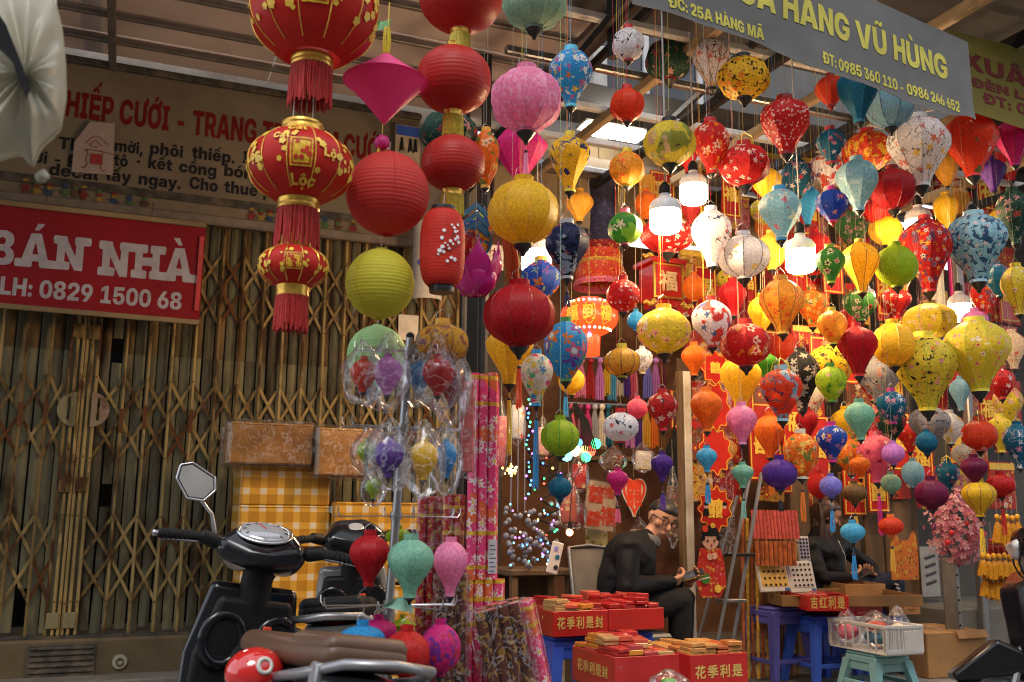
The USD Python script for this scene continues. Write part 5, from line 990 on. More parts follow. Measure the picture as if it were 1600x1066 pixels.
# --- deeper in the shop, filling the gaps
for (lab, cx, y0, y1, w, sh, m, Y) in [
    ('gold and brown silk lantern behind the white and navy one', 905, 300, 345, 46, 'bulb', 'gold', E_),
    ('red pumpkin lantern deep between the amber and the lily lanterns', 1270, 380, 430, 52, 'pump', 'red', E_),
    ('green floral lantern deep behind the royal blue pink flower one', 1332, 336, 384, 48, 'apple', 'green_flower', E_),
    ('plain yellow lantern deep above the lime pumpkin', 1385, 338, 382, 52, 'pump', 'yellow', D),
    ('tall peach lantern deep behind the fourth bulb', 1495, 296, 336, 44, 'apple', 'gold', E_),
    ('tall yellow lantern deep behind the white floral balloon', 1480, 306, 360, 40, 'bulb', 'yellow', D),
    ('red lantern deep behind the plain dark red pumpkin', 1372, 310, 352, 46, 'apple', 'red', D),
    ('blue lantern deep behind the first red lanterns', 1262, 290, 350, 42, 'tall', 'azure', D),
    ('orange floral lantern deep behind the third bulb', 1270, 455, 510, 48, 'bulb', 'orange_flower', D),
    ('dark floral lantern deep under the yellow tapering one', 1345, 455, 500, 54, 'apple', 'green_flower', D),
    ('red blossom lantern deep under the lime pumpkin', 1400, 452, 498, 50, 'bulb', 'red_white', D),
    ('plain orange lantern deep beside the navy hydrangea one', 1085, 540, 585, 40, 'bulb', 'orange', D),
    ('light pink lantern deep behind the fifth bulb', 1524, 486, 520, 42, 'pump', 'lilac', D),
    ('red patterned lantern deep behind the dark teal floral one', 1540, 440, 490, 44, 'apple', 'red_patch', D),
    ('white floral lantern deep beside the bright green one', 1270, 600, 650, 40, 'bulb', 'white_pink', D),
    ('plain crimson lantern deep beneath the black floral one', 1262, 640, 685, 36, 'bulb', 'crimson', D),
    ('yellow lantern deep behind the sea green one', 1322, 640, 688, 44, 'bulb', 'yellow', D),
    ('red cream lantern deep behind the teal blossom one', 1422, 660, 705, 40, 'bulb', 'red_cream', D),
    ('plain scarlet lantern deep beside the orange shouldered one', 1281, 740, 778, 38, 'pump', 'red', D),
    ('gold floral lantern deep at the picture edge', 1578, 605, 665, 44, 'bulb', 'yellow_pink', D),
    ('pale pink floral lantern deep by the picture edge', 1585, 520, 575, 40, 'bulb', 'white_pink', D),
    ('plain orange lantern deep under the herons lantern', 1085, 430, 470, 36, 'pump', 'orange', E_),
    ('red lantern deep above the navy hydrangea one', 1146, 440, 492, 44, 'bulb', 'crimson', D),
    ('yellow floral lantern deep beneath the white herons one', 1140, 420, 452, 42, 'pump', 'yellow_pink', E_),
    ('dark red lantern deep behind the tall cones', 1080, 300, 350, 40, 'bulb', 'darkred', D),
    ('red lantern deep right of the yellow landscape one', 1075, 222, 268, 34, 'bulb', 'red', D),
    ('plain orange lantern deep under the golden bird one', 1010, 300, 342, 38, 'apple', 'orange', E_),
    ('golden lantern deep beside the red crane one', 1480, 240, 290, 36, 'apple', 'gold', D),
    ('pale blue lantern deep behind the small navy ribboned one', 1428, 720, 760, 34, 'pump', 'ltblue', D)]:
    L(lab, cx, y0, y1, w, sh, m, Y)

# ================================================================== big red and gold lanterns, paper lanterns
gold_m = simple('gold_trim', (0.62, 0.36, 0.06), 0.32, metal=0.75, vary=0.25, scale=60)
gold_print = simple('gold_print', (0.72, 0.46, 0.05), 0.45, metal=0.0, vary=0.2, scale=40)
satin = fabric('red_satin', (0.50, 0.020, 0.012), [], rough=0.38, transl=0.22, brocade=0.06)
fringe_m = simple('fringe_red', (0.42, 0.035, 0.03), 0.6, vary=0.25, scale=90, transl=0.2)
def wrap(mesh, rad, a0, z0):
    "lays a flat mesh (x along the girth, y up, z outward) round a body of radius rad(z); a0 is the facing angle"
    v, f = mesh; v = np.asarray(v)
    z = z0 + v[:, 1]; r = np.array([rad(q) for q in z]); 
    a = a0 + v[:, 0] / np.maximum(rad(z0), 0.02)
    rr = r + 0.0025 + v[:, 2]
    return np.stack([rr * np.cos(a), rr * np.sin(a), z], 1), f
def subdiv(mesh, L):
    v, f = trimesh.remesh.subdivide_to_size(np.asarray(mesh[0]), np.asarray(mesh[1]), L); return v, f
def fringe(r0, r1, z0, z1, n=70, wid=0.0035):
    mb = MB()
    for i in range(n):
        a = 2 * PI * i / n + rng.uniform(-.03, .03); b = a + rng.uniform(-.05, .05); rz = z1 + rng.uniform(-0.012, 0.012)
        q = rng.uniform(0.92, 1.05)
        mb.tube([(r0 * math.cos(a), r0 * math.sin(a), z0), ((r0 + r1) / 2 * q * math.cos(a), (r0 + r1) / 2 * q * math.sin(a), (z0 + z1) / 2), (r1 * q * math.cos(b), r1 * q * math.sin(b), rz)], wid * rng.uniform(0.7, 1.1), 4, False)
    return mb
def facing(p):
    d = CAM - p; return math.atan2(d[1], d[0])
def oblate(R, H, p=2.35):
    t = np.linspace(0.0, 1, 19); z = H * t; x = np.abs(2 * t - 1); r = R * (1 - x ** p * 0.66) ** 0.78
    return z, r
def festival(label, cx, y0, y1, w, Y, capw, words, fr=None, top_fr=None, name='red_lantern', cord_to=None, dec=True):
    p1 = at(cx, y1, Y); p0 = at(cx, y0, Y); k = mpp(cx, (y0 + y1) / 2, Y); R = w * k / 2; H = p0[2] - p1[2]
    th = Thing(name, label, 'lantern', p1, 'big red and gold lanterns')
    z, r = oblate(R, H); rad = lambda q: float(np.interp(q, z, r))
    N = 12; a0 = facing(p1)
    for i in range(N):
        a = a0 + (np.linspace(i, i + 1, 6) - 0.5) * 2 * PI / N; s = np.ones(6); s[1:-1] = [0.99, 0.984, 0.984, 0.99]
        th.part('panel', sheet(np.stack([r[:, None] * s * np.cos(a), r[:, None] * s * np.sin(a), np.repeat(z[:, None], 6, 1)], -1)), satin, True, local=True)
        b = a[0]; th.part('rib', tube(np.stack([(r + .001) * math.cos(b), (r + .001) * math.sin(b), z], 1)[1:-1], 0.0022, 4, False), gold_m, local=True)
    cr = capw * k / 2
    for nm, zz, sg in (('top_collar', H, 1), ('bottom_collar', 0, -1)):
        prf = [(cr * 0.9, zz - sg * 0.004), (cr * 1.05, zz - sg * 0.004)] + [(cr * (1.02 + 0.03 * (q % 2)), zz + sg * 0.008 * q) for q in range(1, 5)] + [(cr * 0.9, zz + sg * 0.034)]
        th.part(nm, lathe(prf, 28, (0, 0, 0)), gold_m, 25, local=True)
    if fr: th.part('fringe', fringe(cr * 0.98, cr * 1.05, -0.03, -0.03 - fr * k), fringe_m, local=True)
    if dec:
        for (s, da, zz, hh, pre) in words:
            try: (v, f), ww = text(s, hh * k, 0.0012)
            except KeyError: continue
            v = v - [ww / 2, 0, 0]; v[:, 0] *= 1.0
            v, f = subdiv((v, f), 0.03)
            th.part('lettering', wrap((v, f), rad, a0 + da, zz * H), gold_print, local=True)
        # printed flowers and a framed plaque
        mb = MB(); rr = random.Random(len(label))
        for da in (-1.15, 0.0, 1.15, 2.4, -2.4):
            for q in range(22):
                aa = rr.uniform(-0.42, 0.42); zz = rr.uniform(0.22, 0.80) * H
                if da == 0 and abs(aa) < 0.30 and 0.22 * H < zz < 0.72 * H: continue
                c = rr.uniform(0.006, 0.014) * R / 0.17
                fl = Polygon([(c * (0.55 + 0.45 * abs(math.cos(2.5 * u))) * math.cos(u), c * (0.55 + 0.45 * abs(math.cos(2.5 * u))) * math.sin(u)) for u in np.linspace(0, 2 * PI, 16)[:-1]])
                v, f = extrude(fl, 0.001); v = v + [aa * rad(zz), 0, 0]
                mb.add(*wrap((v, f), rad, a0 + da - aa * 0 , zz)) if False else mb.add(*wrap((v - [aa * rad(zz), 0, 0], f), rad, a0 + da + aa, zz))
        th.part('printed_blossoms', mb, gold_print, local=True)
        pw, ph = R * 0.42, H * 0.40
        fr_ = sbox(-pw / 2, -ph / 2, pw / 2, ph / 2)
        v, f = subdiv(extrude(fr_, 0.0008), 0.03); th.part('printed_plaque', wrap((v, f), rad, a0, 0.47 * H), simple('plaque_yellow', (0.60, 0.36, 0.03), 0.5, vary=0.4, scale=60), local=True)
        fq = fr_.buffer(-pw * 0.08)
        mb = MB()
        for q in range(7):
            u = rr.uniform(-.36, .36) * pw; vv = rr.uniform(-.36, .36) * ph
            v, f = extrude(Point(0, 0).buffer(pw * rr.uniform(.07, .13), 5), 0.0012); mb.add(*wrap((v + [u, vv, 0.0006], f), rad, a0, 0.47 * H))
        v, f = subdiv(extrude(fq.difference(fq.buffer(-pw * 0.05)), 0.0012), 0.03); mb.add(*wrap((v + [0, 0, 0.0006], f), rad, a0, 0.47 * H))
        th.part('plaque_pattern', mb, simple('plaque_red', (0.42, 0.03, 0.015), 0.5), local=True)
    if cord_to is not None:
        for sx in (-1, 1):
            th.part('hanging_string', tube([(sx * cr * 0.5, 0, H + 0.02), (sx * cr * 0.45, 0, H + cord_to * k)], 0.0022, 4), simple('string_pale', (0.5, 0.45, 0.4), 0.6), local=True)
    return th
Yc = 3.0
festival('huge red and gold lantern cut by the top of the picture, topmost of the three', 488, -62, 93, 200, Yc, 62, [('Lộc', 0.0, 0.58, 15, ''), ('Cát', 0.55, 0.4, 12, '')], fr=62, cord_to=60)
festival('red and gold lantern lettered Cát and Lộc, middle of the hanging three', 467, 208, 314, 162, Yc, 62, [('Cát', -0.12, 0.82, 13, ''), ('Cát', -0.40, 0.66, 11, ''), ('Lộc', 0.08, 0.07, 13, ''), ('Lộc', -1.05, 0.4, 16, ''), ('Lộc', 0.62, 0.45, 14, '')], fr=62, cord_to=112)
festival('small red lantern with golden peonies, lowest of the hanging three', 457, 386, 449, 106, Yc, 48, [], fr=52, cord_to=66)

# plain red lanterns with gold frills: a string of three
frill_m = simple('gold_frill', (0.55, 0.42, 0.06), 0.35, metal=0.5, vary=0.3, scale=80, transl=0.2)
redpaper = fabric('red_ring_cloth', (0.44, 0.028, 0.022), [], rough=0.42, transl=0.25, brocade=0.08)
def ringed(label, cx, y0, y1, w, Y, m, rings=20, shape='ball', mouth=None, frill=None, top=None, name='paper_lantern', group='round paper lanterns', cord=None, capm=None, blk=None, seams=3, amp=0.012, text_=None):
    p1 = at(cx, y1, Y); p0 = at(cx, y0, Y); k = mpp(cx, (y0 + y1) / 2, Y); R = w * k / 2; H = p0[2] - p1[2]
    th = Thing(name, label, 'lantern', p1, group)
    t = np.linspace(0, 1, rings * 4 + 1); base = np.array([float(q) for q in interp(shape, 1 - t)]) if shape in SHAPES else np.array([shape(q) for q in t])
    rp = R * base * (1 - amp * (0.5 + 0.5 * np.cos(2 * PI * t * rings)) * 1.0)
    n = 40; g = np.zeros((len(t), n + 1, 3)); a = np.linspace(0, 2 * PI, n + 1)
    cr = 1 + 0.006 * (meshkit.fbm(np.stack(np.broadcast_arrays(np.cos(a)[None] * 3 + cx, np.sin(a)[None] * 3, t[:, None] * 14), -1), 3, 2) - 0.5)
    cr[:, -1] = cr[:, 0]
    g[..., 0] = rp[:, None] * cr * np.cos(a); g[..., 1] = rp[:, None] * cr * np.sin(a); g[..., 2] = (H * t)[:, None]
    th.part('shade', sheet(g), m, True, local=True)
    a0 = facing(p1)
    for q in range(seams):
        b = a0 + [-0.75, 0.15, 1.0, 2.2, 3.6][q]; idx = slice(2, len(t) - 2, 4)
        th.part('seam', tube(np.stack([(rp[idx] + .0006) * math.cos(b), (rp[idx] + .0006) * math.sin(b), H * t[idx]], 1), 0.0012, 4, False), m, local=True)
    m0 = R * base[0]
    if frill:
        fm = frill * k / 2
        th.part('collar', lathe([(fm * .9, 0.003), (fm * 1.03, 0.0), (fm * .98, -0.012), (fm * 1.05, -0.022), (fm * .9, -0.024)], 24), gold_m, 30, local=True)
        mb = MB()
        for i in range(46):
            b = 2 * PI * i / 46; q = rng.uniform(.92, 1.08)
            mb.tube([(fm * math.cos(b), fm * math.sin(b), -0.02), (fm * q * math.cos(b), fm * q * math.sin(b), -0.02 - 36 * k * rng.uniform(.85, 1))], 0.0035, 4, False)
        th.part('frill', mb, frill_m, local=True)
        th.part('top_collar', lathe([(fm * .7, H - .002), (fm * .8, H), (fm * .78, H + .012), (fm * .84, H + .02), (fm * .6, H + .022)], 24), gold_m, 30, local=True)
    else:
        th.part('mouth_ring', lathe([(m0 * .96, -.003), (m0 * 1.02, -.003), (m0 * 1.02, .006), (m0 * .96, .006)], 24), capm or m, 30, local=True)
        th.part('top_ring', lathe([(m0 * .96, H - .006), (m0 * 1.02, H - .006), (m0 * 1.02, H + .004), (m0 * .96, H + .004)], 24), capm or m, 30, local=True)
    if blk:
        fm = blk * k / 2
        for nm, z0, z1 in (('top_cap', H - .004, H + 9 * k), ('bottom_cap', -12 * k, .004)):
            th.part(nm, lathe([(.001, z0), (fm, z0), (fm * 1.04, (z0 + z1) / 2), (fm, z1), (fm * .8, z1), (fm * .78, z0 + .002), (.001, z0 + .003)], 26), cap_m, 40, local=True)
    if cord: th.part('cord', tube([(0, 0, H), (.003, 0, H + cord * k)], 0.0022, 5), simple('cord_pink', (0.5, 0.32, 0.28), 0.6), local=True)
    return th, p1, R, H, k, rp, t
gr = 'plain red frilled lanterns on one string'
ringed('dark red frilled lantern cut by the top of the picture', 719, -60, 48, 131, 3.15, redpaper, 16, 'pump', frill=30, group=gr, seams=0, amp=0.006, name='frilled_lantern', cord=60)
ringed('red frilled lantern in the middle of its string beside the pink cone lantern', 708, 76, 175, 117, 3.15, redpaper, 16, 'pump', frill=30, group=gr, seams=1, amp=0.008, name='frilled_lantern')
ringed('smaller red frilled lantern lowest of its string beside the red paper ball', 707, 214, 298, 100, 3.15, redpaper, 16, 'pump', frill=33, group=gr, seams=1, amp=0.008, name='frilled_lantern')
paper = lambda n, c: fabric('paper_' + n, c, [], rough=0.6, transl=0.32, brocade=0.05)
ringed('large coral red paper ball lantern under the pink cone lantern', 604, 240, 366, 130, 3.1, paper('red', (0.56, 0.050, 0.040)), 22, 'ball', cord=20, seams=2)
ringed('yellow green paper ball lantern under the coral red one', 592, 390, 497, 108, 3.1, paper('yellow', (0.56, 0.50, 0.045)), 20, 'ball', cord=26, seams=1)
ringed('pale green paper ball lantern half hidden behind the wrapped small lanterns', 587, 509, 602, 93, 3.68, paper('green', (0.36, 0.58, 0.27)), 18, 'ball', cord=14, seams=1)
th, p1, R, H, k, rp, t = ringed('tall red paper lantern with black ends and white plum blossoms', 690, 332, 446, 71, 3.0, paper('scarlet', (0.58, 0.035, 0.022)), 22,
    lambda q: 0.62 + 0.38 * (1 - abs(2 * q - 1) ** 3.2) ** 0.6 if 0 < q < 1 else 0.62, blk=38, seams=1, name='red_tall_lantern', group=None, cord=30)
rad = lambda q: float(np.interp(q, t * H, rp)); a0 = facing(p1); rr = random.Random(3)
pts = [(14, 88), (18, 84), (25, 90), (20, 78), (12, 62), (8, 55), (4, 58), (0, 52), (10, 50), (16, 58), (-4, 46), (2, 44), (24, 70), (20, 66), (26, 62), (-6, 40), (14, 36), (20, 34), (8, 30), (-1, 66), (2, 78), (24, 80)]
mb = MB()
for (x, y) in pts:
    c = rr.uniform(0.0035, 0.0085); fl = Polygon([(c * (0.6 + 0.4 * abs(math.cos(2.5 * u))) * math.cos(u), c * (0.6 + 0.4 * abs(math.cos(2.5 * u))) * math.sin(u)) for u in np.linspace(0, 2 * PI, 21)[:-1]])
    v, f = extrude(fl, 0.001); mb.add(*wrap((v, f), rad, a0 + x * k / R, y * k))
th.part('printed_blossoms', mb, simple('blossom_white', (0.72, 0.68, 0.68), 0.5), local=True)
mb = MB()
for q in ([(-8, 38), (-2, 44), (4, 48), (12, 60), (18, 78)], [(4, 48), (12, 46), (24, 58)]):
    zs = [y * k for x, y in q]; mb.tube([((rad(y * k) + .002) * math.cos(a0 + x * k / R), (rad(y * k) + .002) * math.sin(a0 + x * k / R), y * k) for x, y in q], 0.0012, 4)
th.part('printed_twig', mb, cap_m, local=True)
# pink double cone
Y = 3.1; p = at(600, 194, Y); k = mpp(600, 135, Y); R = 65 * k; zr, zt_ = 70 * k, 116 * k
t = Thing('cone_lantern', 'bright pink lantern of two cones joined at a wide rim', 'lantern', p)
pinkc = fabric('cone_pink', (0.80, 0.075, 0.27), [], rough=0.5, transl=0.35, brocade=0.04)
t.part('lower_cone', lathe([(0.004, 0), (R * .5, zr * .53), (R * .93, zr * .96), (R, zr)], 40), pinkc, True, local=True)
t.part('upper_cone', lathe([(R, zr + .001), (R * .93, zr + (zt_ - zr) * .10), (R * .5, zr + (zt_ - zr) * .53), (0.012, zt_)], 40), pinkc, True, local=True)
t.part('rim', lathe([(R - .002, zr - .003), (R + .003, zr), (R - .002, zr + .004)], 40), pinkc, local=True)
t.part('cord', tube([(0, 0, zt_), (0.005, 0, zt_ + 0.2)], 0.002, 4), trim('lemon'), local=True)
mb = MB()
for q in range(8): mb.tube([(0.008 * math.cos(q), 0.008 * math.sin(q), zt_ + 46 * k), (0.012 * math.cos(q), 0.012 * math.sin(q), zt_ + 22 * k), (0.009 * math.cos(q), .009 * math.sin(q), zt_ + 2 * k)], 0.003, 4)
t.part('yellow_tassel', mb, trim('lemon'), local=True)
g = grid4((-0.045, 0, zt_ + 38 * k), (0.005, 0, zt_ + 46 * k), (0.012, 0.01, zt_ + 62 * k), (-0.03, 0.02, zt_ + 60 * k), 5, 5); g[..., 1] += 0.012 * np.sin(np.arange(5))[None]
t.part('green_tag', slab(g, 0.002, (0, 1, 0)), trim('leaf'), local=True)
p = at(597, 223, Y)
t = Thing('cloth_pompom', 'small crumpled magenta cloth pompom on a thread above the coral paper ball', 'pompom', p - [0, 0, 0.03])
v, f = ball((0, 0, 0), 0.027, 18); v = v * (1 + 0.35 * (meshkit.fbm(v * 60, 3, 1) - 0.5))[:, None]
t.part('cloth', (v + p, f), trim('magenta'), True); t.part('thread', tube([p, p + [0, 0, 0.075]], 0.0015, 4), trim('lemon'))
t.part('yellow_end', tube([p - [0.01, 0, 0.02], p - [0.016, 0, 0.055]], 0.006, 5), trim('yellow'))
# behind them
lantern('brown gold brocade pumpkin lantern hanging beside the display pole', 690, 507, 569, 88, 'pump', 'gold_brown', 3.35, ring='gold', cap='gold', tie='scarlet', up=2.6, rib='brown')
lantern('dark teal lantern with white and pink flowers behind the lowest red frilled one', 700, 176, 240, 92, 'ball', 'dgreen_flower', 3.7, up=3.2)
lantern('orange angular lantern with floral print behind the red frilled string', 758, 205, 292, 46, 'hexa', 'orange_flower', 3.7, ring='gold', up=3.4)
lantern('red patterned lantern peeping out behind the tall red paper one', 722, 352, 436, 62, 'apple', 'red_patch', 3.6, up=3.0)
lantern('blue and orange floral lantern at the edge of the red frilled string', 752, 330, 372, 42, 'pump', 'folk', 3.75, up=3.2)
# magenta lotus-petal lantern
Y = 3.45; p = at(742, 463, Y); k = 1.3 * mpp(742, 430, Y)
t = Thing('petal_lantern', 'glossy magenta plastic lantern with pointed petals beside the red silk pumpkin', 'lantern', p)
mg = simple('magenta_plastic', (0.62, 0.02, 0.25), 0.2, vary=0.05, coat=0.4, transl=0.25)
t.part('body', lathe([(4 * k, 0), (14 * k, 2 * k), (24 * k, 12 * k), (27 * k, 24 * k), (23 * k, 36 * k), (12 * k, 38 * k), (.001, 38 * k)], 28), mg, 50, local=True)
for q in range(6):
    a = q * PI / 3 + 0.3; rows = []
    for s in np.linspace(0, 1, 9):
        wd = 17 * k * math.sin(PI * min(1, 0.25 + 0.75 * s)) * (1.0 if s < .6 else (1 - (s - .6) / .4) ** .8 if s < 1 else 0.02) + .0006
        rad_ = (10 + 22 * math.sin(PI * min(.5, s * .62)) - 6 * max(0, s - .6)) * k; z = (1 + 68 * s) * k * 0.95
        rows.append([(rad_ * math.cos(a) - u * wd * math.sin(a) - .004 * u * u * math.cos(a), rad_ * math.sin(a) + u * wd * math.cos(a) - .004 * u * u * math.sin(a), z) for u in np.linspace(-1, 1, 7)])
    t.part('petal', slab(np.array(rows), 0.0012, (math.cos(a), math.sin(a), 0)), mg, True, local=True)
t.part('cord', tube([(0, 0, 38 * k), (0, 0, 150 * k)], .0014, 4), cord_m, local=True)
# blue folded fan ornament with a printed disc
Y = 3.55; p = at(742, 372, Y); k = mpp(742, 340, Y)
t = Thing('fan_ornament', 'blue plastic ornament of stacked chevrons over a yellow printed disc', 'ornament', p - [0, 0, 32 * k])
bl = simple('chevron_blue', (0.02, 0.16, 0.32), 0.25, coat=0.4)
for q in range(3):
    z = (18 + 15 * q) * k
    pol = Polygon([(-20 * k, z - 8 * k), (0, z + 9 * k), (20 * k, z - 8 * k), (20 * k, z - 17 * k), (0, z), (-20 * k, z - 17 * k)])
    v, f = extrude(pol, 0.01); t.part('chevron', (np.stack([v[:, 0] + p[0], p[1] - v[:, 2] - .003 * q, v[:, 1] + p[2]], 1), f), bl)
t.part('disc', tube([p + [0, .006, -4 * k], p + [0, -.004, -4 * k]], 25 * k, 28), fabric('print_disc', (0.62, 0.36, 0.03), [dict(t='blot', sc=30, thr=.55, col=(0.02, 0.2, 0.4)), dict(t='blot', sc=26, thr=.6, col=(0.5, 0.03, 0.03))], transl=0.1))
t.part('rim', lathe([(24 * k, -.006), (28 * k, -.006), (28 * k, .008), (24 * k, .008), (24 * k, -.006)], 28, p + [0, 0, -4 * k], rot(x=PI / 2)), bl)
# bunched orange-red cloth
Y = 3.9
mb = MB()
for q in range(9):
    a = at(786 + q * 2.2, 368, Y + .02 * (q % 3)); b = at(800 + (q % 4) * 5 - 2, 448, Y + .02 * (q % 3)); m_ = (a + b) / 2 + [rng.uniform(-.02, .02), 0, 0]
    mb.tube([a, m_, b], [0.012, 0.016, 0.006], 6)
t = Thing('folded_banner', 'bunched orange red cloth hanging behind the yellow pumpkin lantern', 'cloth', at(800, 448, Y)); t.part('cloth', mb, fabric('cloth_orange', (0.5, 0.07, 0.015), []), True)

# lit festival lantern with chains of small lamps
Y = 6.0; p = at(921, 524, Y); k = mpp(921, 495, Y); R = 45 * k; H = 58 * k
t = Thing('lit_lantern', 'lit red plastic lantern ringed with small pink and orange lamps and gold characters', 'lantern', p)
z, r = oblate(R, H); rad = lambda q: float(np.interp(q, z, r)); a0 = facing(p)
t.part('shell', sheet(np.stack([r[:, None] * np.cos(np.linspace(0, 2 * PI, 41)), r[:, None] * np.sin(np.linspace(0, 2 * PI, 41)), np.repeat(z[:, None], 41, 1)], -1)),
       mat('lit_red', {'p': ('principled_bsdf', {'base_color': (0.55, 0.03, 0.01), 'roughness': 0.3, 'emission_color': (1.0, 0.06, 0.01), 'emission_strength': 0.9})}, [], 'p.BSDF'), True, local=True)
for s, da in (('福', -0.62), ('到', 0.0), ('福', 0.62)):
    (v, f), ww = text(s, 19 * k, .003); v = v - [ww / 2, 0, 0]; v[:, 0] *= .8; t.part('character', wrap((v, f), rad, a0 + da, .33 * H), gold_print, local=True)
    ov = Point(0, 0).buffer(1, 20); import shapely.affinity as _aff
    e1 = _aff.scale(ov, 9.5 * k, 18 * k).difference(_aff.scale(ov, 8.4 * k, 16.6 * k)); v, f = subdiv(extrude(e1, .003), .03); t.part('oval_frame', wrap((v, f), rad, a0 + da, .5 * H), gold_print, local=True)
leds = [emitter('led_pink', (1, .25, .7), 14), emitter('led_amber', (1, .5, .15), 12), emitter('led_violet', (.5, .15, 1), 14)]
for q in range(26):
    a = a0 - 1.5 + 3.0 * (q % 13) / 12; zz = H * (.86 if q < 13 else .12)
    t.part('small_lamp', ball((rad(zz) * 1.02 * math.cos(a), rad(zz) * 1.02 * math.sin(a), zz), .0085, 8), leds[0 if 4 < q % 13 < 8 else 1], True, local=True)
t.part('lower_tube', lathe([(16 * k, 0), (17 * k, -.02), (16 * k, -32 * k), (.001, -32 * k)], 20), mat('lit_red', None), True, local=True)
t.part('small_lamp', ball((rad(0) * .9 * math.cos(a0), rad(0) * .9 * math.sin(a0), -.01), .014, 8), leds[2], True, local=True)
t.part('cord', tube([(0, 0, H), (0, 0, H + .9)], .003, 4), cord_m, local=True)

# carved red and gold box lantern
Y = 6.0; p = at(1032, 478, Y); k = mpp(1032, 440, Y)
t = Thing('box_lantern', 'red box lantern with carved golden cloud brackets and a golden blossom character', 'lantern', p)
redl = simple('red_lacquer', (0.45, 0.015, 0.012), 0.3, coat=0.3)
t.part('box', box(p + [0, 0, 34 * k], (48 * k, 48 * k, 56 * k), bev=.006), redl)
t.part('lower_box', box(p + [0, 0, 2 * k], (38 * k, 38 * k, 14 * k), bev=.006), redl)
t.part('roof', box(p + [0, 0, 66 * k], (62 * k, 62 * k, 8 * k), bev=.006), redl)
for sx in (-1, 1):
    for (zz, s) in ((66, 1), (2, -1)):
        mb = MB()
        for q in range(6): mb.m(ball(p + [sx * (26 + 3.2 * q) * k, -24 * k, (zz + s * (2 + 3 * math.sin(q * 1.1)) + s * q) * k], (5 - .4 * q) * k, 8))
        t.part('cloud_bracket', mb, gold_m, True)
    t.part('gold_post', box(p + [sx * 25 * k, -25 * k, 34 * k], (3 * k, 3 * k, 56 * k)), gold_m)
for zz in (8, 60): t.part('gold_rail', box(p + [0, -25 * k, zz * k], (50 * k, 3 * k, 2.4 * k)), gold_m)
(v, f), ww = text('福', 24 * k, .004); t.part('character', place((v, f), p + [-ww / 2, -25 * k, 22 * k], (1, 0, 0), (0, 0, 1)), simple('pale_gold', (0.7, 0.5, 0.25), .4))
t.part('cord', tube([p + [0, 0, 70 * k], p + [0, 0, .95]], .003, 4), cord_m)

# ================================================================== goods: display pole, bundles, cartons, red packets
clear = mat('clear_film', {'g': ('geometry', {}), 'n': ('noise_texture', {'scale': 15.0, 'detail': 1.5, 'distortion': 0.5}), 'b': ('bump', {'strength': 0.45, 'distance': 0.02}), 't': ('transparent_bsdf', {'color': (0.975, 0.975, 0.98)}),
    'gl': ('glossy_bsdf', {'color': (0.9, 0.9, 0.92), 'roughness': 0.2}), 'f': ('fresnel', {'IOR': 1.3}), 'm': ('math', {'math_type': 'multiply_add', 'value2': 0.5, 'value3': 0.045}), 'mx': ('mix_closure', {}), 'n2': ('noise_texture', {'scale': 11.0, 'detail': 3.0, 'distortion': 1.6}), 'c1': ('math', {'math_type': 'subtract', 'value2': .5}), 'c2': ('math', {'math_type': 'absolute'}), 'c3': ('map_range', {'from_min': .03, 'from_max': .0, 'to_max': .16, 'clamp': True}), 'df': ('diffuse_bsdf', {'color': (.75, .75, .76)}), 'm2': ('mix_closure', {})},
    [('g.position', 'n.vector'), ('n.fac', 'b.height'), ('b.normal', 'gl.normal'), ('b.normal', 'f.normal'), ('f.fac', 'm.value1'), ('m.value', 'mx.fac'), ('t.BSDF', 'mx.closure1'), ('gl.BSDF', 'mx.closure2'), ('g.position', 'n2.vector'), ('n2.fac', 'c1.value1'), ('c1.value', 'c2.value1'), ('c2.value', 'c3.value'), ('c3.result', 'm2.fac'), ('mx.closure', 'm2.closure1'), ('df.BSDF', 'm2.closure2')], 'm2.closure')
def bagmesh(c, rx, rz, seed, n=22):
    v, f = ball((0, 0, 0), 1, n)
    q = meshkit.fbm(v * 2.6 + seed * 7.1, 4, seed) - 0.5
    q = q + .16 * np.abs(np.sin(9 * np.arctan2(v[:, 1], v[:, 0]) + seed)) * np.abs(v[:, 2]); v = v * (1 + 0.5 * q)[:, None]
    top = np.clip((v[:, 2] - 0.45) / 0.5, 0, 1); v[:, :2] *= (1 - 0.45 * top)[:, None]; v[:, 2] += 0.25 * top
    return v * [rx, rx, rz] + np.asarray(c), f
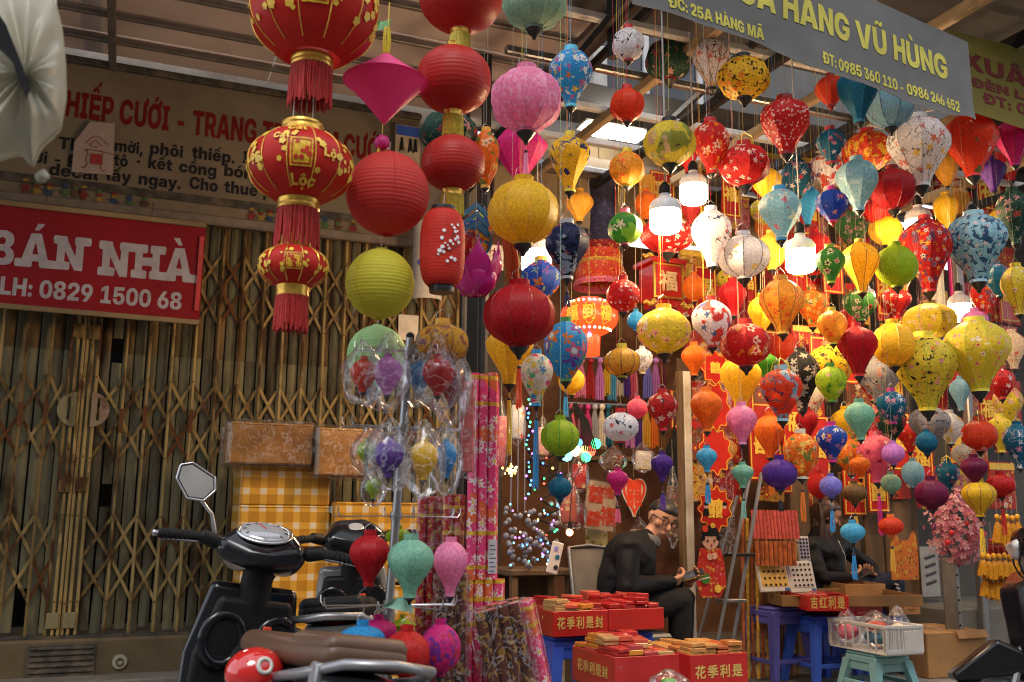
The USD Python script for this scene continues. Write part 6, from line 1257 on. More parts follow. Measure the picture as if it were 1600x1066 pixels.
# ---- the display pole
Yp = 3.4
pt, pb = at(641, 526, Yp), at(599, 1060, Yp)
ax = (pb - pt) / (pt[2] - pb[2]); foot = pt + ax * pt[2]
def onpole(py):
    a = at(641 + (599 - 641) * (py - 526) / (1060 - 526), py, Yp); return a
t = Thing('display_pole', 'thin steel display pole with wire arms carrying wrapped small lanterns', 'display stand', [foot[0], foot[1], 0])
t.part('pole', tube([foot, pt], 0.0155, 14), dull_steel, 40)
t.part('pole_cap', ball(pt, 0.017, 10), black_metal, True)
t.part('base', lathe([(.001, .03), (.10, .03), (.19, .012), (.20, 0), (.001, 0)], 24, (foot[0], foot[1], 0)), black_metal, 40)
for py, angs, L_ in ((549, (2.9, 3.4, 0.1, 5.9, 1.4, 4.6), .20), (668, (3.0, 3.5, 0.0, 6.0, 1.5, 4.5), .22), (806, (2.95, 3.4, 0.15, 5.95, 1.5, 4.7), .23), (945, (2.8, 3.3, 0.0, 6.1, 5.3, 4.3), .24)):
    c = onpole(py)
    t.part('collar', tube([c - [0, 0, .014], c + [0, 0, .014]], .021, 14), dull_steel, 40)
    for a in angs:
        d = np.array([math.cos(a), math.sin(a), 0]); s = np.array([-d[1], d[0], 0]) * .006
        for sg in (-1, 1): t.part('wire_arm', tube([c + s * sg, c + d * L_ * .96 + s * sg - [0, 0, .004], c + d * L_ + s * sg * .6 + [0, 0, .012], c + d * L_ + [0, 0, .032]], .0021, 5), chrome, 40)
wr = 'small lanterns in clear bags on the display pole'
for i, (lab, cx, y0, y1, w, m, Y, b) in enumerate([
    ('orange small lantern in a clear bag, outermost on the top arms', 567, 562, 610, 44, 'scarlet', 3.28, 1),
    ('lilac pink small lantern in a clear bag beside the orange one', 605, 558, 614, 46, 'lilac', 3.25, 1),
    ('sky blue small lantern in a clear bag just past the pole top', 655, 566, 612, 40, 'azure', 3.36, 1),
    ('crimson small lantern in a clear bag on the top arms', 684, 560, 615, 52, 'red', 3.26, 1),
    ('dark red small lantern in a clear bag behind the crimson one', 706, 570, 632, 40, 'crimson', 3.38, 1),
    ('green small lantern in a clear bag at the second arms', 572, 690, 722, 32, 'lime', 3.34, 1),
    ('dark red small lantern in a clear bag behind the purple one', 588, 690, 728, 30, 'darkred', 3.36, 1),
    ('purple small lantern in a clear bag on the second arms', 607, 688, 742, 48, 'purple', 3.24, 1),
    ('golden small lantern in a clear bag on the second arms', 661, 690, 746, 46, 'yellow', 3.24, 1),
    ('blue small lantern in a clear bag beside the golden one', 697, 690, 744, 34, 'azure', 3.32, 1),
    ('lime small folded lantern in a clear bag below the green one', 583, 748, 776, 26, 'lime', 3.3, 1)]):
    th = lantern(lab, cx, y0, y1, w, 'apple', m, Y, cord=False, group=wr, name='wrapped_lantern')
    k = mpp(cx, y0, Y); c = at(cx, (y0 + y1) / 2 + 2, Y)
    th.part('clear_bag', bagmesh(c, w * k * .78, (y1 - y0) * k * .92, i + 3), clear, True)
    th.part('bag_hook', tube([at(cx, y0 - 14, Y), at(cx, y0 - 22, Y)], .002, 4), chrome)
hg = 'small silk lanterns hanging from the display pole'
for (lab, cx, y0, y1, w, sh, m, Y, up) in [
    ('plain red silk lantern on the third arms of the display pole', 576, 836, 912, 66, 'bulb', 'crimson', 3.25, 812),
    ('plain mint green silk lantern on the third arms of the display pole', 640, 843, 930, 74, 'bulb', 'seafoam', 3.15, 808),
    ('plain pink silk lantern on the third arms of the display pole', 703, 846, 928, 58, 'bulb', 'pink', 3.25, 812),
    ('lime silk lantern behind the mint one on the display pole', 622, 826, 850, 40, 'pump', 'lime', 3.5, 812),
    ('plain sky blue lantern on the lowest arms beside the brown saddle', 565, 978, 1024, 74, 'apple', 'azure', 3.15, 942),
    ('magenta lantern behind the sky blue one on the lowest arms', 590, 968, 1010, 62, 'apple', 'magenta', 3.38, 942),
    ('plain scarlet red lantern lowest of all on the display pole', 634, 986, 1056, 76, 'pump', 'red', 3.1, 948),
    ('purple and red mottled lantern on the lowest arms', 687, 975, 1052, 66, 'pump', 'purple_red', 3.2, 948),
    ('lime lantern peeping out above the scarlet red one', 628, 966, 992, 46, 'dia', 'lime', 3.42, 940)]:
    lantern(lab, cx, y0, y1, w, sh, m, Y, up=float(at(cx, up, Y)[2]), group=hg)
p = at(640, 952, 3.2)
g = grid4(p + [-.10, 0, .01], p + [.01, -.01, -.01], p + [.0, 0, .05], p + [-.06, 0, .03], 6, 4); g[..., 1] += .012 * np.sin(np.arange(6) * 1.3)
solo('ribbon_scrap', slab(g, .002, (0, 1, 0)), trim('seafoam'), 'crumpled mint ribbon scrap caught on the lowest wire arms', 'ribbon', smooth=True)
# hanging transparent pack of pink sheets
p0_, p1_ = at(718, 748, 3.45), at(742, 588, 3.45)
t = Thing('wrapped_pack', 'flat clear pack of pinkish red goods hanging at the display pole beside the pink tubes', 'pack', (p0_ + p1_) / 2)
t.part('goods', box((p0_ + p1_) / 2, (.05, .02, p1_[2] - p0_[2] - .05), bev=.006), simple('pack_pink', (.55, .13, .12), .5, vary=.4, scale=18))
t.part('film', box((p0_ + p1_) / 2, (.066, .035, p1_[2] - p0_[2]), bev=.01), clear)

# ---- printed paper tubes in bundles
fire = fabric('tube_pink', (0.74, 0.06, 0.19), [dict(t='blot', sc=4, thr=.56, col=(0.72, 0.14, 0.05), det=3, dis=.5), F(15, .5, [(0.75, .6, .64), (0.75, .66, .66), (0.70, .16, .34)], Y_, .6), BL(22, .62, (.72, .52, .56), 4)], rough=.28, transl=.02, brocade=.1)
fire_y = simple('tube_yellow_band', (0.66, 0.36, 0.03), .35, vary=.45, scale=50)
fire_r = fabric('tube_red', (0.45, 0.02, 0.03), [BL(18, .56, (.6, .36, .05), 3), F(18, .45, [(.66, .2, .3), (.62, .42, .1)], None, .6)], rough=.28, transl=.02)
fire_d = fabric('tube_brown', (0.13, 0.035, 0.02), [BL(20, .55, (.36, .20, .04), 4), BL(13, .6, (.04, .012, .02), 3)], rough=.22, transl=.02)
def bundle(name, label, base, top, nx, ny, r, m, band=None, label_sheet=False, film=False, group=None, depthv=(0, 1, 0)):
    base, top = np.asarray(base, float), np.asarray(top, float); axv = (top - base); Ln = np.linalg.norm(axv); axv /= Ln
    xv = np.cross((0, 1, 0), axv); xv /= np.linalg.norm(xv); yv = np.cross(axv, xv)
    t = Thing(name, label, 'tubes', base, group)
    for j in range(ny):
        for i in range(nx):
            o = base + xv * r * 2.02 * (i - (nx - 1) / 2 + .5 * (j % 2)) + yv * r * 1.75 * j
            dz = rng.uniform(-.006, .006)
            t.part('paper_tube', tube([o, o + axv * (Ln + dz)], r * .985, 12), m, 40)
            t.part('tube_end', tube([o + axv * (Ln + dz + .0006), o + axv * (Ln + dz + .002)], r * .8, 12), simple('tube_end_paper', (.45, .10, .10), .6, vary=.3, scale=80))
            for s in (band or ()):
                a = o + axv * Ln * s; t.part('printed_band', tube([a, a + axv * r * .75], r * 1.004, 12, False), fire_y, 40)
    if label_sheet:
        o = base + xv * r * 2 * (nx / 2 - .95) - yv * r * 1.03 + axv * Ln * .03
        t.part('label', slab(np.array([[o, o + xv * r * 1.7], [o + axv * Ln * .16, o + axv * Ln * .16 + xv * r * 1.7]]), .002, -yv), simple('label_white', (.6, .58, .58), .5))
        for q in range(7):
            a = o + axv * Ln * (.012 + .02 * q) + xv * r * .25 - yv * .003
            t.part('printed_line', tube([a, a + xv * r * (1.2 if q % 2 else .9)], .0018, 4), simple('label_blue', (.05, .06, .2), .6))
    if film:
        c = (base + top) / 2 + yv * r * .8 * (ny - 1)
        t.part('film', box(c, (r * 2.1 * nx + .012, r * 1.9 * ny + .02, Ln + .01), np.stack([xv, yv, axv], 1), .008), clear)
    return t
Yb_ = 3.95
def vb(cx, ybot, ytop, Y, lean=0.0):
    a, b_ = at(cx, ybot, Y), at(cx, ytop, Y); b_ = np.array([a[0] + lean, a[1], b_[2]]); return a, b_
k = mpp(750, 700, Yb_)
a, b_ = vb(751, 906, 584, Yb_); bundle('tube_bundle', 'tall bundle of pink flowered paper tubes standing on shorter ones beside the display pole', a, b_, 3, 2, 8.0 * k, fire, (.05, .21, .84, .97), True, False)
a2 = np.array([a[0] - .01, a[1], 0.0]); bundle('tube_bundle', 'shorter bundle of pink paper tubes carrying the tall bundle', a2, a + [-.01, 0, -.004], 5, 2, 8.0 * k, fire, (.78, .9, .985), False, False)
a, b_ = vb(672, 848, 778, Yb_ + .1); a3 = np.array([a[0], a[1], 0.0]); bundle('tube_bundle', 'red and gold tube bundle behind the display pole', a3, b_, 3, 2, 7 * k, fire_r, (.93,), False, True)
a, b_ = vb(706, 850, 774, Yb_ + .05); bundle('tube_bundle', 'red and gold tube bundle between the display pole and the tall pink bundle', np.array([a[0], a[1], 0.0]), b_, 2, 2, 8 * k, fire_r, (.95, .86), False, True)
p = at(706, 905, Yb_ - .12); bundle('tube_bundle', 'dark red glossy tube bundle below the pink silk lantern of the pole', np.array([p[0], p[1], 0.0]), p + [0, 0, .02], 3, 1, 7.5 * k, fire_d, (), False, True)
Yl = 3.75; p = at(775, 948, Yl); q = at(800, 1066, Yl); d = (p - q) / np.linalg.norm(p - q)
base = p - d * (p[2] / d[2]); bundle('tube_bundle', 'leaning bundle of dark brown glossy tubes before the red packet boxes', base, p, 4, 2, 8.8 * k, fire_d, (), False, True)
p = at(812, 941, Yl + .02); q = at(838, 1066, Yl + .02); d = (p - q) / np.linalg.norm(p - q); base = p - d * (p[2] / d[2]); bundle('tube_bundle', 'leaning bundle of pink flowered tubes beside the dark brown one', base, p, 2, 2, 8.8 * k, fire, (.95, .86), False, True)

# ---- cartons by the gate
def gingham(name, s=9.5, ph=(0, 0)):
    n = {'g': ('geometry', {}), 'x': ('separate_xyz', {}), 'u': ('math', {'math_type': 'add'}), 'us': ('math', {'math_type': 'multiply_add', 'value2': s, 'value3': ph[0]}), 'zs': ('math', {'math_type': 'multiply_add', 'value2': s, 'value3': ph[1]}),
         'uf': ('math', {'math_type': 'fraction'}), 'zf': ('math', {'math_type': 'fraction'}), 'ug': ('math', {'math_type': 'greater_than', 'value2': .62}), 'zg': ('math', {'math_type': 'greater_than', 'value2': .62}),
         'sum': ('math', {'math_type': 'add'}), 'h': ('math', {'math_type': 'multiply', 'value2': .5}), 'r': ('rgb_ramp', {'ramp': [(0.0, (.36, .165, .012)), (.33, (.50, .26, .03)), (.75, (.54, .44, .31))], 'interpolate': False}),
         'p': ('principled_bsdf', {'roughness': .35})}
    return mat(name, n, [('g.position', 'x.vector'), ('x.x', 'u.value1'), ('x.y', 'u.value2'), ('u.value', 'us.value1'), ('x.z', 'zs.value1'), ('us.value', 'uf.value1'), ('zs.value', 'zf.value1'), ('uf.value', 'ug.value1'), ('zf.value', 'zg.value1'),
        ('ug.value', 'sum.value1'), ('zg.value', 'sum.value2'), ('sum.value', 'h.value1'), ('h.value', 'r.fac'), ('r.color', 'p.base_color')], 'p.BSDF')
tape = simple('packing_tape', (.42, .26, .10), .2, vary=.1, coat=.5)
def carton(label, px0, px1, py0, py1, Y, depth, m, zbot=None, rz=0.0, film=False, name='carton', lidgap=True):
    a, b_ = at(px0, py1, Y), at(px1, py0, Y); z0 = a[2] if zbot is None else zbot
    w, h = b_[0] - a[0], b_[2] - z0; c = np.array([(a[0] + b_[0]) / 2, Y + depth / 2, z0 + h / 2]); R = rot(z=rz)
    t = Thing(name, label, 'carton', [c[0], c[1], z0])
    t.part('body', box(c, (w, depth, h), R, .008), m)
    t.part('tape', box(c + [0, 0, h / 2 + .001], (w * .995, .05, .002), R), tape)
    t.part('seam', box(c + R @ np.array([0, -depth / 2 - .0005, h * .5 - .012]), (w * .99, .002, .003), R), simple('seam_dark', (.10, .05, .01), .7))
    if film: t.part('film', (lambda mf: (mf[0] + .012 * (meshkit.fbm(mf[0] * 9, 3, 2)[:, None] - .5), mf[1]))(trimesh.remesh.subdivide_to_size(*box(c, (w + .04, depth + .04, h + .04), R, .02), .09)[:2]), clear, True)
    return t, c, w, h
gm = gingham('gingham_paper')
Yk = 6.2
carton('yellow gingham carton standing on the pavement by the gate, lowest of its stack', 370, 516, 858, 990, Yk, .4, gm, zbot=0.0)
carton('yellow gingham carton in the middle of its stack behind the scooter', 370, 516, 791, 856, Yk, .4, gm)
carton('yellow gingham carton on top of the stack behind the scooter', 374, 517, 727, 789, Yk, .4, gm)
carton('yellow gingham carton of the second stack behind the display pole', 519, 656, 786, 912, Yk - .1, .4, gm)
carton('yellow gingham carton under the second stack, mostly hidden', 519, 656, 914, 1040, Yk - .1, .4, gm, zbot=0.0)
bw = simple('brown_wrapped', (.36, .165, .032), .35, vary=.25, scale=5, dirt=(.2, .09, .02), dscale=4)
carton('long brown carton in clear wrapping on top of the gingham stack', 358, 490, 664, 723, Yk - .1, .4, bw, film=True)
carton('long brown carton in clear wrapping leaning over toward the display pole', 493, 592, 672, 742, Yk - .15, .4, bw, film=True, rz=.05)

# ---- red boxes of envelope packets on stools
boxred = simple('box_red_card', (.42, .016, .014), .35, vary=.14, scale=6, coat=.25)
goldink = simple('gold_ink', (.55, .36, .10), .4, vary=.15)
pk = [simple('packet_' + 'abcdef'[i], c, .25, vary=.15, scale=30, coat=.5) for i, c in enumerate([(.46, .03, .028), (.34, .012, .014), (.55, .09, .05), (.60, .22, .03), (.40, .05, .05), (.50, .30, .12)])]
pk_o = [simple('packet_o' + 'abc'[i], c, .35, vary=.2, scale=30, coat=.3) for i, c in enumerate([(.50, .24, .07), (.45, .17, .04), (.42, .10, .03)])]
def tray(label, corner, w, d, h, ang, wall=.006, name='red_box', m=boxred, front=None, side=None, tcap=.045, cat='box'):
    "an open box; corner = front left bottom, ang = heading of its front edge"
    X = np.array([math.cos(ang), math.sin(ang), 0]); Yv = np.array([-X[1], X[0], 0]); R = np.stack([X, Yv, [0, 0, 1]], 1); corner = np.asarray(corner, float)
    t = Thing(name, label, cat, corner + X * w / 2 + Yv * d / 2)
    g = lambda x, y, z: corner + X * x + Yv * y + [0, 0, z]
    t.part('bottom', box(g(w / 2, d / 2, wall / 2), (w - .002, d - .002, wall), R), m)
    t.part('front_side', box(g(w / 2, wall / 2, h / 2), (w, wall, h), R, .002), m); t.part('back_side', box(g(w / 2, d - wall / 2, h / 2), (w, wall, h), R, .002), m)
    for x in (wall / 2, w - wall / 2): t.part('end_side', box(g(x, d / 2, h / 2), (wall, d - 2 * wall - .001, h), R, .002), m)
    if front:
        (v, f), ww = text(front, tcap, .0015, gap=18); s = min(1, w * .86 / ww); v = v * [s, 1, 1]
        t.part('lettering', place((v, f), g(w * .5 - ww * s / 2, -.001, h * .5 - tcap * .42), X, (0, 0, 1)), goldink)
    if side:
        (v, f), ww = text(side, tcap * .9, .0015, gap=14); s = min(1, d * .86 / ww); v = v * [s, 1, 1]
        t.part('lettering', place((v, f), g(-.001, d * .5 + ww * s / 2, h * .5 - tcap * .4), -Yv, (0, 0, 1)), goldink)
    return t, g, R, X, Yv
def heap(label, group, g, R, w, d, z0, cols, rows, hmin, hmax, mats, sz=(.075, .115, .0175), fill=.0, spill=0.0):
    for i in range(cols):
        for j in range(rows):
            n = rng.randint(hmin, hmax); z = z0; a0 = rng.uniform(-.25, .25)
            cx, cy = .052 + i * (w - .104) / max(1, cols - 1), .072 + j * (d - .144) / max(1, rows - 1)
            m = rng.choice(mats)
            for q in range(n):
                s = np.array(sz) * [rng.uniform(.9, 1.05), rng.uniform(.9, 1.05), rng.uniform(.85, 1.35)]
                if rng.random() < .35: m = rng.choice(mats)
                Rq = R @ rot(x=rng.uniform(-.06, .06) - spill, y=rng.uniform(-.06, .06), z=a0 + rng.uniform(-.1, .1))
                pr_ = solo('envelope_packet', box(g(cx + rng.uniform(-.008, .008), cy + rng.uniform(-.008, .008) - spill * q * .02, z + s[2] / 2), s, Rq, .0025), m, label, 'envelope packet', group)
                z += s[2] + .0012
ang = math.radians(1.5)
YA = 4.5
c0 = at(864, 996, YA)
kA = mpp(900, 980, YA)
tA, gA, RA, XA, _v = tray('red card box lettered in gold, at the front corner of the blue stool', c0, 97 * kA, .38, 38 * kA, ang, front='花季利是封')
heap('red envelope packet in the gold lettered box before the seated man', 'packets in the gold lettered box', gA, RA, 97 * kA, .38, .075, 4, 3, 3, 5, pk)
cA2 = gA(97 * kA + .004, 0.0, 0.018)
tA2, gA2, RA2, *_ = tray('plain red card box beside the gold lettered one, before the seated man', cA2, 103 * kA, .38, 33 * kA, ang)
heap('red envelope packet in the plain red box before the seated man', 'packets in the plain red box', gA2, RA2, 103 * kA, .38, .065, 4, 3, 3, 5, pk[:3] + pk[4:5])
cB = at(961, 1085, 3.95); kB = mpp(1000, 1040, 3.95)
tB, gB, RB, *_ = tray('red card box lettered on its end, lowest and nearest of the packet boxes', cB, 117 * kB, .42, 54 * kB, .02, front=None, side='花季利是封')
heap('red envelope packet in the lowest and nearest packet box', 'packets in the nearest box', gB, RB, 117 * kB, .42, .11, 4, 4, 3, 6, pk)
cC = at(1080, 1082, 4.05); kC = mpp(1130, 1040, 4.05)
tC, gC, RC, *_ = tray('red card box lettered 花季 beside the nearest one, full of orange packets', cC, 106 * kC, .42, 54 * kC, .015, front='花季利是')
heap('orange brown packet in the box beside the nearest one', 'orange brown packets', gC, RC, 106 * kC, .42, .11, 4, 4, 3, 5, pk_o)
t = Thing('clear_goods_bag', 'clear bag with a green thing in it lying before the nearest packet box', 'bag', at(1045, 1066, 3.7) - [0, 0, .03])
p = at(1045, 1066, 3.7); t.part('film', bagmesh(p, .085, .04, 5), clear, True); t.part('green_goods', ball(p, .03, 12, (1.3, 1, .6)), trim('green'), True)
solo('low_support', box((gB(.2, .2, 0)[0] + .18, gB(.2, .2, 0)[1], gB(0, 0, 0)[2] / 2 - .002), (.78, .40, gB(0, 0, 0)[2] - .006), bev=.01), simple('carton_brown', (.26, .16, .085), .8, vary=.12), 'brown carton serving as a stand under the nearest packet boxes', 'carton')

# ---- plastic stools
def stool_parts(t, w, h, m):
    "a square plastic stool: dished top with a rim, four splayed legs with inner webs, stretchers"
    tw = w * .76
    t.part('top', box((0, 0, h - .012), (tw, tw, .024), bev=.010), m, 40, local=True)
    t.part('skirt', box((0, 0, h - .045), (tw * 1.02, tw * 1.02, .045), bev=.008), m, 40, local=True)
    t.part('top_slot', box((0, 0, h + .0006), (.06, .014, .002)), black_metal, local=True)
    for sx in (-1, 1):
        for sy in (-1, 1):
            a = np.array([sx * tw * .43, sy * tw * .43, h - .05]); b_ = np.array([sx * w * .47, sy * w * .47, 0.0]); mb = MB(); n = 7; pts = []
            s0, s1 = .030, .021
            for q, (p, s) in enumerate(((a, s0), (b_, s1))):
                pts += [p + [x * s, y * s, 0] for x, y in ((-1, -1), (1, -1), (1, 1), (-1, 1))]
            f = np.array([[0, 1, 5, 4], [1, 2, 6, 5], [2, 3, 7, 6], [3, 0, 4, 7], [0, 3, 2, 1], [4, 5, 6, 7]]); t.part('leg', (np.array(pts), np.vstack([f[:, [0, 1, 2]], f[:, [0, 2, 3]]])), m, local=True)
    for sx, sy in ((0, 1), (0, -1), (1, 0), (-1, 0)):
        hw = w * .455
        t.part('stretcher', box((sx * hw, sy * hw, h * .30), (w * .86 if sx == 0 else .014, w * .86 if sy == 0 else .014, .030), bev=.004), m, local=True)
        t.part('apron', box((sx * tw * .46, sy * tw * .46, h - .09), (tw * .8 if sx == 0 else .012, tw * .8 if sy == 0 else .012, .05), bev=.004), m, local=True)
blue_p = simple('stool_blue', (.04, .11, .58), .38, vary=.08, scale=5)
vio_p = simple('stool_violet', (.075, .075, .33), .4, vary=.08, scale=5)
teal_p = simple('stool_teal', (.22, .44, .46), .4, vary=.06, scale=5)
zA = float(c0[2]) - .004
so = gA(.17, .19, 0)
s1 = Thing('plastic_stool', 'blue plastic stool under the gold lettered red box', 'stool', (so[0], so[1], 0), 'plastic stools', rotz=ang); stool_parts(s1, .36, zA, blue_p)
so = gA2(.17, .19, 0); copy(s1, 'plastic_stool', 'blue plastic stool hidden under the plain red box', 'stool', (so[0] - .005, so[1], 0), ang, 'plastic stools')

# ---- right-hand table of trays on two stools
YT = 5.55; kT = mpp(1300, 940, YT)
zT = float(at(1230, 950, YT)[2])
p = at(1234, 950, YT); s2 = Thing('plastic_stool', 'violet blue plastic stool nearest the leaning ladder, under the trays', 'stool', (p[0] + .02, YT + .18, 0), 'plastic stools', rotz=.05); stool_parts(s2, .38, zT, vio_p)
p = at(1302, 964, YT - .15); s3 = Thing('plastic_stool', 'blue plastic stool under the red printed tray board', 'stool', (p[0] + .02, YT + .02, 0), 'plastic stools', rotz=-.04); stool_parts(s3, .38, float(p[2]), blue_p)
p = at(1400, 990, YT); copy(s3, 'plastic_stool', 'blue plastic stool behind the white basket', 'stool', (p[0], YT + .28, 0), 0, 'plastic stools')
tanc = simple('carton_tan', (.34, .185, .075), .75, vary=.14, scale=6, bump=.2); brn = simple('carton_dark', (.22, .12, .05), .75, vary=.14, scale=6)
c1 = at(1222, 948, YT - .05)
tray('low brown tray on the violet stool holding the dotted boards', c1, 1.0, .60, .075, -.28, name='goods_tray', m=brn, cat='tray')
c2 = at(1262, 955, YT - .22); t, g2, R2, *_ = tray('low red tray with gold characters along its front on the blue stool', c2, 64 * kT, .40, 22 * kT, -.30, name='goods_tray', front='吉红利是', tcap=.06, cat='tray')
for i in range(5):
    solo('red_card_packet', box(g2(.04 + .05 * i, .2 + .02 * (i % 2), .085 + .004 * i), (.10, .16, .008), R2 @ rot(z=.2 * (i % 3 - 1)), .002), pk[i % 3], 'flat red card packet lying in the low red tray', 'packet', 'packets in the low red tray')
c3 = at(1314, 970, YT - .15); t, g3, R3, *_ = tray('open red tray of pale red packets beside the gold lettered one', c3, 78 * kT, .42, 30 * kT, -.05, name='goods_tray', cat='tray')
heap('pale red packet in the open red tray', 'packets in the open red tray', g3, R3, 70 * kT, .38, .03, 3, 2, 2, 3, [pk[0], pk[4]], (.09, .15, .016))
c4 = at(1322, 940, YT + .28); tray('open tan carton behind the red trays before the seated woman', c4, 72 * kT, .34, 28 * kT, -.22, name='goods_tray', m=tanc, cat='carton')
c5 = at(1390, 962, YT + .1); t, g5, R5, *_ = tray('open tan carton of orange packets at the far end of the table', c5, 70 * kT, .42, 26 * kT, .06, name='goods_tray', m=tanc, cat='carton')
t.part('flap', box(g5(.16, .46, 26 * kT + .03), (68 * kT, .10, .004), R5 @ rot(x=.5)), tanc)
heap('orange packet in the open tan carton at the end of the table', 'packets in the tan carton', g5, R5, 64 * kT, .38, .04, 4, 2, 2, 3, pk_o, (.07, .15, .016))
def dotboard(label, q0, q1, tilt, base_m, dot_m, cols, rows, Y, yaw):
    a = at(*q0, Y); b_ = at(*q1, Y); w = abs(b_[0] - a[0]); h = b_[2] - a[2]
    t = Thing('dotted_board', label, 'board', [(a[0] + b_[0]) / 2, Y, a[2]])
    R = rot(z=yaw) @ rot(x=tilt); c = np.array([(a[0] + b_[0]) / 2, Y, a[2]]); g = lambda x, y, z: c + R @ np.array([x, y, z])
    t.part('card', box(g(0, .01, h / 2), (w, .02, h), R, .003), base_m); t.part('panel', box(g(0, -.001, h * .55), (w * .88, .004, h * .78), R), dot_m[1])
    for i in range(cols):
        for j in range(rows):
            o = g((i - (cols - 1) / 2) * w * .82 / cols, -.004, h * (.22 + .66 * j / (rows - 1))); t.part('dot', tube([o, o - R @ np.array([0, .005, 0])], .008, 8), dot_m[0])
    t.part('corner_mark', box(g(w * .38, -.003, h * .06), (w * .16, .003, h * .09), R), simple('mark_blue', (.05, .12, .3), .5))
whitec = simple('board_white', (.55, .52, .48), .5, vary=.05)
dotboard('white board of gold squares with dots on the low tray', (1188, 925), (1237, 876), -.22, whitec, (black_cloth, simple('board_gold', (.55, .33, .05), .45, vary=.2, scale=30)), 5, 4, YT + .08, .12)
dotboard('white board of small dark star dots beside the gold dotted one', (1236, 926), (1277, 876), -.22, whitec, (black_cloth, simple('board_pale', (.50, .47, .44), .5, vary=.1)), 5, 5, YT + .1, .10)
dotboard('dark speckled narrow board behind the two dotted boards', (1249, 880), (1266, 838), -.1, whitec, (black_cloth, simple('board_lilac', (.40, .38, .48), .5, vary=.1)), 3, 6, YT + .25, .05)
# white basket with bagged goods on a small teal stool
YB = 4.85; kB2 = mpp(1380, 1000, YB); c = at(1386, 1026, YB); zb_ = float(c[2])
w, d, h = 74 * kB2, .52, 46 * kB2
wp = simple('basket_white', (.56, .55, .53), .4, vary=.06)
t = Thing('plastic_basket', 'white slotted plastic basket of bagged goods on a teal stool', 'basket', (c[0] + w / 2, YB + d / 2, zb_))
g = lambda x, y, z: np.array([c[0] + x, YB + y, zb_ + z])
t.part('bottom', box(g(w / 2, d / 2, .004), (w, d, .008), bev=.002), wp)
for nm, y in (('front_side', 0), ('back_side', d)):
    t.part('rim', box(g(w / 2, y, h - .012), (w + .02, .014, .024), bev=.004), wp); t.part('lower_rim', box(g(w / 2, y, .022), (w, .010, .03), bev=.003), wp)
    for i in range(19): t.part('slat', box(g(.01 + i * (w - .02) / 18, y, h / 2), (.010 if i % 6 else .028, .008, h - .04)), wp)
    t.part('solid_panel', box(g(w * .72, y - .001, h * .45), (w * .44, .009, h * .72), bev=.003), wp)
for x in (0, w):
    t.part('rim', box(g(x, d / 2, h - .012), (.014, d, .024), bev=.004), wp)
    for i in range(8): t.part('slat', box(g(x, .02 + i * (d - .04) / 7, h / 2), (.008, .010, h - .03)), wp)
for i, (lab, x, z, s, m) in enumerate([('teal folded cloth in a clear bag lying in the white basket', .17, .08, (.11, .09, .05), 'teal'), ('red and orange folded cloth on the teal one in the white basket', .16, .15, (.10, .08, .035), 'scarlet'), ('pale bagged paper goods at the end of the white basket', .20, .12, (.07, .09, .07), 'cream'), ('pinkish bagged goods at the far end of the white basket', .06, .10, (.08, .09, .06), 'rose')]):
    o = g(x, d * (.5, .5, .2, .8)[i], z); th = Thing('bagged_goods', lab, 'goods', o - [0, 0, s[2]])
    v, f = ball((0, 0, 0), 1, 14); v = v * (1 + .3 * (meshkit.fbm(v * 2 + i, 3, i) - .5))[:, None] * s; th.part('goods', (v * .85 + o, f), trim(m), True)
    th.part('film', bagmesh(o + [0, 0, .02], s[0] * 1.1, s[2] * 1.7, i + 11), clear, True)
st = Thing('plastic_stool', 'small teal plastic stool under the white basket', 'stool', (c[0] + w * .5, YB + .25, 0), 'plastic stools'); stool_parts(st, .36, zb_ - .004, teal_p)
# cardboard box on the ground at the right
YC = 5.45; a, b_ = at(1452, 1062, YC), at(1541, 985, YC)
t = Thing('brown_carton', 'plain brown carton on the ground beside the white basket', 'carton', ((a[0] + b_[0]) / 2, YC + .25, 0))
hC = float(b_[2]); wC = b_[0] - a[0]; cc = np.array([(a[0] + b_[0]) / 2, YC + .25, hC / 2])
t.part('body', box(cc, (wC, .5, hC), bev=.006), simple('carton_tan', None)); t.part('tape', box(cc + [0, 0, hC / 2 + .001], (.05, .498, .002)), tape); t.part('flap', box(cc + [wC * .24, -.26, hC / 2 - .02], (wC * .5, .004, .06), rot(x=-.5)), tanc)

# ================================================================== hangings, paper cuts, string lights, small fittings
cutred = simple('papercut_red', (.46, .022, .014), .5, vary=.12, transl=.15)
def flat(poly, o, k, th=.003, x=(1, 0, 0), y=(0, 0, 1)):
    "a pixel-unit polygon as a thin upright piece at o, k metres per pixel"
    v, f = extrude(poly, th / k); return place((v * k, f), o, x, y)
def cloudy(w, h, n, seed):
    r = random.Random(seed); return Polygon([(w * math.cos(a) * (1 + .10 * math.cos(n * a + seed)), h * math.sin(a) * (1 + .10 * math.cos(n * a + seed))) for a in np.linspace(0, 2 * PI, 90)[:-1]])
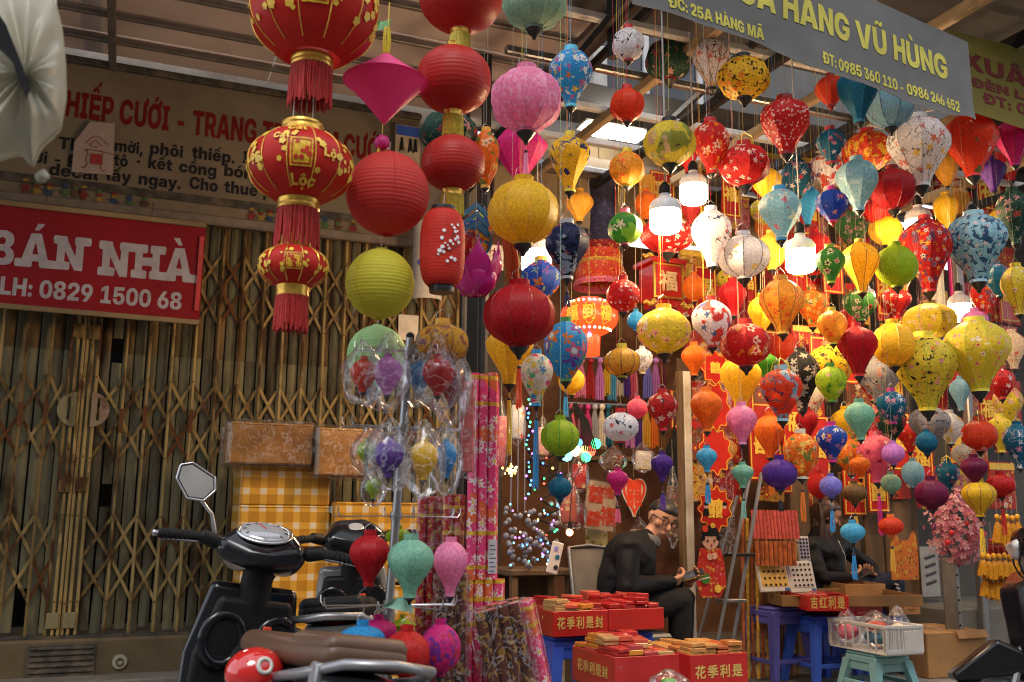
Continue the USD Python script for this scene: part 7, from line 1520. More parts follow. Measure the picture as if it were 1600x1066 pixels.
# white post with a strip of paper cuts in clear film
Y = 5.3; k = mpp(1100, 750, Y); p = at(1083, 980, Y)
t = Thing('white_post', 'narrow white wooden post beside the seated man', 'post', (p[0], Y, 0))
t.part('shaft', box((p[0], Y + .03, 1.02), (.055, .06, 2.04), bev=.005), simple('post_white', (.48, .44, .38), .6, vary=.12, dirt=(.3, .24, .18), dscale=3)); t.part('edge_strip', box((p[0] - .045, Y + .03, 1.02), (.022, .05, 2.04), bev=.004), wood_mid)
labs = ['red paper cut with a gold border hanging highest on the film beside the white post', 'red petal shaped paper cut behind the plain orange balloon lantern', 'red paper cut with notched edges behind the tiny pale blue lantern', 'red paper cut with a golden double happiness and two small figures']
for i, (cy, hh, ww) in enumerate(((575, 26, 26), (635, 38, 27), (705, 36, 29), (795, 34, 30))):
    o = at(1117, cy, Y); t = Thing('paper_cut', labs[i], 'paper cut', o - [0, 0, hh * k], )
    pol = cloudy(ww, hh, 8 + i, i); t.part('sheet', flat(pol, o, k), cutred)
    t.part('rim', flat(pol.buffer(-1.2).difference(pol.buffer(-2.2)), o - [0, .0045, 0], k, .0015), gold_print)
    if i in (0, 3):
        s = 22 if i == 3 else 14; (v, f), wq = text('囍', s * k, .002); t.part('character', place((v, f), o + [-wq / 2, -.004, -s * .5 * k], (1, 0, 0), (0, 0, 1)), gold_print)
    if i == 3:
        for sx in (-1, 1):
            q = o + [sx * 17 * k, -.004, 4 * k]; t.part('figure_head', flat(Point(0, 0).buffer(4), q, k), simple('skin_print', (.62, .36, .26), .6)); t.part('figure_hair', flat(Point(0, 2.2).buffer(4.2).intersection(sbox(-6, 1, 6, 8)), q - [0, .004, 0], k), black_cloth)
            t.part('figure_body', flat(Polygon([(-4, -4), (4, -4), (6, -15), (-6, -15)]), q, k), black_cloth if sx < 0 else redl)
o = at(1117, 700, Y + .012); t = Thing('film_strip', 'hanging strip of clear film carrying the red paper cuts', 'film', o - [0, 0, 170 * k]); t.part('film', box(o + [0, 0, 0], (66 * k, .004, 330 * k)), clear)
# flat printed New Year child
o = at(1110, 872, Y - .02); t = Thing('printed_child', 'flat printed New Year child in red robe hanging beside the seated man', 'decoration', o - [0, 0, 58 * k])
sk = simple('skin_print', None); P_g = lambda pol, m, dy=0.0, nm='robe': t.part(nm, flat(pol, o - [0, dy, 0], k, .003), m)
P_g(Polygon([(-16, 12), (16, 12), (22, -10), (24, -40), (14, -56), (-16, -56), (-24, -36), (-20, -8)]).buffer(3), fabric('robe_print', (.50, .03, .02), [F(22, .45, [(.66, .40, .08), (.7, .3, .3)], None, .6)], transl=.1))
P_g(Point(0, 28).buffer(15), sk, .004, 'face'); P_g(Point(0, 34).buffer(15.5).intersection(sbox(-20, 33, 20, 60)).union(Point(-14, 30).buffer(4)).union(Point(14, 30).buffer(4)), black_cloth, .008, 'hair')
for x, y, r_, m, nm in ((-6, 26, 1.7, black_cloth, 'eye'), (6, 26, 1.7, black_cloth, 'eye'), (0, 19, 1.8, redl, 'mouth'), (-10, 44, 5, trim('scarlet'), 'flower'), (4, 49, 4, gold_print, 'flower'), (-3, 2, 5, sk, 'hand'), (5, 3, 5, sk, 'hand'), (-12, -30, 8, trim('leaf'), 'sash'), (10, -46, 6, gold_print, 'trim')): P_g(Point(x, y).buffer(r_), m, .012, nm)
# heart and square double happiness
Y = 5.9; k = mpp(990, 775, Y); o = at(990, 772, Y)
hp = Polygon([(16 * math.sin(a) ** 3 * 1.2, 13 * math.cos(a) * 1.9 - 5 * math.cos(2 * a) * 2 - 2 * math.cos(3 * a) * 1.5 - math.cos(4 * a)) for a in np.linspace(0, 2 * PI, 60)[:-1]])
t = Thing('heart_sign', 'white and red heart with a red double happiness character', 'decoration', o - [0, 0, 36 * k])
t.part('board', flat(hp.buffer(3), o, k, .006), whitec); t.part('border', flat(hp.buffer(1).difference(hp.buffer(-3.2)), o - [0, .007, 0], k), trim('scarlet')); (v, f), wq = text('囍', 27 * k, .002); v = v * [.8, 1.2, 1]; t.part('character', place((v, f), o + [-wq * .4, -.007, -14 * k], (1, 0, 0), (0, 0, 1)), trim('scarlet')); t.part('string', tube([o + [0, 0, 24 * k], o + [0, 0, .5]], .0015, 4), cord_m)
Y = 6.1; k = mpp(940, 785, Y); o = at(938, 790, Y)
t = Thing('wrapped_papercut', 'beige card with red double happiness cuts in clear wrap beside the heart', 'decoration', o - [0, 0, 36 * k])
t.part('card', box(o, (52 * k, .006, 74 * k), rot(y=.12)), simple('card_beige', (.52, .40, .28), .6))
for dx, dz, s in ((-9, 8, 20), (12, -26, 22), (-14, -28, 18), (14, 14, 15)): (v, f), wq = text('囍' if dx < 0 else '福', s * k, .002); t.part('character', place((v, f), o + [dx * k - wq / 2, -.006, dz * k], (1, 0, -.1), (.1, 0, 1)), trim('scarlet'))
t.part('film', box(o - [0, .008, 0], (58 * k, .012, 80 * k), rot(y=.12)), clear)
o = at(932, 842, 6.2); t = Thing('flower_pack', 'pale pack printed with olive flowers behind the seated man', 'pack', o - [0, 0, .1]); t.part('pack', box(o, (.17, .02, .2), bev=.005), fabric('pack_floral', (.5, .42, .2), [F(16, .45, [(.2, .16, .03), (.5, .2, .2)], None, .7)], transl=.05))

# ribbon hanks on two rails
rows = [(7.1, 562, 622, [('rose', 893), ('pink', 908), ('crimson', 922), ('lilac', 937), ('yellow', 948), ('sky', 957), ('cream', 967), ('purple', 978), ('rose', 990), ('violet', 1012), ('lilac', 1024), ('maroon', 1034)], 'upper'), (6.9, 634, 700, [('rose', 893), ('maroon', 906), ('magenta', 918), ('grey', 929), ('cream', 940), ('teal', 950), ('lilac', 985), ('purple', 996), ('gold', 1010), ('orange', 1022), ('brown', 1033)], 'lower')]
for Y, y0, y1, lst, wh in rows:
    a, b_ = at(880, y0 - 4, Y), at(1046, y0 + 2, Y); t = Thing('ribbon_rail', f'thin {wh} rail of ribbon hanks at the back of the shop', 'rail', a); t.part('bar', tube([a, b_], .012, 8), dull_steel)
    seen = {}
    for c, px in lst:
        seen[c] = seen.get(c, 0) + 1; o = at(px, y0, Y); q = at(px, y1 + rng.uniform(-6, 4), Y); r_ = 7.0 * mpp(px, y0, Y); mb = MB()
        for s in range(11):
            a = s * 2 * PI / 11; mb.tube([o + [0, 0, -.01], o * .5 + q * .5 + [r_ * .9 * math.cos(a), r_ * .6 * math.sin(a), 0], q + [r_ * math.cos(a), r_ * .6 * math.sin(a), rng.uniform(-.015, .015)]], .0085, 5)
        t = Thing('ribbon_hank', f'{c} ribbon hank on the {wh} rail' + (' nearer the lit red lantern' if c in ('rose', 'lilac') and seen[c] == 1 else ', second of its colour there' if seen[c] > 1 else ' at the back of the shop'), 'ribbon', q, 'ribbon hanks at the back of the shop'); t.part('strands', mb, fabric('ribbon_' + c, C[c], [], rough=.35), True); t.part('knot', ball(o + [0, -.01, -.012], r_ * .75, 8), trim(c), True)
mb = MB(); Y = 6.3
for s in range(60): o = at(1066 + rng.uniform(-9, 9), 560, Y); q = at(1066 + rng.uniform(-17, 17), 652 + rng.uniform(-8, 6), Y + rng.uniform(-.1, .1)); mb.tube([o, (o + q) / 2 + [rng.uniform(-.03, .03), 0, 0], q], .006, 4)
t = Thing('straw_brush', 'dark brown hanging straw bunch beside the white post', 'straw bunch', q); t.part('straw', mb, wood_dark)
o = at(1062, 727, 6.2); t = Thing('black_bag', 'black bag hanging behind the tiny purple lantern', 'bag', o - [0, 0, .28]); v, f = ball((0, 0, 0), 1, 16); t.part('body', (v * (1 + .3 * (meshkit.fbm(v * 2, 3, 8) - .5))[:, None] * [.11, .07, .27] + o, f), black_cloth, True); t.part('strap', tube([o + [-.05, 0, .24], o + [0, 0, .45], o + [.05, 0, .24]], .008, 5), black_cloth)
mb = MB(); Y = 5.4
for s in range(7): mb.tube([at(888 + s * 2, 700 - s * 2, Y), at(886 + s, 650, Y), at(895 + s, 632 - s % 3, Y), at(908 + s * 2, 660, Y), at(914 + s * 3, 705, Y)], .0045, 5)
t = Thing('cable_bundle', 'dark looped cable bundle hanging behind the green pumpkin lantern', 'cable', at(900, 705, Y)); t.part('cables', mb, black_cloth)

# string lights that are lit
cols = [('blue', (.10, .35, 1.)), ('green', (.08, 1., .3)), ('cyan', (.2, .8, 1.)), ('violet', (.55, .2, 1.)), ('amber', (1., .55, .15)), ('red', (1., .1, .05)), ('warm', (1., .8, .45))]
led = {n: emitter('led_' + n + '_glow', c, 1.7) for n, c in cols}
def lights(label, pts, Y, r, names, wire=True, cat='string lights'):
    q = [at(x, y, Y + rng.uniform(-.04, .04)) for x, y in pts]; t = Thing('string_lights', label, cat, q[-1])
    if wire: t.part('wire', tube(q, .006, 5), black_cloth)
    for i, o in enumerate(q): t.part('small_lamp', ball(o + [rng.uniform(-.02, .02), -.015, 0], r * rng.uniform(.8, 1.2), 8), led[names[i % len(names)]], True)
lights('vertical string of small blue and green lit lamps left of the green lantern', [(826 + 4 * math.sin(i), 618 + i * 7) for i in range(24)], 5.2, .0075, ['blue', 'green', 'cyan', 'violet', 'blue'])
lights('second loose string of violet and green lit lamps near the crystal beads', [(858 + 16 * math.sin(i * 1.7), 700 + i * 8) for i in range(20)], 5.3, .0075, ['violet', 'green', 'red', 'blue', 'amber'])
lights('row of big round coloured lamps beneath the green pumpkin lantern', [(884, 712), (901, 705), (912, 714), (902, 692), (908, 703), (919, 705), (931, 694)], 6.2, .037, ['cyan', 'warm', 'green', 'blue', 'amber', 'red', 'green'], False)
lights('cluster of warm fairy lamps beside the pink tube bundle', [(797 + 9 * math.cos(i * 2.4) * (i / 26), 735 + 11 * math.sin(i * 2.4) * (i / 26)) for i in range(27)], 5.0, .007, ['warm', 'amber'], False)
crys = simple('crystal_bead', (.26, .26, .31), .12, vary=.2, coat=.6, transl=.3)
t = Thing('crystal_curtain', 'heap of pale crystal beads with tiny coloured lamps above a wooden bench', 'bead curtain', at(832, 888, 5.4))
for i in range(110):
    px, py = 790 + rng.random() * 82, 782 + rng.random() ** .7 * 104
    if rng.random() < .72: t.part('bead', ball(at(px, py, 5.4 + rng.uniform(-.12, .12)), rng.uniform(.012, .022), 8), crys, True)
    else: t.part('small_lamp', ball(at(px, py, 5.3 + rng.uniform(-.1, .1)), .007, 6), led[rng.choice(['blue', 'violet', 'green', 'cyan', 'warm'])], True)
for i in range(3): t.part('strand', tube([at(800 + 10 * i, 640, 5.42), at(798 + 11 * i, 800, 5.42)], .003, 4), crys)
o = at(890, 832, 5.2); t = Thing('orange_lamp', 'small round lit orange lamp hanging before the wrapped goods', 'lamp', o - [0, 0, .025]); t.part('globe', ball(o, .022, 12), emitter('orange_glow', (1, .28, .10), 6), True); t.part('socket', tube([o + [0, 0, .02], o + [.004, 0, .06]], .013, 8), black_metal); t.part('cord', tube([o + [0, 0, .06], o + [.02, 0, .3], o + [.1, 0, .42]], .003, 4), black_metal)
# bench, back shelf goods
p = at(832, 905, 5.5); t = Thing('wooden_bench', 'small wooden bench carrying crystal beads', 'bench', (p[0], 5.5, 0)); zt2 = float(at(832, 888, 5.45)[2])
t.part('seat', box((p[0], 5.5, zt2 - .02), (.42, .35, .04), bev=.008), wood_mid); t.part('back_board', box((p[0], 5.66, zt2 * .5), (.40, .02, zt2 - .05)), wood_mid)
for x in (-.18, .18):
    for y in (-.14, .14): t.part('leg', box((p[0] + x, 5.5 + y, (zt2 - .04) / 2), (.04, .04, zt2 - .04)), wood_mid)
o = at(867, 872, 5.0); k = mpp(867, 872, 5.0); R = rot(y=.25); t = Thing('white_tag', 'rounded white plastic tag hanging tilted near the chair', 'tag', o - [0, 0, .07]); t.part('case', box(o, (20 * k, .012, 50 * k), R, .006), whitec)
for dx, dz, c in ((-2, 14, 'violet'), (3, 2, 'teal'), (4, -14, 'black')): t.part('print', tube([o + R @ np.array([dx * k, -.007, dz * k]), o + R @ np.array([dx * k, -.009, dz * k])], 4 * k, 8), trim(c))

# covered cone stack
Y = 7.0; k = mpp(940, 370, Y); o = at(938, 450, Y); t = Thing('cone_stack', 'tall flaring stack wrapped in navy and embroidered red cloth', 'cloth stack', o)
navc = fabric('navy_weave', (.025, .025, .05), [BL(20, .56, (.07, .05, .12), 3)], transl=0.); t.part('navy_cloth', lathe([(30 * k, 70 * k), (26 * k, 96 * k), (25 * k, 140 * k), (28 * k, 162 * k), (31 * k, 166 * k), (.001, 166 * k)], 32, o), navc, 40)
for i, (z0, z1, r0, r1, m) in enumerate(((0, 10, 42, 39, 'rose'), (10, 36, 39, 34, 'scarlet'), (36, 42, 34, 33.5, 'gold'), (42, 58, 33.5, 31, 'scarlet'), (58, 71, 31, 29.5, 'darkred'))): t.part('red_cloth', lathe([(r0 * k, z0 * k), (r0 * k + .004, (z0 + z1) / 2 * k), (r1 * k, z1 * k)], 32, o), fabric('weave_' + m, C[m], [F(26, .4, [Y_, R_, (.3, .05, .1)], K_, .8)], transl=0.), 40)
# louvred vent and second lit batten
o = at(906, 335, 7.6); t = Thing('louvred_vent', 'grey louvred vent high on the back wall beside the cone stack', 'vent', o - [0, 0, .16])
for i in range(9): t.part('slat', box(o + [0, 0, -.15 + .036 * i], (.42, .05, .008), rot(x=.6)), white_metal)
t.part('frame', box(o + [0, .04, 0], (.46, .02, .36)), dull_steel)
o = at(905, 312, 7.4); t = Thing('tube_lamp', 'second lit white lamp above the louvred vent, half hidden', 'lamp', o); t.part('diffuser', box(o, (.34, .06, .09), bev=.015), mat('tube_glow', None)); t.part('batten', box(o + [0, .05, .06], (.38, .1, .03)), white_metal)
# hanging red papers deep in the shop
_nu = set()
def near(px, py):
    for _, lb in sorted((math.hypot(x - px, y - py), lb) for x, y, lb in LPOS):
        s = ' '.join(lb.split()[:9])
        while s.split()[-1] in ('with', 'the', 'and', 'of', 'a', 'by', 'beside', 'behind', 'under', 'its', 'in', 'large', 'right', 'small', 'above', 'between', 'below', 'beneath', 'two', 'to', 'before', 'on', 'front', 'plain', 'first', 'tiny', 'red', 'big', 'bright', 'grey', 'third', 'bulb,', 'at', 'orange', 'dark', 'cherry', 'teal', 'blue'): s = s.rsplit(' ', 1)[0]
        if len(s.split()) > 3 and s not in _nu: _nu.add(s); return s
i = 0
for px, py, w, h, g_ in [(1142, 305, 34, 72, '福'), (1035, 300, 44, 66, '喜'), (1102, 450, 40, 70, '福'), (1120, 575, 40, 50, '囍'), (1165, 440, 40, 70, '福'), (1160, 600, 40, 90, '福'), (1195, 690, 60, 120, '囍'), (1240, 660, 44, 80, '福'), (1195, 560, 40, 90, '吉'), (1262, 330, 46, 80, '福'), (1345, 310, 44, 70, '喜'), (1385, 455, 40, 80, '福'), (1420, 540, 40, 80, '囍'), (1330, 560, 42, 80, '福'), (1280, 560, 36, 70, '福'), (1395, 610, 40, 80, '囍'), (1405, 690, 44, 90, '福'), (1440, 715, 44, 100, '福'), (1372, 770, 40, 60, '囍'), (1335, 770, 44, 70, '福'), (1275, 700, 50, 100, '福'), (1485, 560, 44, 90, '喜'), (1545, 640, 40, 80, '福'), (1575, 460, 40, 90, '囍'), (1545, 300, 46, 60, '福'), (1245, 420, 40, 80, '吉'), (1300, 420, 40, 80, '囍'), (1060, 640, 30, 60, '吉'), (1495, 690, 30, 70, '囍'), (1225, 740, 30, 60, '吉')]:
    Y = 6.35 + (i % 4) * .12; o = at(px, py, Y); k = mpp(px, py, Y); t = Thing('lucky_paper', 'red golden character paper deep behind the ' + near(px, py), 'paper hanging', o - [0, 0, h * k / 2], 'red papers deep behind the lanterns'); i += 1
    t.part('sheet', box(o, (w * k, .006, h * k), rot(y=rng.uniform(-.05, .05))), cutred if i % 3 else redl)
    (v, f), wq = text(g_, min(w, h) * .55 * k, .003); t.part('character', place((v, f), o + [-wq / 2, -.006, -min(w, h) * .25 * k], (1, 0, 0), (0, 0, 1)), gold_print)
    t.part('border', flat(sbox(-w / 2 + 2, -h / 2 + 2, w / 2 - 2, h / 2 - 2).difference(sbox(-w / 2 + 4, -h / 2 + 4, w / 2 - 4, h / 2 - 4)), o - [0, .007, 0], k, .002), gold_print)
for lab, px, py, w, h, c in (('tall magenta cloth strip behind the fourth bulb', 1492, 420, 26, 130, 'magenta'), ('tall peach woven lamp cloth deep behind the fourth bulb', 1462, 425, 34, 130, 'cream'), ('golden hanging cloth beside the navy cone stack', 1012, 320, 30, 100, 'gold'), ('tall yellow cloth strip under the white floral balloon', 1478, 330, 30, 70, 'yellow'), ('peach cloth strip beside the yellow one', 1500, 325, 24, 90, 'orange'), ('dark red cloth bundle behind the white ribbed lantern', 1150, 500, 50, 120, 'darkred')):
    o = at(px, py, 6.25); k = mpp(px, py, 6.25); t = Thing('cloth_strip', lab, 'cloth', o - [0, 0, h * k / 2]); g = grid4(o + [-w * k / 2, 0, -h * k / 2], o + [w * k / 2, 0, -h * k / 2], o + [w * k / 2, 0, h * k / 2], o + [-w * k / 2, 0, h * k / 2], 12, 4); g[..., 1] += .02 * np.sin(np.arange(12) * 1.4)[None]; t.part('cloth', slab(g, .003, (0, 1, 0)), fabric('strip_' + c, C[c], [], transl=.3), True)
# wall plate, post panel, poster by the gate's end
o = at(771, 402, 6.0); k = mpp(771, 402, 6.0); t = Thing('number_plate', 'rounded white plate marked P75 and 990 behind the petal lantern', 'plate', o - [0, 0, 18 * k]); t.part('plate', box(o, (34 * k, .006, 40 * k), bev=.002), simple('plate_white', (.34, .30, .28), .5))
for s, dz in (('P75', 2), ('990', -14)): (v, f), wq = text(s, 9 * k, .002); t.part('lettering', place((v, f), o + [-wq / 2, -.005, dz * k], (1, 0, 0), (0, 0, 1)), mar)
o = at(668, 410, 6.6); k = mpp(668, 410, 6.6); t = Thing('curved_screen', 'curved white panel with blue patches behind the yellow green paper ball', 'panel', o - [0, 0, 60 * k])
a = np.linspace(PI, 2 * PI, 12); t.part('shell', sheet(np.stack([np.stack([o[0] + 24 * k * np.cos(a), o[1] + 24 * k * np.sin(a), np.full(12, o[2] + z * k)], 1) for z in (-62, 62)])), simple('panel_white', (.42, .38, .34), .5), True)
for dx, dz, r_ in ((-8, 28, 9), (14, -32, 10), (-16, -6, 5)): t.part('blue_patch', disc(o + [dx * k, -24.3 * k * math.sqrt(max(.05, 1 - (dx / 24) ** 2)), dz * k], (dx / 24, -1, 0), r_ * k, 14, .003), trim('blue'))
o = at(638, 512, 6.7); k = mpp(638, 512, 6.7); t = Thing('paper_notice', 'blank greyish paper notice behind the pale green paper ball', 'notice', o - [0, 0, 18 * k]); t.part('sheet', box(o, (32 * k, .004, 40 * k)), simple('panel_white', None))
o = at(637, 228, 6.85); k = mpp(637, 228, 6.85); t = Thing('small_poster', 'small poster with blue top and dark walking figures beside the cream banner', 'poster', o - [0, 0, 33 * k]); t.part('sheet', box(o, (40 * k, .004, 66 * k)), simple('poster_cream', (.40, .33, .25), .6)); t.part('blue_top', box(o + [0, -.003, 24 * k], (38 * k, .003, 16 * k)), trim('blue'))
for dx in (-10, 4, 12): t.part('figure', flat(Polygon([(dx - 2, 8), (dx + 2, 8), (dx + 4, -10), (dx + 1, -8), (dx - 4, -12)]).union(Point(dx, 10).buffer(2.4)), o - [0, .005, 0], k, .002), black_cloth)
# tall cream bag hanging at the upper corner
Y = 2.3; k = mpp(50, 130, Y)
pol = [(-40, -20), (60, -20), (88, 5), (98, 45), (103, 100), (104, 150), (96, 195), (62, 226), (50, 258), (30, 236), (-40, 250)]
bagc = simple('cream_film', (.44, .41, .31), .38, vary=.08, transl=.35); ctr = np.array([46.0, 150.0]); ring = np.array([(Polygon(pol).exterior.interpolate(s, True).x, Polygon(pol).exterior.interpolate(s, True).y) for s in np.linspace(0, 1, 91)])
rows = []
for s in np.linspace(0.02, 1, 14):
    q = ctr * (1 - s) + ring * s; th_ = np.arctan2(ring[:, 1] - 150, ring[:, 0] - 46); dy = -.10 * math.sqrt(max(0, 1 - s * s)) * 1.1 + .012 * np.sin(th_ * 17) * (1 - s) ** .5 + .02 * np.sin(th_ * 7 + s * 3) * s * (1 - s) * 2
    rows.append(np.array([at(x, y, Y) + [0, d, 0] for (x, y), d in zip(q, dy)]))
back = [r_ * 1 for r_ in rows[::-1]]
for r_, f0 in zip(back, rows[::-1]): r_[:, 1] = 2 * Y - f0[:, 1] + .02
t = Thing('cream_bag', 'crumpled cream plastic cover hanging at the upper corner with a dark slit', 'bag', at(50, 258, Y)); t.part('front', sheet(np.array(rows)), bagc, True); t.part('back', sheet(np.array(back)), bagc, True)
sl_ = [(-10, 10), (10, 40), (30, 90), (48, 140), (42, 154), (30, 130), (20, 98), (0, 78), (-10, 70)]; o = at(20, 90, Y - .135); v, f = extrude(Polygon([((at(*q, Y - .135) - o)[0], (at(*q, Y - .135) - o)[2]) for q in sl_]), .004); t.part('dark_slit', place((v, f), o, (1, 0, 0), (0, 0, 1)), black_cloth)
t.part('string', tube([at(87, 12, Y), at(84, -30, Y)], .003, 4), whitec); t.part('tail', bagmesh(at(66, 276, Y), 10 * k, 9 * k, 4), bagc, True)

# ladder, incense sticks and red rolls beside the trays
Y = 5.35
a, b_ = at(1161, 797, Y), at(1123, 992, Y); d = (b_ - a) / (a[2] - b_[2]); ft = b_ + d * b_[2]
t = Thing('step_ladder', 'leaning aluminium step ladder between the paper cuts and the trays', 'ladder', [ft[0], ft[1], 0])
t.part('rail', tube([a - d * .25, ft], .012, 8), dull_steel); t.part('rail', tube([a - d * .25 + [.16, .1, 0], ft + [.20, .1, 0]], .012, 8), dull_steel)
for s in (.25, .5, .75): q = a * (1 - s) + ft * s; t.part('rung', box(q + [.09, .07, 0], (.19, .09, .02), bev=.004), dull_steel if s > .3 else black_metal)
t.part('rear_leg', tube([a + [.05, .3, .1], ft + [.05, .55, 0]], .011, 8), dull_steel); t.part('rear_leg', tube([a + [.17, .3, .1], ft + [.2, .55, 0]], .011, 8), dull_steel)
Y = 5.75
st_m = [simple('stick_wrap_' + 'ab'[i], c, .25, vary=.5, scale=26, coat=.4) for i, c in enumerate([(.36, .10, .03), (.48, .28, .04)])]
t = Thing('stick_bundle', 'bundle of tall red and gold incense sticks beside the ladder', 'sticks', at(1180, 1010, Y))
for i in range(12): o = at(1160 + i * 7.4, 806 + 4 * (i % 3), Y + .03 * (i % 3)); t.part('stick', tube([o, [o[0] - .03, o[1], .02]], .012, 6), st_m[i % 2])
t = Thing('roll_row', 'row of upright shiny pinkish red rolls behind the dotted boards', 'rolls', at(1213, 842, Y - .12))
for i in range(13): o = at(1180 + i * 5.6, 842, Y - .12); k = mpp(1210, 820, Y); t.part('roll', tube([o, o + [-.015, 0, 43 * k]], 2.9 * k, 7), simple('roll_rose', (.50, .09, .08), .25, vary=.35, scale=40, coat=.4))
t = Thing('roll_row', 'row of short orange red rolls beneath the pinkish red row', 'rolls', at(1200, 882, Y - .14))
for i in range(9): o = at(1184 + i * 7.2, 884, Y - .14); t.part('roll', tube([o, o + [0, 0, 36 * k]], 3.6 * k, 7), st_m[0])
t.part('shelf', box(at(1213, 845, Y - .12) + [0, .04, -.012], (.36, .12, .015)), wood_dark)
# flower post, blossoms, tassels
Y = 5.6; p = at(1491, 985, Y); k = mpp(1490, 900, Y)
t = Thing('steel_post', 'square steel post with small holes carrying the pink blossom bunch', 'post', (p[0], Y, .3)); zt3 = float(at(1491, 872, Y)[2]); t.part('shaft', box((p[0], Y, zt3 / 2), (.10, .10, zt3), rot(z=.5), .008), simple('post_galvanised', (.16, .145, .12), .5, metal=.4, vary=.2))
for i in range(6): t.part('hole', disc((p[0] - .005, Y - .066, zt3 - .12 - .09 * i), (-.25, -1, 0), .008, 8, .004), black_metal)
t = Thing('blossom_bunch', 'round bunch of dusty pink plum blossoms on top of the steel post', 'flowers', at(1491, 885, Y)); cB_ = at(1491, 826, Y)
bm = [simple('blossom_' + 'abc'[i], c, .6, vary=.2, scale=50, transl=.3) for i, c in enumerate([(.60, .22, .26), (.46, .12, .17), (.66, .36, .38)])]
for i in range(10): a = rng.uniform(0, 6.3); t.part('twig', tube([at(1491, 882, Y), cB_ + [.12 * math.cos(a), .1 * math.sin(a), -.05], cB_ + [.22 * math.cos(a), .16 * math.sin(a), .2 * rng.random()]], .004, 4), wood_dark)
for i in range(299):
    u = np.array([rng.gauss(0, 1), rng.gauss(0, 1), rng.gauss(0, 1)]); u /= np.linalg.norm(u); u[1] = -abs(u[1]) if rng.random() < .8 else u[1]; rr_ = rng.uniform(.45, 1.0) ** .6
    c = cB_ + u * [50 * k, 44 * k, 62 * k] * rr_; z = u + [0, -.4, .2]; z /= np.linalg.norm(z); x = np.cross(z, (0, 0, 1.)); x /= np.linalg.norm(x); y = np.cross(z, x); s = rng.uniform(.020, .032); vv, ff = [c + z * .002], []
    for q in range(5):
        a = q * 2 * PI / 5; o = len(vv); vv += [c + s * (.75 * math.cos(a - .5) * x + .75 * math.sin(a - .5) * y) + z * s * .22, c + s * (1.08 * math.cos(a) * x + 1.08 * math.sin(a) * y) + z * s * .42, c + s * (.75 * math.cos(a + .5) * x + .75 * math.sin(a + .5) * y) + z * s * .22]; ff += [[0, o, o + 1], [0, o + 1, o + 2]]
    t.part('blossom', (np.array(vv), np.array(ff)), bm[i % 3])
for i in range(6): c = cB_ + [rng.uniform(-.2, .16), -.1 - .05 * rng.random(), rng.uniform(-.26, .22)]; t.part('red_bloom', ball(c, .022, 7), trim('red'), True)
def tassel(label, px, y0, y1, w, Y, c, group):
    o, q = at(px, y0, Y), at(px, y1, Y); H = o[2] - q[2]; r_ = w / 2 * mpp(px, y0, Y); t = Thing('silk_tassel', label, 'tassel', q, group); mb = MB()
    for s in range(14): a = s * 2 * PI / 14; mb.tube([o - [0, 0, H * .25], o + [.8 * r_ * math.cos(a), .8 * r_ * math.sin(a), -H * .5], q + [r_ * math.cos(a), r_ * math.sin(a), rng.uniform(-.01, .01)]], r_ * .24, 4)
    t.part('skirt', mb, fabric('tassel_' + c, C[c], [], rough=.4)); t.part('head', ball(o - [0, 0, H * .16], r_ * .7, 10, (1, 1, 1.2)), trim(c), True); t.part('band', tube([o - [0, 0, H * .30], o - [0, 0, H * .24]], r_ * .62, 10), trim('brown')); t.part('loop', tube([o - [0, 0, H * .05], o + [0, 0, .12]], .002, 4), cord_m)
for i in range(5): tassel('orange yellow tassel in the upper row at the picture edge', 1557 + i * 8, 800 + i % 2 * 2, 848 + i % 2 * 3, 11, 5.0, 'amber', 'upper row of yellow tassels')
for i in range(7): tassel('orange yellow tassel with dark band in the lower rows at the picture edge', 1535 + i * 8.5, 862 + i % 2 * 2, 900 + i % 3 * 3, 12, 5.05, 'amber', 'lower rows of yellow tassels')
for i in range(6): tassel('long orange tassel in the lowest row beside the parked black scooter', 1538 + i * 8.5, 895 + i % 2 * 2, 931 + i % 3 * 3, 12, 5.1, 'amber', 'lowest row of yellow tassels')
for i in range(4): tassel('dark red tassel between the two bunches of yellow tassels', 1548 + i * 9, 842, 868 + i % 2 * 2, 12, 5.2, 'darkred', 'dark red tassels by the picture edge')
o = at(1412, 868, 5.9); k = mpp(1412, 868, 5.9); t = Thing('orange_plaque', 'orange and gold patterned cat shaped cut out on the wooden planks', 'decoration', o - [0, 0, 34 * k]); t.part('sheet', flat(Polygon([(-24, -34), (24, -34), (26, 10), (22, 34), (12, 20), (-8, 20), (-18, 34), (-24, 8)]).buffer(3), o, k, .005), fabric('plaque_print', (.55, .16, .03), [BL(16, .55, (.55, .33, .05), 3), F(20, .4, [(.2, .05, .03)], None, .5)], transl=.05))
o = at(1453, 893, 6.7); k = mpp(1453, 893, 6.7); t = Thing('painted_screen', 'silvery grey painted panel with dark brush strokes beside the steel post', 'panel', o - [0, 0, .2]); t.part('sheet', box(o, (36 * k, .01, 76 * k)), simple('panel_silver', (.30, .32, .34), .5))
for i in range(4): t.part('stroke', tube([o + [-10 * k, -.008, (20 - 13 * i) * k], o + [10 * k, -.008, (25 - 13 * i) * k]], .012, 5), simple('stroke_dark', (.06, .06, .07), .6))
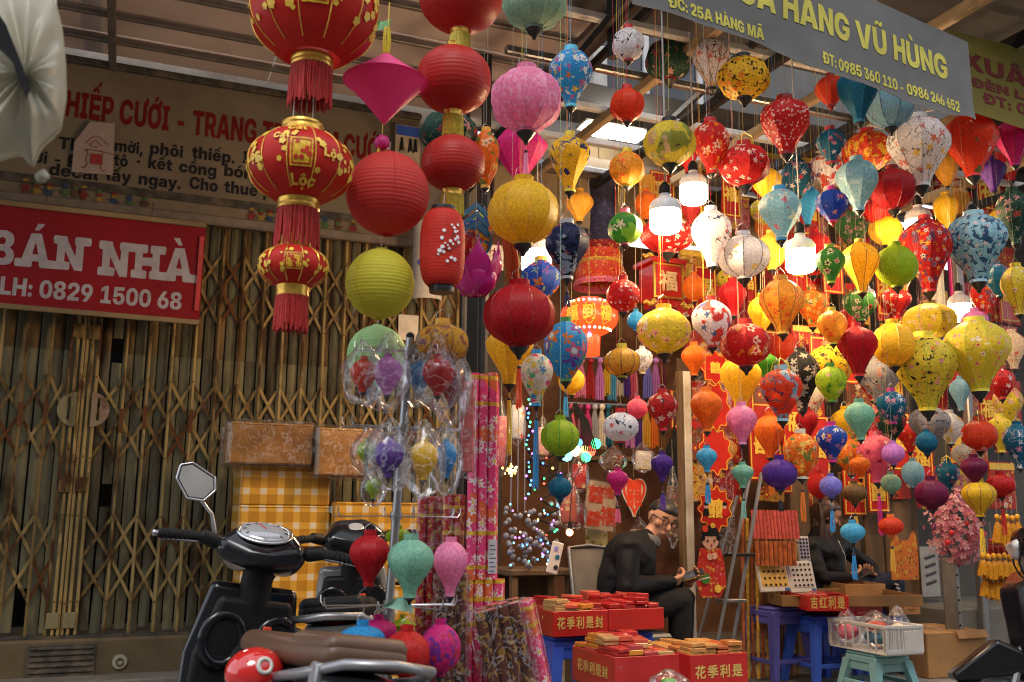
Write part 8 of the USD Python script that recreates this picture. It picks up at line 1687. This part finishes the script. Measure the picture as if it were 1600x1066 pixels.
# small wrapped goods hanging under the ribbon rails
wl = [('clear pack of red envelopes hanging under the lower ribbon rail', 905, 745, 26, 44, (.40, .03, .03)), ('pale clear pack of white beads under the lower ribbon rail', 1005, 720, 30, 34, (.5, .46, .44)), ('dark brown pack hanging behind the tiny magenta lantern', 958, 722, 34, 30, (.10, .05, .03)), ('orange clear pack behind the seated man', 1000, 850, 34, 52, (.45, .16, .05)), ('red and cream card pack behind the crystal beads', 888, 790, 30, 60, (.40, .10, .07)), ('tall brown pack beside the black bag', 1052, 800, 22, 90, (.16, .09, .05)), ('dark red folded pack above the orange lamp', 900, 805, 28, 40, (.24, .03, .03)), ('pink glossy pack by the pink tube bundle', 783, 690, 20, 90, (.45, .12, .16)), ('silvery pack over the crystal beads', 808, 660, 24, 60, (.42, .42, .44)), ('pale rose pack below the mixed petal lantern', 848, 690, 22, 50, (.5, .26, .26))]
for i, (lb, px, py, w, h, c) in enumerate(wl):
    Y = 5.7 + .12 * (i % 4); o = at(px, py, Y); k = mpp(px, py, Y); t = Thing('wrapped_goods', lb, 'pack', o - [0, 0, h * k / 2])
    t.part('goods', box(o, (w * k * .9, .03, h * k * .88), rot(y=rng.uniform(-.1, .1)), .008), fabric('goods_%d' % i, c, [F(13, .45, [(.55, .42, .2), (.5, .1, .08), (.6, .55, .5)], None, .6)], transl=.0), 30); t.part('film', bagmesh(o + [0, 0, .01], w * k * .62, h * k * .58, i), clear, True)
    t.part('string', tube([o + [0, 0, h * k * .5], o + [0, 0, h * k * .5 + .3]], .0015, 4), cord_m)
o = at(905, 716, 6.6); t = Thing('back_shelf', 'dark wooden shelf board across the back of the shop under the ribbons', 'shelf', o); a, b_ = at(878, 716, 6.6), at(1070, 722, 6.6); t.part('board', box((a + b_) / 2, (b_[0] - a[0], .25, .035), bev=.005), wood_dark)
for s in (0, 1): q = a * (1 - s) + b_ * s; t.part('bracket', box([q[0], 6.72, q[2] - .12], (.03, .2, .2)), wood_dark)
# packed stock hanging on the back wall, filling the gaps between the lanterns
_sr = random.Random(11); _sp = [(.42, .02, .015), (.36, .03, .02), (.50, .10, .03), (.45, .22, .03), (.30, .015, .02), (.5, .16, .18), (.16, .05, .02)]
_sn = ['red', 'deep red', 'orange red', 'gold', 'dark crimson', 'rose', 'brown']
for iy in range(8):
    for ix in range(9):
        px, py = 1088 + ix * 60 + _sr.uniform(-14, 14), 268 + iy * 70 + _sr.uniform(-14, 14)
        if 1240 < px < 1330 and py > 760: continue
        Y = 6.72 + .05 * ((ix + iy) % 3); j = _sr.randrange(7); o = at(px, py, Y); k = mpp(px, py, Y); w, h = _sr.uniform(44, 62), _sr.uniform(58, 76)
        nb = near(px, py)
        if nb is None: continue
        t = Thing('hanging_pack', _sn[j] + ' printed pack behind the ' + nb, 'pack', o - [0, 0, h * k / 2], 'packs hanging on the back wall')
        t.part('card', box(o, (w * k, .03, h * k), rot(y=_sr.uniform(-.08, .08)), .006), fabric('stock_%d' % j, _sp[j], [F(9, .5, [(.62, .40, .06), (.45, .02, .02), (.6, .5, .4)], Y_, .6), BL(15, .6, (.12, .02, .015), 3)], transl=0., rough=.35))
        t.part('header', box(o + [0, -.017, h * k * .40], (w * k * .96, .004, h * k * .14)), gold_print if j % 2 else redl)
_pk = [('red_white', 'red blossom'), ('yellow_pink', 'yellow peony'), ('orange', 'plain orange'), ('gold_cherry', 'amber cherry'), ('crimson', 'plain crimson'), ('yellow', 'plain yellow'), ('red_yellow', 'red and yellow leaf'), ('white_pink', 'cream blossom'), ('scarlet', 'plain scarlet'), ('green_flower', 'green floral'), ('blue_flower', 'blue blossom'), ('pink_flower', 'rose floral')]
for i in range(36):
    px, py = _sr.uniform(1095, 1590), _sr.uniform(215, 735); w = _sr.uniform(34, 54); h = w * _sr.uniform(.85, 1.3); m, nm = _pk[_sr.randrange(12)]; nb = near(px, py)
    if nb and len(nb.split()) < 9: lantern(nm + ' lantern far behind the ' + nb, px, py, py + h, w, _sr.choice(['bulb', 'pump', 'apple', 'tall']), m, _sr.uniform(5.0, 6.1), tie='yellow')

# ================================================================== scooters
def hull(pts):
    "convex skin over balls (x, y, z, r)"
    ic = trimesh.creation.icosphere(2).vertices; m = trimesh.convex.convex_hull(np.vstack([ic * p[3] + np.array(p[:3]) for p in pts])); return np.array(m.vertices), np.array(m.faces)
def sy(pts): return pts + [(x, -y, z, r) for x, y, z, r in pts]
def torus(c, R, r, n=32, k=10, sq=1.0):
    a = np.linspace(0, 2 * PI, n + 1); b = np.linspace(0, 2 * PI, k + 1)
    g = np.stack([(R + r * np.cos(b)[None]) * np.cos(a)[:, None], np.repeat(r * sq * np.sin(b)[None], n + 1, 0), (R + r * np.cos(b)[None]) * np.sin(a)[:, None]], -1); return sheet(g + np.asarray(c))
def scooter(label, bar, head, body_m, seat_m, lean=0.0, steer=0.0, mirrors=(1, -1), group=None, rail=True, name='scooter', dial=True):
    "bar = world point of the handlebar's middle; built with x forward, y left"
    Z = rot(z=head); Lr = rot(x=lean); b0 = Lr @ np.array([.36, 0, 1.0]); loc = np.asarray(bar) - Z @ b0; loc = loc * [1, 1, 0]
    t = Thing(name, label, 'scooter', loc, group, rotz=head); sh = float(bar[2]) - float(b0[2])
    def p(nm, mesh, m, sm=40, st=False, par=None, lab=None):
        v, f = mesh.mesh() if isinstance(mesh, MB) else mesh; v = np.asarray(v, float)
        if st: v = (v - [.42, 0, 0]) @ rot(z=steer).T + [.42, 0, 0]
        return t.part(nm, (v @ Lr.T, f), m, sm, par, lab, local=True)
    rub = simple('tyre_rubber', (.016, .016, .017), .85); al = simple('alloy', (.30, .30, .31), .4, metal=.8); blk = simple('plastic_black', (.009, .009, .010), .55, vary=.2); gl = simple('body_gloss_black', (.006, .0065, .008), .14, vary=.1, coat=.25, spec=.3)
    for nm, x, st in (('front_wheel', .66, True), ('rear_wheel', -.58, False)):
        w = p(nm, torus((x, 0, .22), .185, .045, sq=1.1), rub, True, st); p('rim', lathe([(.03, -.03), (.13, -.012), (.155, -.03), (.155, .03), (.13, .012), (.03, .03)], 20, (x, 0, .22), rot(x=PI / 2)), al, 30, st, w)
    p('front_fender', hull(sy([(.86, .05, .36, .03), (.66, .06, .50, .03), (.46, .05, .40, .03)])), body_m, 40, True)
    p('fork', MB().tube([(.64, .06, .24), (.50, .05, .60)], .02, 8).tube([(.64, -.06, .24), (.50, -.05, .60)], .02, 8), al, 40, True)
    p('leg_shield', hull(sy([(.44, .17, .38, .02), (.45, .18, .62, .02), (.43, .13, .84, .03), (.52, .05, .45, .05), (.52, .05, .75, .06)])), body_m)
    p('inner_panel', hull(sy([(.41, .16, .40, .015), (.40, .16, .62, .02), (.39, .11, .80, .025)])), blk)
    for s in (1, -1):
        o = np.array([.375, s * .095, .68]); q = p('storage_pocket', torus((0, 0, 0), .066, .014, 24, 8), gl) if 0 else p('storage_pocket', (lambda m: (np.stack([m[0][:, 1] + o[0], m[0][:, 0] * 1.05 + o[1], m[0][:, 2] * 1.25 + o[2]], 1), m[1]))(torus((0, 0, 0), .066, .015, 24, 8)), gl, True)
        p('recess', (lambda m: (np.stack([m[0][:, 0] * .05 + o[0] + .005, m[0][:, 1] * 1.05 + o[1], m[0][:, 2] * 1.25 + o[2]], 1), m[1]))(ball((0, 0, 0), .062, 16)), black_cloth, True, par=q)
    p('steering_column', hull([(.42, 0, .80, .06), (.38, 0, .95, .05)]), blk, 40, True)
    p('key_tag', box((.36, -.05, .72), (.012, .03, .035), bev=.003), trim('scarlet'))
    p('handlebar_cowl', hull(sy([(.345, .105, .985, .05), (.42, .08, .98, .07), (.425, .05, 1.025, .06), (.365, .075, 1.015, .05), (.315, .03, .965, .045)])), gl, True, True)
    p('headlamp', hull(sy([(.485, .06, .99, .03), (.48, .03, .95, .025)])), mat('lamp_lens', {'p': ('principled_bsdf', {'base_color': (.6, .62, .65), 'roughness': .08, 'coat_weight': 1.0})}, [], 'p.BSDF'), True, True)
    dv, df = ball((0, 0, 0), 1, 22); dv = (dv * ([.055, .088, .016] if dial else [.03, .04, .004])) @ rot(y=-.62).T + [.335, 0, 1.052]
    d_ = p('instrument_glass', (dv, df), mat('dial_glass', {'p': ('principled_bsdf', {'base_color': (.30, .31, .33), 'roughness': .05, 'coat_weight': 1.0, 'specular_ior_level': 1.0})}, [], 'p.BSDF'), True, True)
    for q in range(9 if dial else 0): a = -2.2 + q * .55; u = np.array([[.040 * math.cos(a), .066 * math.sin(a), .012], [.048 * math.cos(a), .079 * math.sin(a), .009]]) @ rot(y=-.62).T + [.335, 0, 1.052]; p('gauge_mark', tube(u, .0016, 4), black_metal, False, True, d_)
    if dial: p('needle', tube(np.array([[0, 0, .018], [.034, .03, .014]]) @ rot(y=-.62).T + [.335, 0, 1.052], .002, 4), trim('red'), False, True, d_)
    for s in (1, -1): p('brake_cable', tube([(.40, s * .18, .99), (.47, s * .12, 1.02), (.49, s * .05, .90), (.46, s * .03, .80)], .005, 6), rub, True, True)
    if dial:
        rim = np.array([(.058 * math.cos(a), .093 * math.sin(a), 0) for a in np.linspace(0, 2 * PI, 30)]) @ rot(y=-.62).T + [.334, 0, 1.050]; p('dial_rim', tube(rim, .006, 6, False), chrome, True, True, d_)
    for s in (1, -1):
        a, b_, c_ = np.array([.36, s * .13, 1.0]), np.array([.33, s * .22, 1.012]), np.array([.27, s * .345, 1.0])
        p('switch_box', hull([(.355, s * .165, 1.0, .026), (.34, s * .205, 1.01, .024)]), blk, True, True)
        g_ = p('grip', tube([a * .2 + b_ * .8, b_ * .45 + c_ * .55, c_], .0165, 14), rub, True, True); p('bar_end', tube([c_, c_ + (c_ - b_) * .14], .011, 10), chrome, True, True, g_)
        for q in range(6): u = .30 + q * .12; o = b_ * (1 - u) + c_ * u; d = (c_ - b_) / np.linalg.norm(c_ - b_); p('grip_ring', tube([o, o + d * .006], .0182, 12), rub, True, True, g_)
        p('brake_lever', tube([(.40, s * .17, .995), (.405, s * .25, .99), (.35, s * .345, .985)], .006, 6), al, True, True)
        if s in mirrors:
            m0, m1 = np.array([.37, s * .17, 1.02]), np.array([.36, s * .245, 1.135]); p('mirror_stem', tube([m0, (m0 + m1) / 2 + [.0, -s * .012, .012], m1], [.009, .007, .006], 8), chrome, True, True)
            o = m1 + [-.005, s * .03, .055]; P5 = Polygon([(-.062, .030), (-.035, .048), (.05, .030), (.066, -.005), (.048, -.046), (.0, -.058), (-.055, -.012)]).buffer(.008)
            X, Yv = np.array([.12, s * -1.0, -.22 * 1]), np.array([.17, 0, 1.0]); X /= np.linalg.norm(X); Yv -= X * (Yv @ X); Yv /= np.linalg.norm(Yv); Nn = np.array([-1.0, 0, .0])
            mm = p('mirror', place(extrude(P5, .022), o + [.012, 0, 0], X, Yv), gl, 30, True); gq = extrude(P5.buffer(-.007), .002); off = np.cross(X, Yv); off = off if off[0] < 0 else -off
            p('mirror_glass', place(gq, o + [.012, 0, 0] + off * (.0235 if np.cross(X, Yv)[0] < 0 else .003), X, Yv), mat('mirror_silver', {'p': ('principled_bsdf', {'base_color': (.85, .86, .88), 'metallic': 1.0, 'roughness': .03})}, [], 'p.BSDF'), False, True, mm)
            p('mirror_rim', tube(np.array([np.array(o + [.012, 0, 0]) + X * x + Yv * y + off * (.024 if np.cross(X, Yv)[0] < 0 else .002) for x, y in P5.exterior.coords]), .004, 5, False), chrome, True, True, mm)
    p('floorboard', hull(sy([(.36, .15, .34, .03), (-.05, .15, .34, .03)])), blk)
    p('centre_tunnel', hull(sy([(.38, .05, .46, .05), (.05, .05, .44, .05)])), body_m)
    p('body_side', hull(sy([(.05, .13, .42, .04), (.06, .11, .66, .04), (-.55, .14, .58, .05), (-.85, .07, .66, .04), (-.5, .14, .42, .04)])), body_m)
    p('seat', hull(sy([(.14, .05, .70, .03), (.02, .10, .71, .04), (-.36, .11, .73, .04), (-.60, .085, .75, .038)])), seat_m, True)
    p('seat_hump', hull(sy([(-.40, .10, .755, .035), (-.60, .09, .775, .03)])), seat_m, True)
    if rail:
        p('grab_rail', tube([(-.38, .15, .66), (-.60, .16, .70), (-.76, .12, .745), (-.80, 0, .755), (-.76, -.12, .745), (-.60, -.16, .70), (-.38, -.15, .66)], .014, 10), al, True)
        for s in (1, -1): p('rail_bracket', box((-.66, s * .15, .70), (.05, .02, .07), bev=.006), al)
    p('tail_lamp', hull(sy([(-.90, .06, .66, .03)])), simple('lamp_red', (.45, .015, .015), .12, coat=.8), True)
    p('exhaust', tube([(-.1, -.14, .26), (-.45, -.17, .28), (-.85, -.17, .34)], [.03, .05, .05], 12), al, True); p('stand', tube([(-.1, .1, .3), (-.2, .24, .0 + .01 + max(0, -.24 * math.sin(lean)))], .012, 6), al)
    return t
def atd(px, py, d): e = _f + (px - 800) / FPX * _r - (py - 533) / FPX * _u; return CAM + e * d
gloss = simple('body_gloss_black', (.006, .0065, .008), .14, vary=.1, coat=.25, spec=.3)
seat_br = simple('seat_brown', (.085, .040, .020), .42, vary=.12, bump=.2, bscale=300); seat_bk = simple('seat_black', (.014, .014, .015), .6)
bk1 = scooter('black scooter with brown saddle and silver grab rail parked facing the gate', atd(420, 860, 3.4), PI / 2 + .17, gloss, seat_br, lean=.15, steer=-.36, mirrors=(1,))
scooter('grey scooter parked behind the black one with the brown saddle', atd(548, 835, 4.6), PI / 2 - .30, simple('body_grey', (.20, .20, .20), .25, coat=.5), seat_bk, lean=-.06, steer=.35, mirrors=(), dial=False)
o = atd(1622, 846, 5.0); b0 = rot(x=.15) @ np.array([.36, 0, 1.0]); l = o - rot(z=PI - .25) @ b0
cp = copy(bk1, 'scooter', 'black scooter cut by the right edge of the picture beside the tassels', 'scooter', (l[0], l[1], 0), PI - .25)
UsdGeom.XformCommonAPI(cp) if 0 else None
# red helmets
for lab, o, r_ in (('glossy red helmet with a white ring mark beside the brown saddle', atd(398, 1050, 2.65), .072), ('glossy red helmet on the grey scooter behind the brown saddle', atd(524, 982, 3.7), .055)):
    t = Thing('red_helmet', lab, 'helmet', o - [0, 0, r_ * .7]); pts = ball((0, 0, 0), 1, 28); v = pts[0]; v = v * [1.12, 1.0, .92]; v[:, 2] = np.maximum(v[:, 2], -.55)
    t.part('shell', (v * r_ + o, pts[1]), simple('helmet_red', (.50, .016, .014), .1, coat=1.0, vary=.03), True); fc = CAM - o; fc /= np.linalg.norm(fc); t.part('edge_trim', lathe([(r_ * .90, -r_ * .56), (r_ * .95, -r_ * .52), (r_ * .90, -r_ * .48)], 28, o), rub_ if 0 else black_metal, True)
    if r_ > .07: c = o + (fc * .86 + np.array([.35, 0, .2])) * r_; c = o + (c - o) / np.linalg.norm(c - o) * r_ * 1.0; nv = (c - o) / r_; xv = np.cross((0, 0, 1.), nv); xv /= np.linalg.norm(xv); yv = np.cross(nv, xv); t.part('white_ring', tube([c + (xv * math.cos(a) + yv * math.sin(a)) * r_ * .26 - nv * r_ * .03 for a in np.linspace(0, 2 * PI, 24)], .006, 6, False), whitec, True)

# ================================================================== people
import manifold3d as m3
def ballM(p, r, n=14): return m3.Manifold.sphere(r, n).translate([float(x) for x in p])
def bone(a, ra, b, rb): return m3.Manifold.batch_hull([ballM(a, ra), ballM(b, rb)])
def skin_of(bones, L=.018, it=8, extra=()):
    m = m3.Manifold.batch_boolean([bone(*b) for b in bones] + list(extra), m3.OpType.Add).refine_to_length(L).to_mesh()
    tm = trimesh.Trimesh(m.vert_properties[:, :3], m.tri_verts); tm.merge_vertices(); trimesh.smoothing.filter_taubin(tm, iterations=it); return np.array(tm.vertices), np.array(tm.faces)
skin = simple('skin', (.42, .22, .14), .5, vary=.06, scale=20); hair_b = simple('hair_black', (.010, .008, .007), .45, vary=.3, scale=60); jk = simple('jacket_black', (.006, .006, .007), .62, vary=.25, scale=14, bump=.4, bscale=25)
def head_bones(c, F, U, s):
    "face looking along F, up U, s = head height in metres"
    S = np.cross(F, U); g = lambda f, u, w: np.asarray(c) + F * f * s + U * u * s + S * w * s
    ex = [ballM((0, 0, 0), 1, 28).scale([s * .42, s * .335, s * .40])]
    M = np.stack([F, -S, U], 1); T = np.hstack([M, np.asarray(g(-.04, .10, 0))[:, None]]); ex = [ex[0].transform(T)]
    b = [(g(.10, -.10, 0), s * .27, g(.20, -.32, 0), s * .15), (g(.22, -.28, .06), s * .12, g(.22, -.28, -.06), s * .12), (g(.36, .02, 0), s * .045, g(.43, -.12, 0), s * .055), (g(.31, -.27, .05), s * .07, g(.31, -.27, -.05), s * .07),
         (g(.27, .08, .13), s * .07, g(.27, .08, -.13), s * .07), (g(.22, -.08, .2), s * .11, g(.22, -.08, -.2), s * .11)]
    for w in (.34, -.34): b.append((g(-.02, .04, w), s * .05, g(-.04, -.10, w * .96), s * .04))
    return b, ex, g
def hand_bones(w, d, n, hold, s=1.0, left=1):
    "wrist w, fingers along d, palm facing n, curled by hold"
    d = d / np.linalg.norm(d); n = n - d * (n @ d); n /= np.linalg.norm(n); x = np.cross(d, n) * left; b = []
    for q in range(4):
        k0 = w + d * .085 * s + x * (.030 - .020 * q) * s; b.append((w + x * (.018 - .012 * q) * s, .016 * s, k0, .0115 * s)); L_ = [.040, .045, .042, .033][q] * s; a = hold * .5; o = k0; ang = 0
        for j in range(3): ang += hold * (.7, .9, .6)[j]; e = o + (d * math.cos(ang) + n * math.sin(ang)) * L_ * (1, .7, .5)[j]; b.append((o, .0095 * s, e, .0085 * s)); o = e
    t0 = w + d * .03 * s + x * .03 * s; t1 = t0 + (d * .5 + x * .6 + n * .35) * .045 * s; t2 = t1 + (d * .8 + n * .5) * .035 * s; b += [(w, .016 * s, t0, .014 * s), (t0, .012 * s, t1, .011 * s), (t1, .0105 * s, t2, .009 * s)]
    return b
def nrm(v): v = np.asarray(v, float); return v / np.linalg.norm(v)
def person(label, base, J, F, U, hs, holds, top_m, leg_m, hairf, extras=None, cup=.012):
    "J: joint -> point; builds body, clothes, hair, face"
    t = Thing('person', label, 'person', base); hb, ex, g = head_bones(J['head'], F, U, hs); B = list(hb)
    R_ = dict(hip=.125, waist=.125, chest=.135, sh=.062, el=.045, wr=.027, hp=.085, kn=.058, an=.038)
    tor = [(J['hip'], .13, J['waist'], .125), (J['waist'], .125, J['chest'], .14), (J['chest'], .135, J['neck'], .06), (J['shl'], .066, J['shr'], .066), (J['chest'], .12, J['shl'], .066), (J['chest'], .12, J['shr'], .066)]
    arms, legs = [], []
    for s in 'lr': arms += [(J['sh' + s], .062, J['el' + s], .046), (J['el' + s], .046, J['wr' + s], .028)]; legs += [(J['hp' + s], .092, J['kn' + s], .062), (J['kn' + s], .058, J['an' + s], .04)]
    feet = [(J['an' + s], .036, J['an' + s] + J['toe'] * .16 - [0, 0, .03], .032) for s in 'lr']
    B += tor + arms + legs + feet + [(J['neck'], .055, J['head'] - U * hs * .25, .055)]
    for s in 'lr': B += hand_bones(J['wr' + s], *holds[s], left=1 if s == 'l' else -1)
    t.part('body', skin_of(B, .014, 5, ex), skin, True)
    gr = lambda bs, e: [(a, ra + e, b_, rb + e) for a, ra, b_, rb in bs]
    cl = gr(tor, cup + .006) + gr(arms, cup); v, f = skin_of(cl, .022, 6); v = v + (.040 * (meshkit.fbm(v * [9, 9, 14], 3, 5) - .5))[:, None] * [1, 1, .6]; t.part('jacket', (v, f), top_m, True)
    v, f = skin_of(gr([(J['hip'], .125, J['hpl'], .092), (J['hip'], .125, J['hpr'], .092)] + legs, cup), .022, 6); v = v + (.014 * (meshkit.fbm(v * 12, 3, 6) - .5))[:, None]; t.part('trousers', (v, f), leg_m, True)
    for s in 'lr': t.part('shoe', skin_of([(J['an' + s] - [0, 0, .02], .045, J['an' + s] + J['toe'] * .17 - [0, 0, .035], .038)], .02, 4), black_cloth, True)
    for w in (.14, -.14):
        e = g(.315, .045, w); t.part('eye', ball(e, hs * .032, 8, (1, 1, .5)), black_cloth, True); t.part('eyebrow', tube([g(.345, .125, w * .5), g(.345, .145, w), g(.29, .12, w * 1.55)], hs * .016, 5), hair_b, True)
    t.part('lips', tube([g(.335, -.245, .07), g(.365, -.25, 0), g(.335, -.245, -.07)], hs * .020, 6), simple('lips', (.33, .09, .075), .5), True)
    hairf(t, g, hs); return t, g
# --- the man with a phone
Y = 5.12; P = lambda x, y, dy=0.0: at(x, y, Y + dy)
J = dict(head=P(1034, 811), neck=P(1008, 846, .02), chest=P(984, 872, .02), waist=P(968, 912, .02), hip=P(966, 948, .03), shl=P(1004, 858, .20), shr=P(982, 860, -.17), ell=P(1012, 912, .22), elr=P(980, 915, -.24), wrl=P(1062, 908, .06), wrr=P(1048, 910, -.10), hpl=P(975, 955, .12), hpr=P(972, 955, -.08), knl=P(1068, 935, .14), knr=P(1062, 938, -.08), toe=nrm([1, -.1, 0]))
for s in 'lr': J['an' + s] = np.array([J['kn' + s][0] - .02, J['kn' + s][1], .07])
F = nrm([.02, -.95, -.36]); U = nrm(np.array([.30, -.2, 1.0]) - F * (np.array([.30, -.2, 1.0]) @ F)); ph = P(1080, 902, -.03)
holds = dict(l=(ph - J['wrl'] + [.06, 0, .02], np.array([-.2, -.8, .4]), .65), r=(ph - J['wrr'] + [.06, 0, .02], np.array([-.1, .7, .6]), .65))
def short_hair(t, g, s):
    v, f = ball((0, 0, 0), 1, 26); M = np.stack([g(1, 0, 0) - g(0, 0, 0), g(0, 0, -1) - g(0, 0, 0), g(0, 1, 0) - g(0, 0, 0)], 1)
    w = v * [.44, .36, .42]; lim = np.where(v[:, 0] > .25, .24, np.where(v[:, 0] > -.3, -.02, -.22)); keep = w[:, 2] > lim * .5 + .02 * np.sin(9 * v[:, 1]); w[~keep] *= .80
    w = w * (1 + .05 * (meshkit.fbm(v * 9, 3, 3) - .5))[:, None]; t.part('hair', (w @ M.T + g(-.045, .115, 0), f), hair_b, True)
t, g = person('man in a black jacket and glasses sitting bent over a phone behind the red boxes', [J['hip'][0], Y, 0], J, F, U, .235, holds, jk, black_cloth, short_hair)
gm_ = black_metal
for w in (.145, -.145): t.part('glasses', tube([g(.40 + .012 * math.cos(a), .035 + .085 * math.sin(a), w + .105 * math.cos(a)) for a in np.linspace(0, 2 * PI, 20)], .0026, 5, False), gm_, True); t.part('glasses', tube([g(.39, .05, w * 1.72), g(.02, .05, w * 2.35)], .0024, 5), gm_, True)
t.part('glasses', tube([g(.42, .05, .04), g(.42, .05, -.04)], .0026, 5), gm_, True); t.part('collar', lathe([(.072, 0), (.078, .02), (.070, .05), (.064, .05), (.066, .0)], 20, J['neck'] + [.008, -.01, -.012], rot(y=.35)), simple('collar_grey', (.13, .13, .13), .7), True)
d = nrm([.85, -.35, .25]); ph = P(1082, 899, -.04); Rp = np.stack([d, nrm(np.cross((0, 0, 1.), d)), np.cross(d, nrm(np.cross((0, 0, 1.), d)))], 1)
t2 = Thing('mobile_phone', 'dark phone with a gold back held by the seated man', 'phone', ph); t2.part('case', box(ph, (.15, .075, .010), Rp @ rot(x=.5), .003), simple('phone_gold', (.20, .13, .03), .3, metal=.4)); t2.part('screen', box(ph + [0, 0, .007], (.14, .068, .003), Rp @ rot(x=.5)), simple('screen_dark', (.02, .02, .025), .1))
o = P(1098, 905, -.02); t2 = Thing('paper_slip', 'folded pale paper slip in the seated man\'s other hand', 'paper', o); t2.part('slip', box(o, (.085, .035, .004), Rp), whitec)
# chair behind him
t = Thing('mesh_chair', 'grey framed chair with a mesh back behind the seated man', 'chair', (P(940, 950)[0], Y, 0)); a, b_, c_, d_ = P(889, 856, .12), P(948, 856, .12), P(955, 940, .0), P(897, 940, .0)
fr = simple('chair_frame', (.14, .14, .14), .4, metal=.5); t.part('back_frame', tube([d_, a, (a + b_) / 2 + [0, 0, .012], b_, c_], .013, 8), fr, True); t.part('mesh_back', slab(grid4(d_, c_, b_, a, 6, 6), .004, (0, 1, 0)), simple('chair_mesh', (.12, .105, .09), .8, vary=.2))
zs = float(J['hip'][2]) - .16; X0 = J['hip'][0]; t.part('seat', box((X0, Y + .03, zs), (.46, .46, .05), bev=.015), fr)
for x in (-.2, .2):
    for y in (-.19, .22): t.part('leg', tube([(X0 + x, Y + y, zs), (X0 + x * 1.1, Y + y * 1.1, 0)], .013, 8), fr)
# --- the woman with a phone
Y = 6.3; W0 = at(1300, 900, Y)
J = dict(head=P(1293, 806), neck=P(1280, 836, .02), chest=P(1285, 866), waist=P(1293, 900), hip=P(1298, 922), shl=P(1310, 852, .12), shr=P(1264, 856, -.12), ell=P(1362, 888, .10), elr=P(1284, 902, -.22), wrl=P(1366, 898, -.10), wrr=P(1326, 902, -.22), hpl=P(1312, 925, .10), hpr=P(1305, 928, -.08), knl=P(1400, 912, .08), knr=P(1392, 908, -.10), toe=nrm([1, -.2, 0]))
for s in 'lr': J['an' + s] = np.array([J['kn' + s][0] + .02, J['kn' + s][1], .07])
F = nrm([.80, -.42, -.40]); U = nrm(np.array([.2, -.2, 1.0]) - F * (np.array([.2, -.2, 1.0]) @ F)); ph = P(1346, 897, -.24)
holds = dict(l=(ph - J['wrl'] + [-.02, 0, .02], np.array([-.5, -.3, .5]), .6), r=(ph - J['wrr'] + [.05, 0, .02], np.array([.1, .6, .6]), .6))
def long_hair(t, g, s):
    v, f = ball((0, 0, 0), 1, 26); M = np.stack([g(1, 0, 0) - g(0, 0, 0), g(0, 0, -1) - g(0, 0, 0), g(0, 1, 0) - g(0, 0, 0)], 1); w = v * [.46, .40, .44]; w[(v[:, 0] > .35) & (v[:, 2] < .45)] *= .76
    hb_ = simple('hair_brown', (.045, .020, .012), .4, vary=.35, scale=50); t.part('hair', (w @ M.T + g(-.06, .10, 0), f), hb_, True); mb = MB()
    for q in range(46):
        u = rng.uniform(-1, 1); a = g(-.24 - .2 * rng.random(), .25, .30 * u); b1 = g(-.26 + .10 * abs(u), -.2, .38 * u + .03 * rng.uniform(-1, 1)); c1 = b1 + [rng.uniform(-.05, .05), -.05 + .02 * u, -.13]; e = c1 + [rng.uniform(-.03, .06), -.03, -.16 - .10 * rng.random()]; mb.tube([a, b1, c1, e], [.016, .02, .017, .004], 5)
    t.part('long_locks', mb, hb_, True)
t, g = person('woman with long brown hair and dark jacket sitting with a phone behind the trays', [W0[0], Y, 0], J, F, U, .25, holds, simple('jacket_charcoal', (.009, .009, .011), .65, vary=.25, scale=14, bump=.4, bscale=25), simple('trousers_navy', (.018, .022, .045), .75, vary=.2), long_hair)
t.part('zip', tube([J['neck'] + [.10, -.10, -.04], J['chest'] + [.08, -.165, 0], J['waist'] + [.06, -.16, 0]], .004, 5), dull_steel, True)
for i in range(5): o = J['knr'] + [-.02 + .012 * i, -.082, -.02 - .03 * i]; t.part('trouser_print', box(o, (.035, .006, .014), rot(y=.3)), whitec)
d = nrm([.8, -.3, .35]); Rp = np.stack([d, nrm(np.cross((0, 0, 1.), d)), np.cross(d, nrm(np.cross((0, 0, 1.), d)))], 1); t2 = Thing('mobile_phone', 'dark phone held in both hands by the seated woman', 'phone', ph); t2.part('case', box(ph, (.15, .075, .010), Rp @ rot(x=.5), .003), simple('phone_dark', (.03, .03, .035), .25)); t2.part('screen', box(ph + [0, 0, .007], (.14, .068, .003), Rp @ rot(x=.5)), simple('screen_dark', None))
st = Thing('low_stool', 'plain wooden seat under the seated woman, hidden by the trays', 'seat', (J['hip'][0], Y, 0)); zs = float(J['hip'][2]) - .15; st.part('top', box((J['hip'][0], Y, zs), (.42, .40, .04), bev=.01), wood_mid)
for x in (-.17, .17):
    for y in (-.16, .16): st.part('leg', box((J['hip'][0] + x, Y + y, zs / 2), (.04, .04, zs)), wood_mid)
